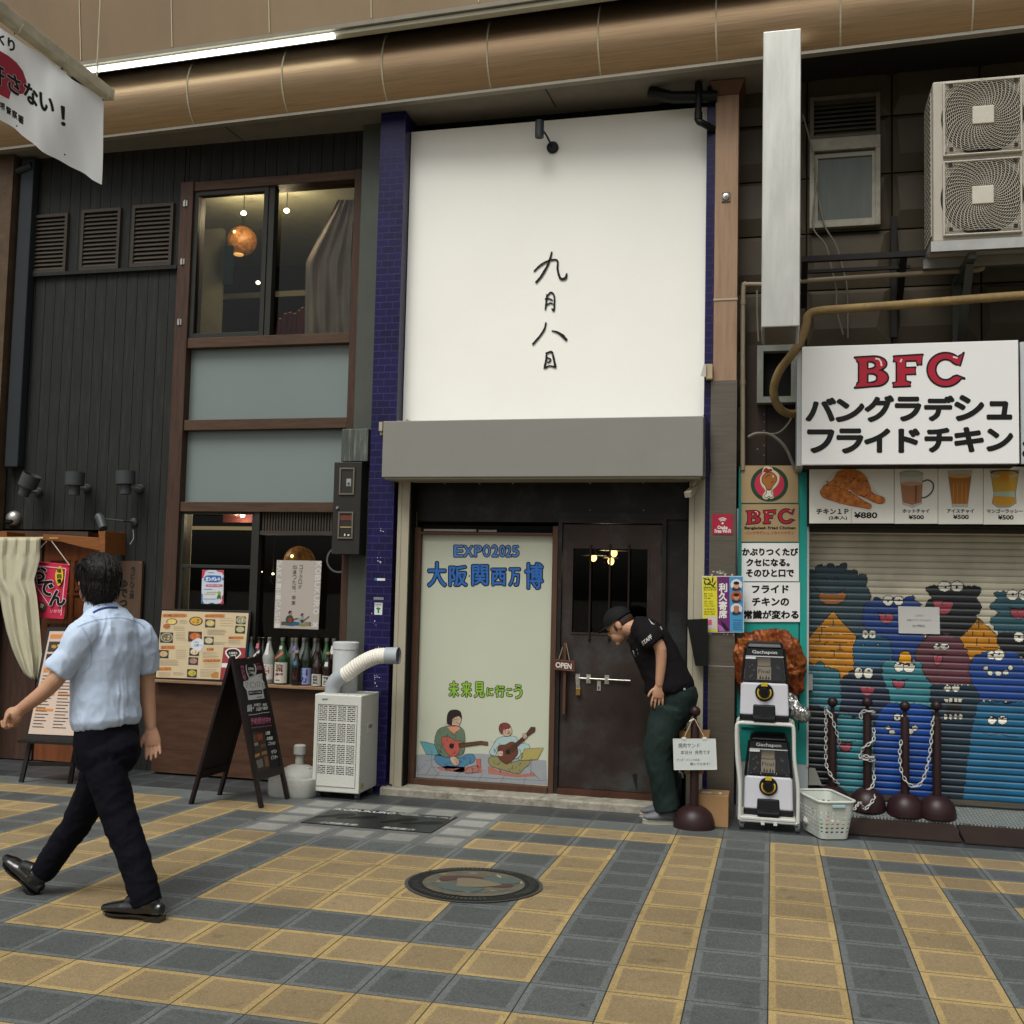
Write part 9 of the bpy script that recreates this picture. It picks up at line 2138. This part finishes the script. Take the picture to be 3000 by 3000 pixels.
mb.ball(hc + lk * .098 - lu * .028, .017, M_SKIN, 10, 8, (.75, 1.0, 1.5), Mh2); mb.ball(hc + lk * .09 - lu * .068, .02, M_SKIN, 10, 8, (1.3, .6, .45), Mh2); mb.ball(hc + lk * .088 - lu * .08, .018, M_SKIN, 10, 8, (1.3, .6, .4), Mh2); mb.ball(hc + lk * .075 - lu * .115, .026, M_SKIN, 10, 8, (1, .8, .7), Mh2); mb.ball(hc + lk * .088 + lu * .012, .03, M_SKIN, 10, 8, (1.9, .5, .4), Mh2)
for s_ in (-1, 1): mb.ball(hc + ls * s_ * .077 - lk * .008 - lu * .012, .031, M_SKIN, 12, 10, (.35, .7, 1.1), Mh2)
limb(mb, [hc - lk * .03 - lu * .03, S7(480, 355), S7(545, 370)], [.058, .06, .068], M_SKIN)
shN, elN, wrN = S7(640, 400, 7.46), S7(735, 525, 7.44), S7(726, 785, 7.45)
limb(mb, [shN, elN, wrN], [.05, .042, .028], M_SKIN)
dn = (S7(706, 965, 7.46) - wrN).normalized(); sd = RT - dn * RT.dot(dn); sd.normalize(); bk = Vector((0, -1, 0))
loft(mb, [(wrN, .027, .02), (wrN + dn * .03, .037, .02), (wrN + dn * .068, .043, .019), (wrN + dn * .095, .041, .015)], sd, M_SKIN)
for i, L in enumerate((.07, .08, .076, .062)): finger(mb, wrN + dn * .09 + sd * (-.034 + .0228 * i), dn + sd * (-.16 + .08 * i), dn - bk * .3, L, .0088, M_SKIN)
finger(mb, wrN + dn * .035 - sd * .033, dn * .7 - sd * .65 + bk * .1, dn - sd * .25, .066, .0105, M_SKIN)
limb(mb, [S7(600, 420, 7.84), S7(690, 560, 7.9), S7(740, 740, 7.88)], [.05, .042, .028], M_SKIN); mb.ball(S7(748, 800, 7.88), .04, M_SKIN, 12, 8, (.7, .8, 1.3))
limb(mb, [S7(545, 370), S7(700, 580), S7(850, 900)], [.062, .09, .085], M_SKIN)
for a in (shN, S7(600, 420, 7.84)): limb(mb, [S7(620, 430), a], [.06, .045], M_SKIN)
limb(mb, [S7(840, 920, 7.58), S7(725, 1290, 7.55), S7(792, 1700, 7.58)], [.07, .055, .042], M_SKIN); limb(mb, [S7(850, 920, 7.7), S7(775, 1280, 7.76), S7(762, 1640, 7.8)], [.07, .055, .042], M_SKIN)
voxel_mesh(mb, 'body', .0042, 3, st)
mb = MB(); M_EYE2 = ink('17100e')
for s_ in (-1, 1): mb.ball(hc + ls * s_ * .034 + lk * .087 - lu * .012, .009, M_EYE2, 10, 6, (1.4, .5, .6), Mh2)
for s_ in (-1, 1): mb.ball(hc + ls * s_ * .034 + lk * .09 + lu * .014, .012, M_SHORT, 10, 6, (1.6, .5, .35), Mh2); mb.ball(hc + ls * s_ * .074 + lk * .022 - lu * .02, .016, M_SHORT, 8, 6, (.3, .6, 1.6), Mh2)
mb.build('eyes', st)
side = Vector((0, 1, 0))
mb = MB()
loft(mb, [(S7(805, 835), .19, .168), (S7(800, 800), .2, .172), (S7(775, 720), .195, .155), (S7(715, 580), .195, .15), (S7(655, 470), .2, .146), (S7(605, 400), .195, .125), (S7(555, 365), .13, .1), (S7(525, 355), .075, .075)], side, M_BSH, 30)
limb(mb, [S7(620, 390, 7.53), S7(655, 435, 7.45), S7(692, 480, 7.44)], [.1, .088, .08], M_BSH, 18, False); mb.ball(S7(620, 385, 7.52), .098, M_BSH, 16, 12)
limb(mb, [S7(600, 400, 7.76), S7(610, 480, 7.84), S7(625, 540, 7.87)], [.1, .09, .08], M_BSH, 18, False); mb.ball(S7(600, 395, 7.76), .098, M_BSH, 16, 12)
fa3, fb3 = folds(.009, (6, 6, 6), (.6, .6, .8), 13), folds(.004, (14, 14, 14), (1, 1, 1), 4)
tee = voxel_mesh(mb, 'tee_shirt', .008, 4, st, disp=lambda c, n: fb3(fa3(c, n), n))
f = onto(tee, .003); mb = MB(); M_PR = ink('b5b3ae')
zS = lambda x, y: (1650 + x / 2.576, 1700 + y / 2.576)
for i in range(4):
 o_ = (0, .5, 0, -.5)[i], (.5, 0, -.5, 0)[i]; mb.text('STAFF', [(zS(*p)[0] + o_[0], zS(*p)[1] + o_[1]) for p in ((592, 466), (660, 408), (674, 436), (602, 494))], M_PR, 0, f3=lambda a, b, i=i: f(a, b) - FW * .0003 * i)
for q in ([(644, 292), (660, 286), (700, 318), (690, 334), (668, 330)], [(728, 350), (738, 346), (750, 370), (742, 376)], [(520, 532), (556, 516), (560, 530), (532, 548)], [(528, 552), (562, 544), (566, 560), (545, 574), (534, 568)]): mb.loops([[zS(*p) for p in q]], M_PR, lambda a, b: f(a, b))
mb.build('shirt_print', st)
mb = MB()
loft(mb, [(S7(862, 800), .16, .125), (S7(862, 850), .17, .138), (S7(845, 940), .17, .142), (S7(815, 1020), .155, .12)], side, M_GRN2, 26)
mb.ball(S7(868, 915, 7.64), .125, M_GRN2, 18, 12, (.95, 1.2, 1))
limb(mb, [S7(800, 960, 7.56), S7(718, 1290, 7.54), S7(748, 1540, 7.56), S7(788, 1728, 7.58)], [.122, .097, .086, .083], M_GRN2, 20, False)
limb(mb, [S7(840, 960, 7.72), S7(772, 1270, 7.76), S7(775, 1500, 7.78), S7(758, 1668, 7.8)], [.118, .092, .083, .08], M_GRN2, 20, False)
fa4, fb4 = folds(.008, (8, 8, 4.5), (.9, .5, .6), 21), folds(.0045, (17, 17, 10), (1, 1, .7), 8)
voxel_mesh(mb, 'trousers', .0085, 4, st, disp=lambda c, n: fb4(fa4(c, n), n))
mb = MB(); 
for i, (a, b) in enumerate(((808, 838), (830, 828), (850, 832), (872, 842), (910, 822), (825, 846))): c_ = S7(a, b, 7.49); mb.ball(c_, .011, ink('8c9497'), 8, 6, (1.3, .3, .8))
mb.build('bandana', st)
M_GSH = mat('grey_trainer', '66666a', .6, var=.25, vs=12); M_SOLE = mat('pale_trainer_sole', '8f8a7c', .6, var=.1)
def trainer(toe, heel, ankle):
 d = (toe - heel); L = d.length; d.normalize(); s_ = d.cross(Vector((0, 0, 1))).normalized(); u = Vector((0, 0, 1))
 mb = MB(); loft(mb, [(heel + u * .06 - d * .008, .028, .03), (heel + u * .062 + d * .04, .038, .042), (heel + u * .058 + d * L * .45, .042, .042), (heel + u * .048 + d * L * .7, .047, .03), (heel + u * .042 + d * L * .92, .034, .02), (toe + u * .038, .014, .01)], s_, M_GSH, 18); limb(mb, [ankle, heel + u * .08 + d * .05], [.048, .045], M_GSH, 14); mb.tube([heel + u * .12 + d * .08, heel + u * .075 + d * L * .6], [.034, .026], M_GSH, 12)
 o = voxel_mesh(mb, 'trainer', .006, 3, st)
 mb = MB(); out = [(-.02, .02), (.02, .036), (.2, .042), (.45, .038), (.65, .046), (.85, .041), (.98, .022), (1.02, .006)]
 pts = [heel + d * L * a + s_ * b for a, b in out] + [heel + d * L * a - s_ * b for a, b in reversed(out)]; n = len(pts)
 top = [p + u * (.027 if i not in (7, 8) else .034) for i, p in enumerate(pts)]
 mb.add(pts + top, [tuple(range(n)), tuple(range(2 * n - 1, n - 1, -1))] + [(i, (i + 1) % n, n + (i + 1) % n, n + i) for i in range(n)], M_SOLE); mb.build('sole', o, bevel=.004)
 mb = MB(); f = onto(o, .002)
 p0 = heel + d * L * .5; mb.tube([heel + d * L * .45 + u * .09 - s_ * .0 + Vector((0, -.03, 0)), heel + d * L * .62 + u * .06 + Vector((0, -.035, 0))], .006, M_SOLE, 6); mb.build('side_stripe', o)
z1_, z2_ = gz(7.57), gz(7.82)
tN, hN = W(1884, 2400, 7.55), W(1990, 2398, 7.6); tN.z = hN.z = z1_
trainer(tN, hN, S7(800, 1715, 7.58))
tF, hF = W(1876, 2372, 7.80), W(1978, 2372, 7.82); tF.z = hF.z = z2_
trainer(tF, hF, S7(770, 1670, 7.81))
mb = MB(); mb.ball(hc + lu * .028 - lk * .004, .112, M_CAPF, 26, 18, (.84, 1.0, .9), Mh2)
cap = voxel_mesh(mb, 'cap', .006, 1, st)
co_ = np.empty(len(cap.data.vertices) * 3); cap.data.vertices.foreach_get('co', co_)
bm = bmesh.new(); bm.from_mesh(cap.data); oc = hc + lu * .022 - Vector(st.location); bmesh.ops.bisect_plane(bm, geom=bm.verts[:] + bm.edges[:] + bm.faces[:], plane_co=oc, plane_no=(lu * 1.0 + lk * .12).normalized(), clear_inner=True); bm.to_mesh(cap.data); bm.free()
mb = MB(); n = 12; vs_, fs_ = [], []
for r_, dz in ((.09, 0), (.135, -.004), (.175, -.012)):
 for i in range(n + 1):
  a = R(-62 + 124 * i / n); w_ = r_ * (1 if r_ < .1 else .96 + .04 * math.cos(a)); vs_.append(hc + lu * (.032 + dz - .012 * (math.sin(a) ** 2)) + lk * (w_ * math.cos(a)) + ls * (min(w_, .1) * .86 * math.sin(a) if r_ < .1 else .082 * math.sin(a) / math.sin(R(62))))
for j in range(2):
 for i in range(n): a = j * (n + 1) + i; fs_.append((a, a + 1, a + n + 2, a + n + 1))
mb.add(vs_, fs_, M_CAPF, True); o = mb.build('cap_brim', st); sm = o.modifiers.new('t', 'SOLIDIFY'); sm.thickness = .004
mb = MB(); mb.ball(hc - lk * .02 - lu * .0, .102, M_SHORT, 22, 14, (.77, .92, .75), Mh2); ho = voxel_mesh(mb, 'hair', .006, 1, st)
bm = bmesh.new(); bm.from_mesh(ho.data); bmesh.ops.bisect_plane(bm, geom=bm.verts[:] + bm.edges[:] + bm.faces[:], plane_co=hc - lk * .012 - Vector(st.location), plane_no=(-lk), clear_inner=True); bm.to_mesh(ho.data); bm.free()
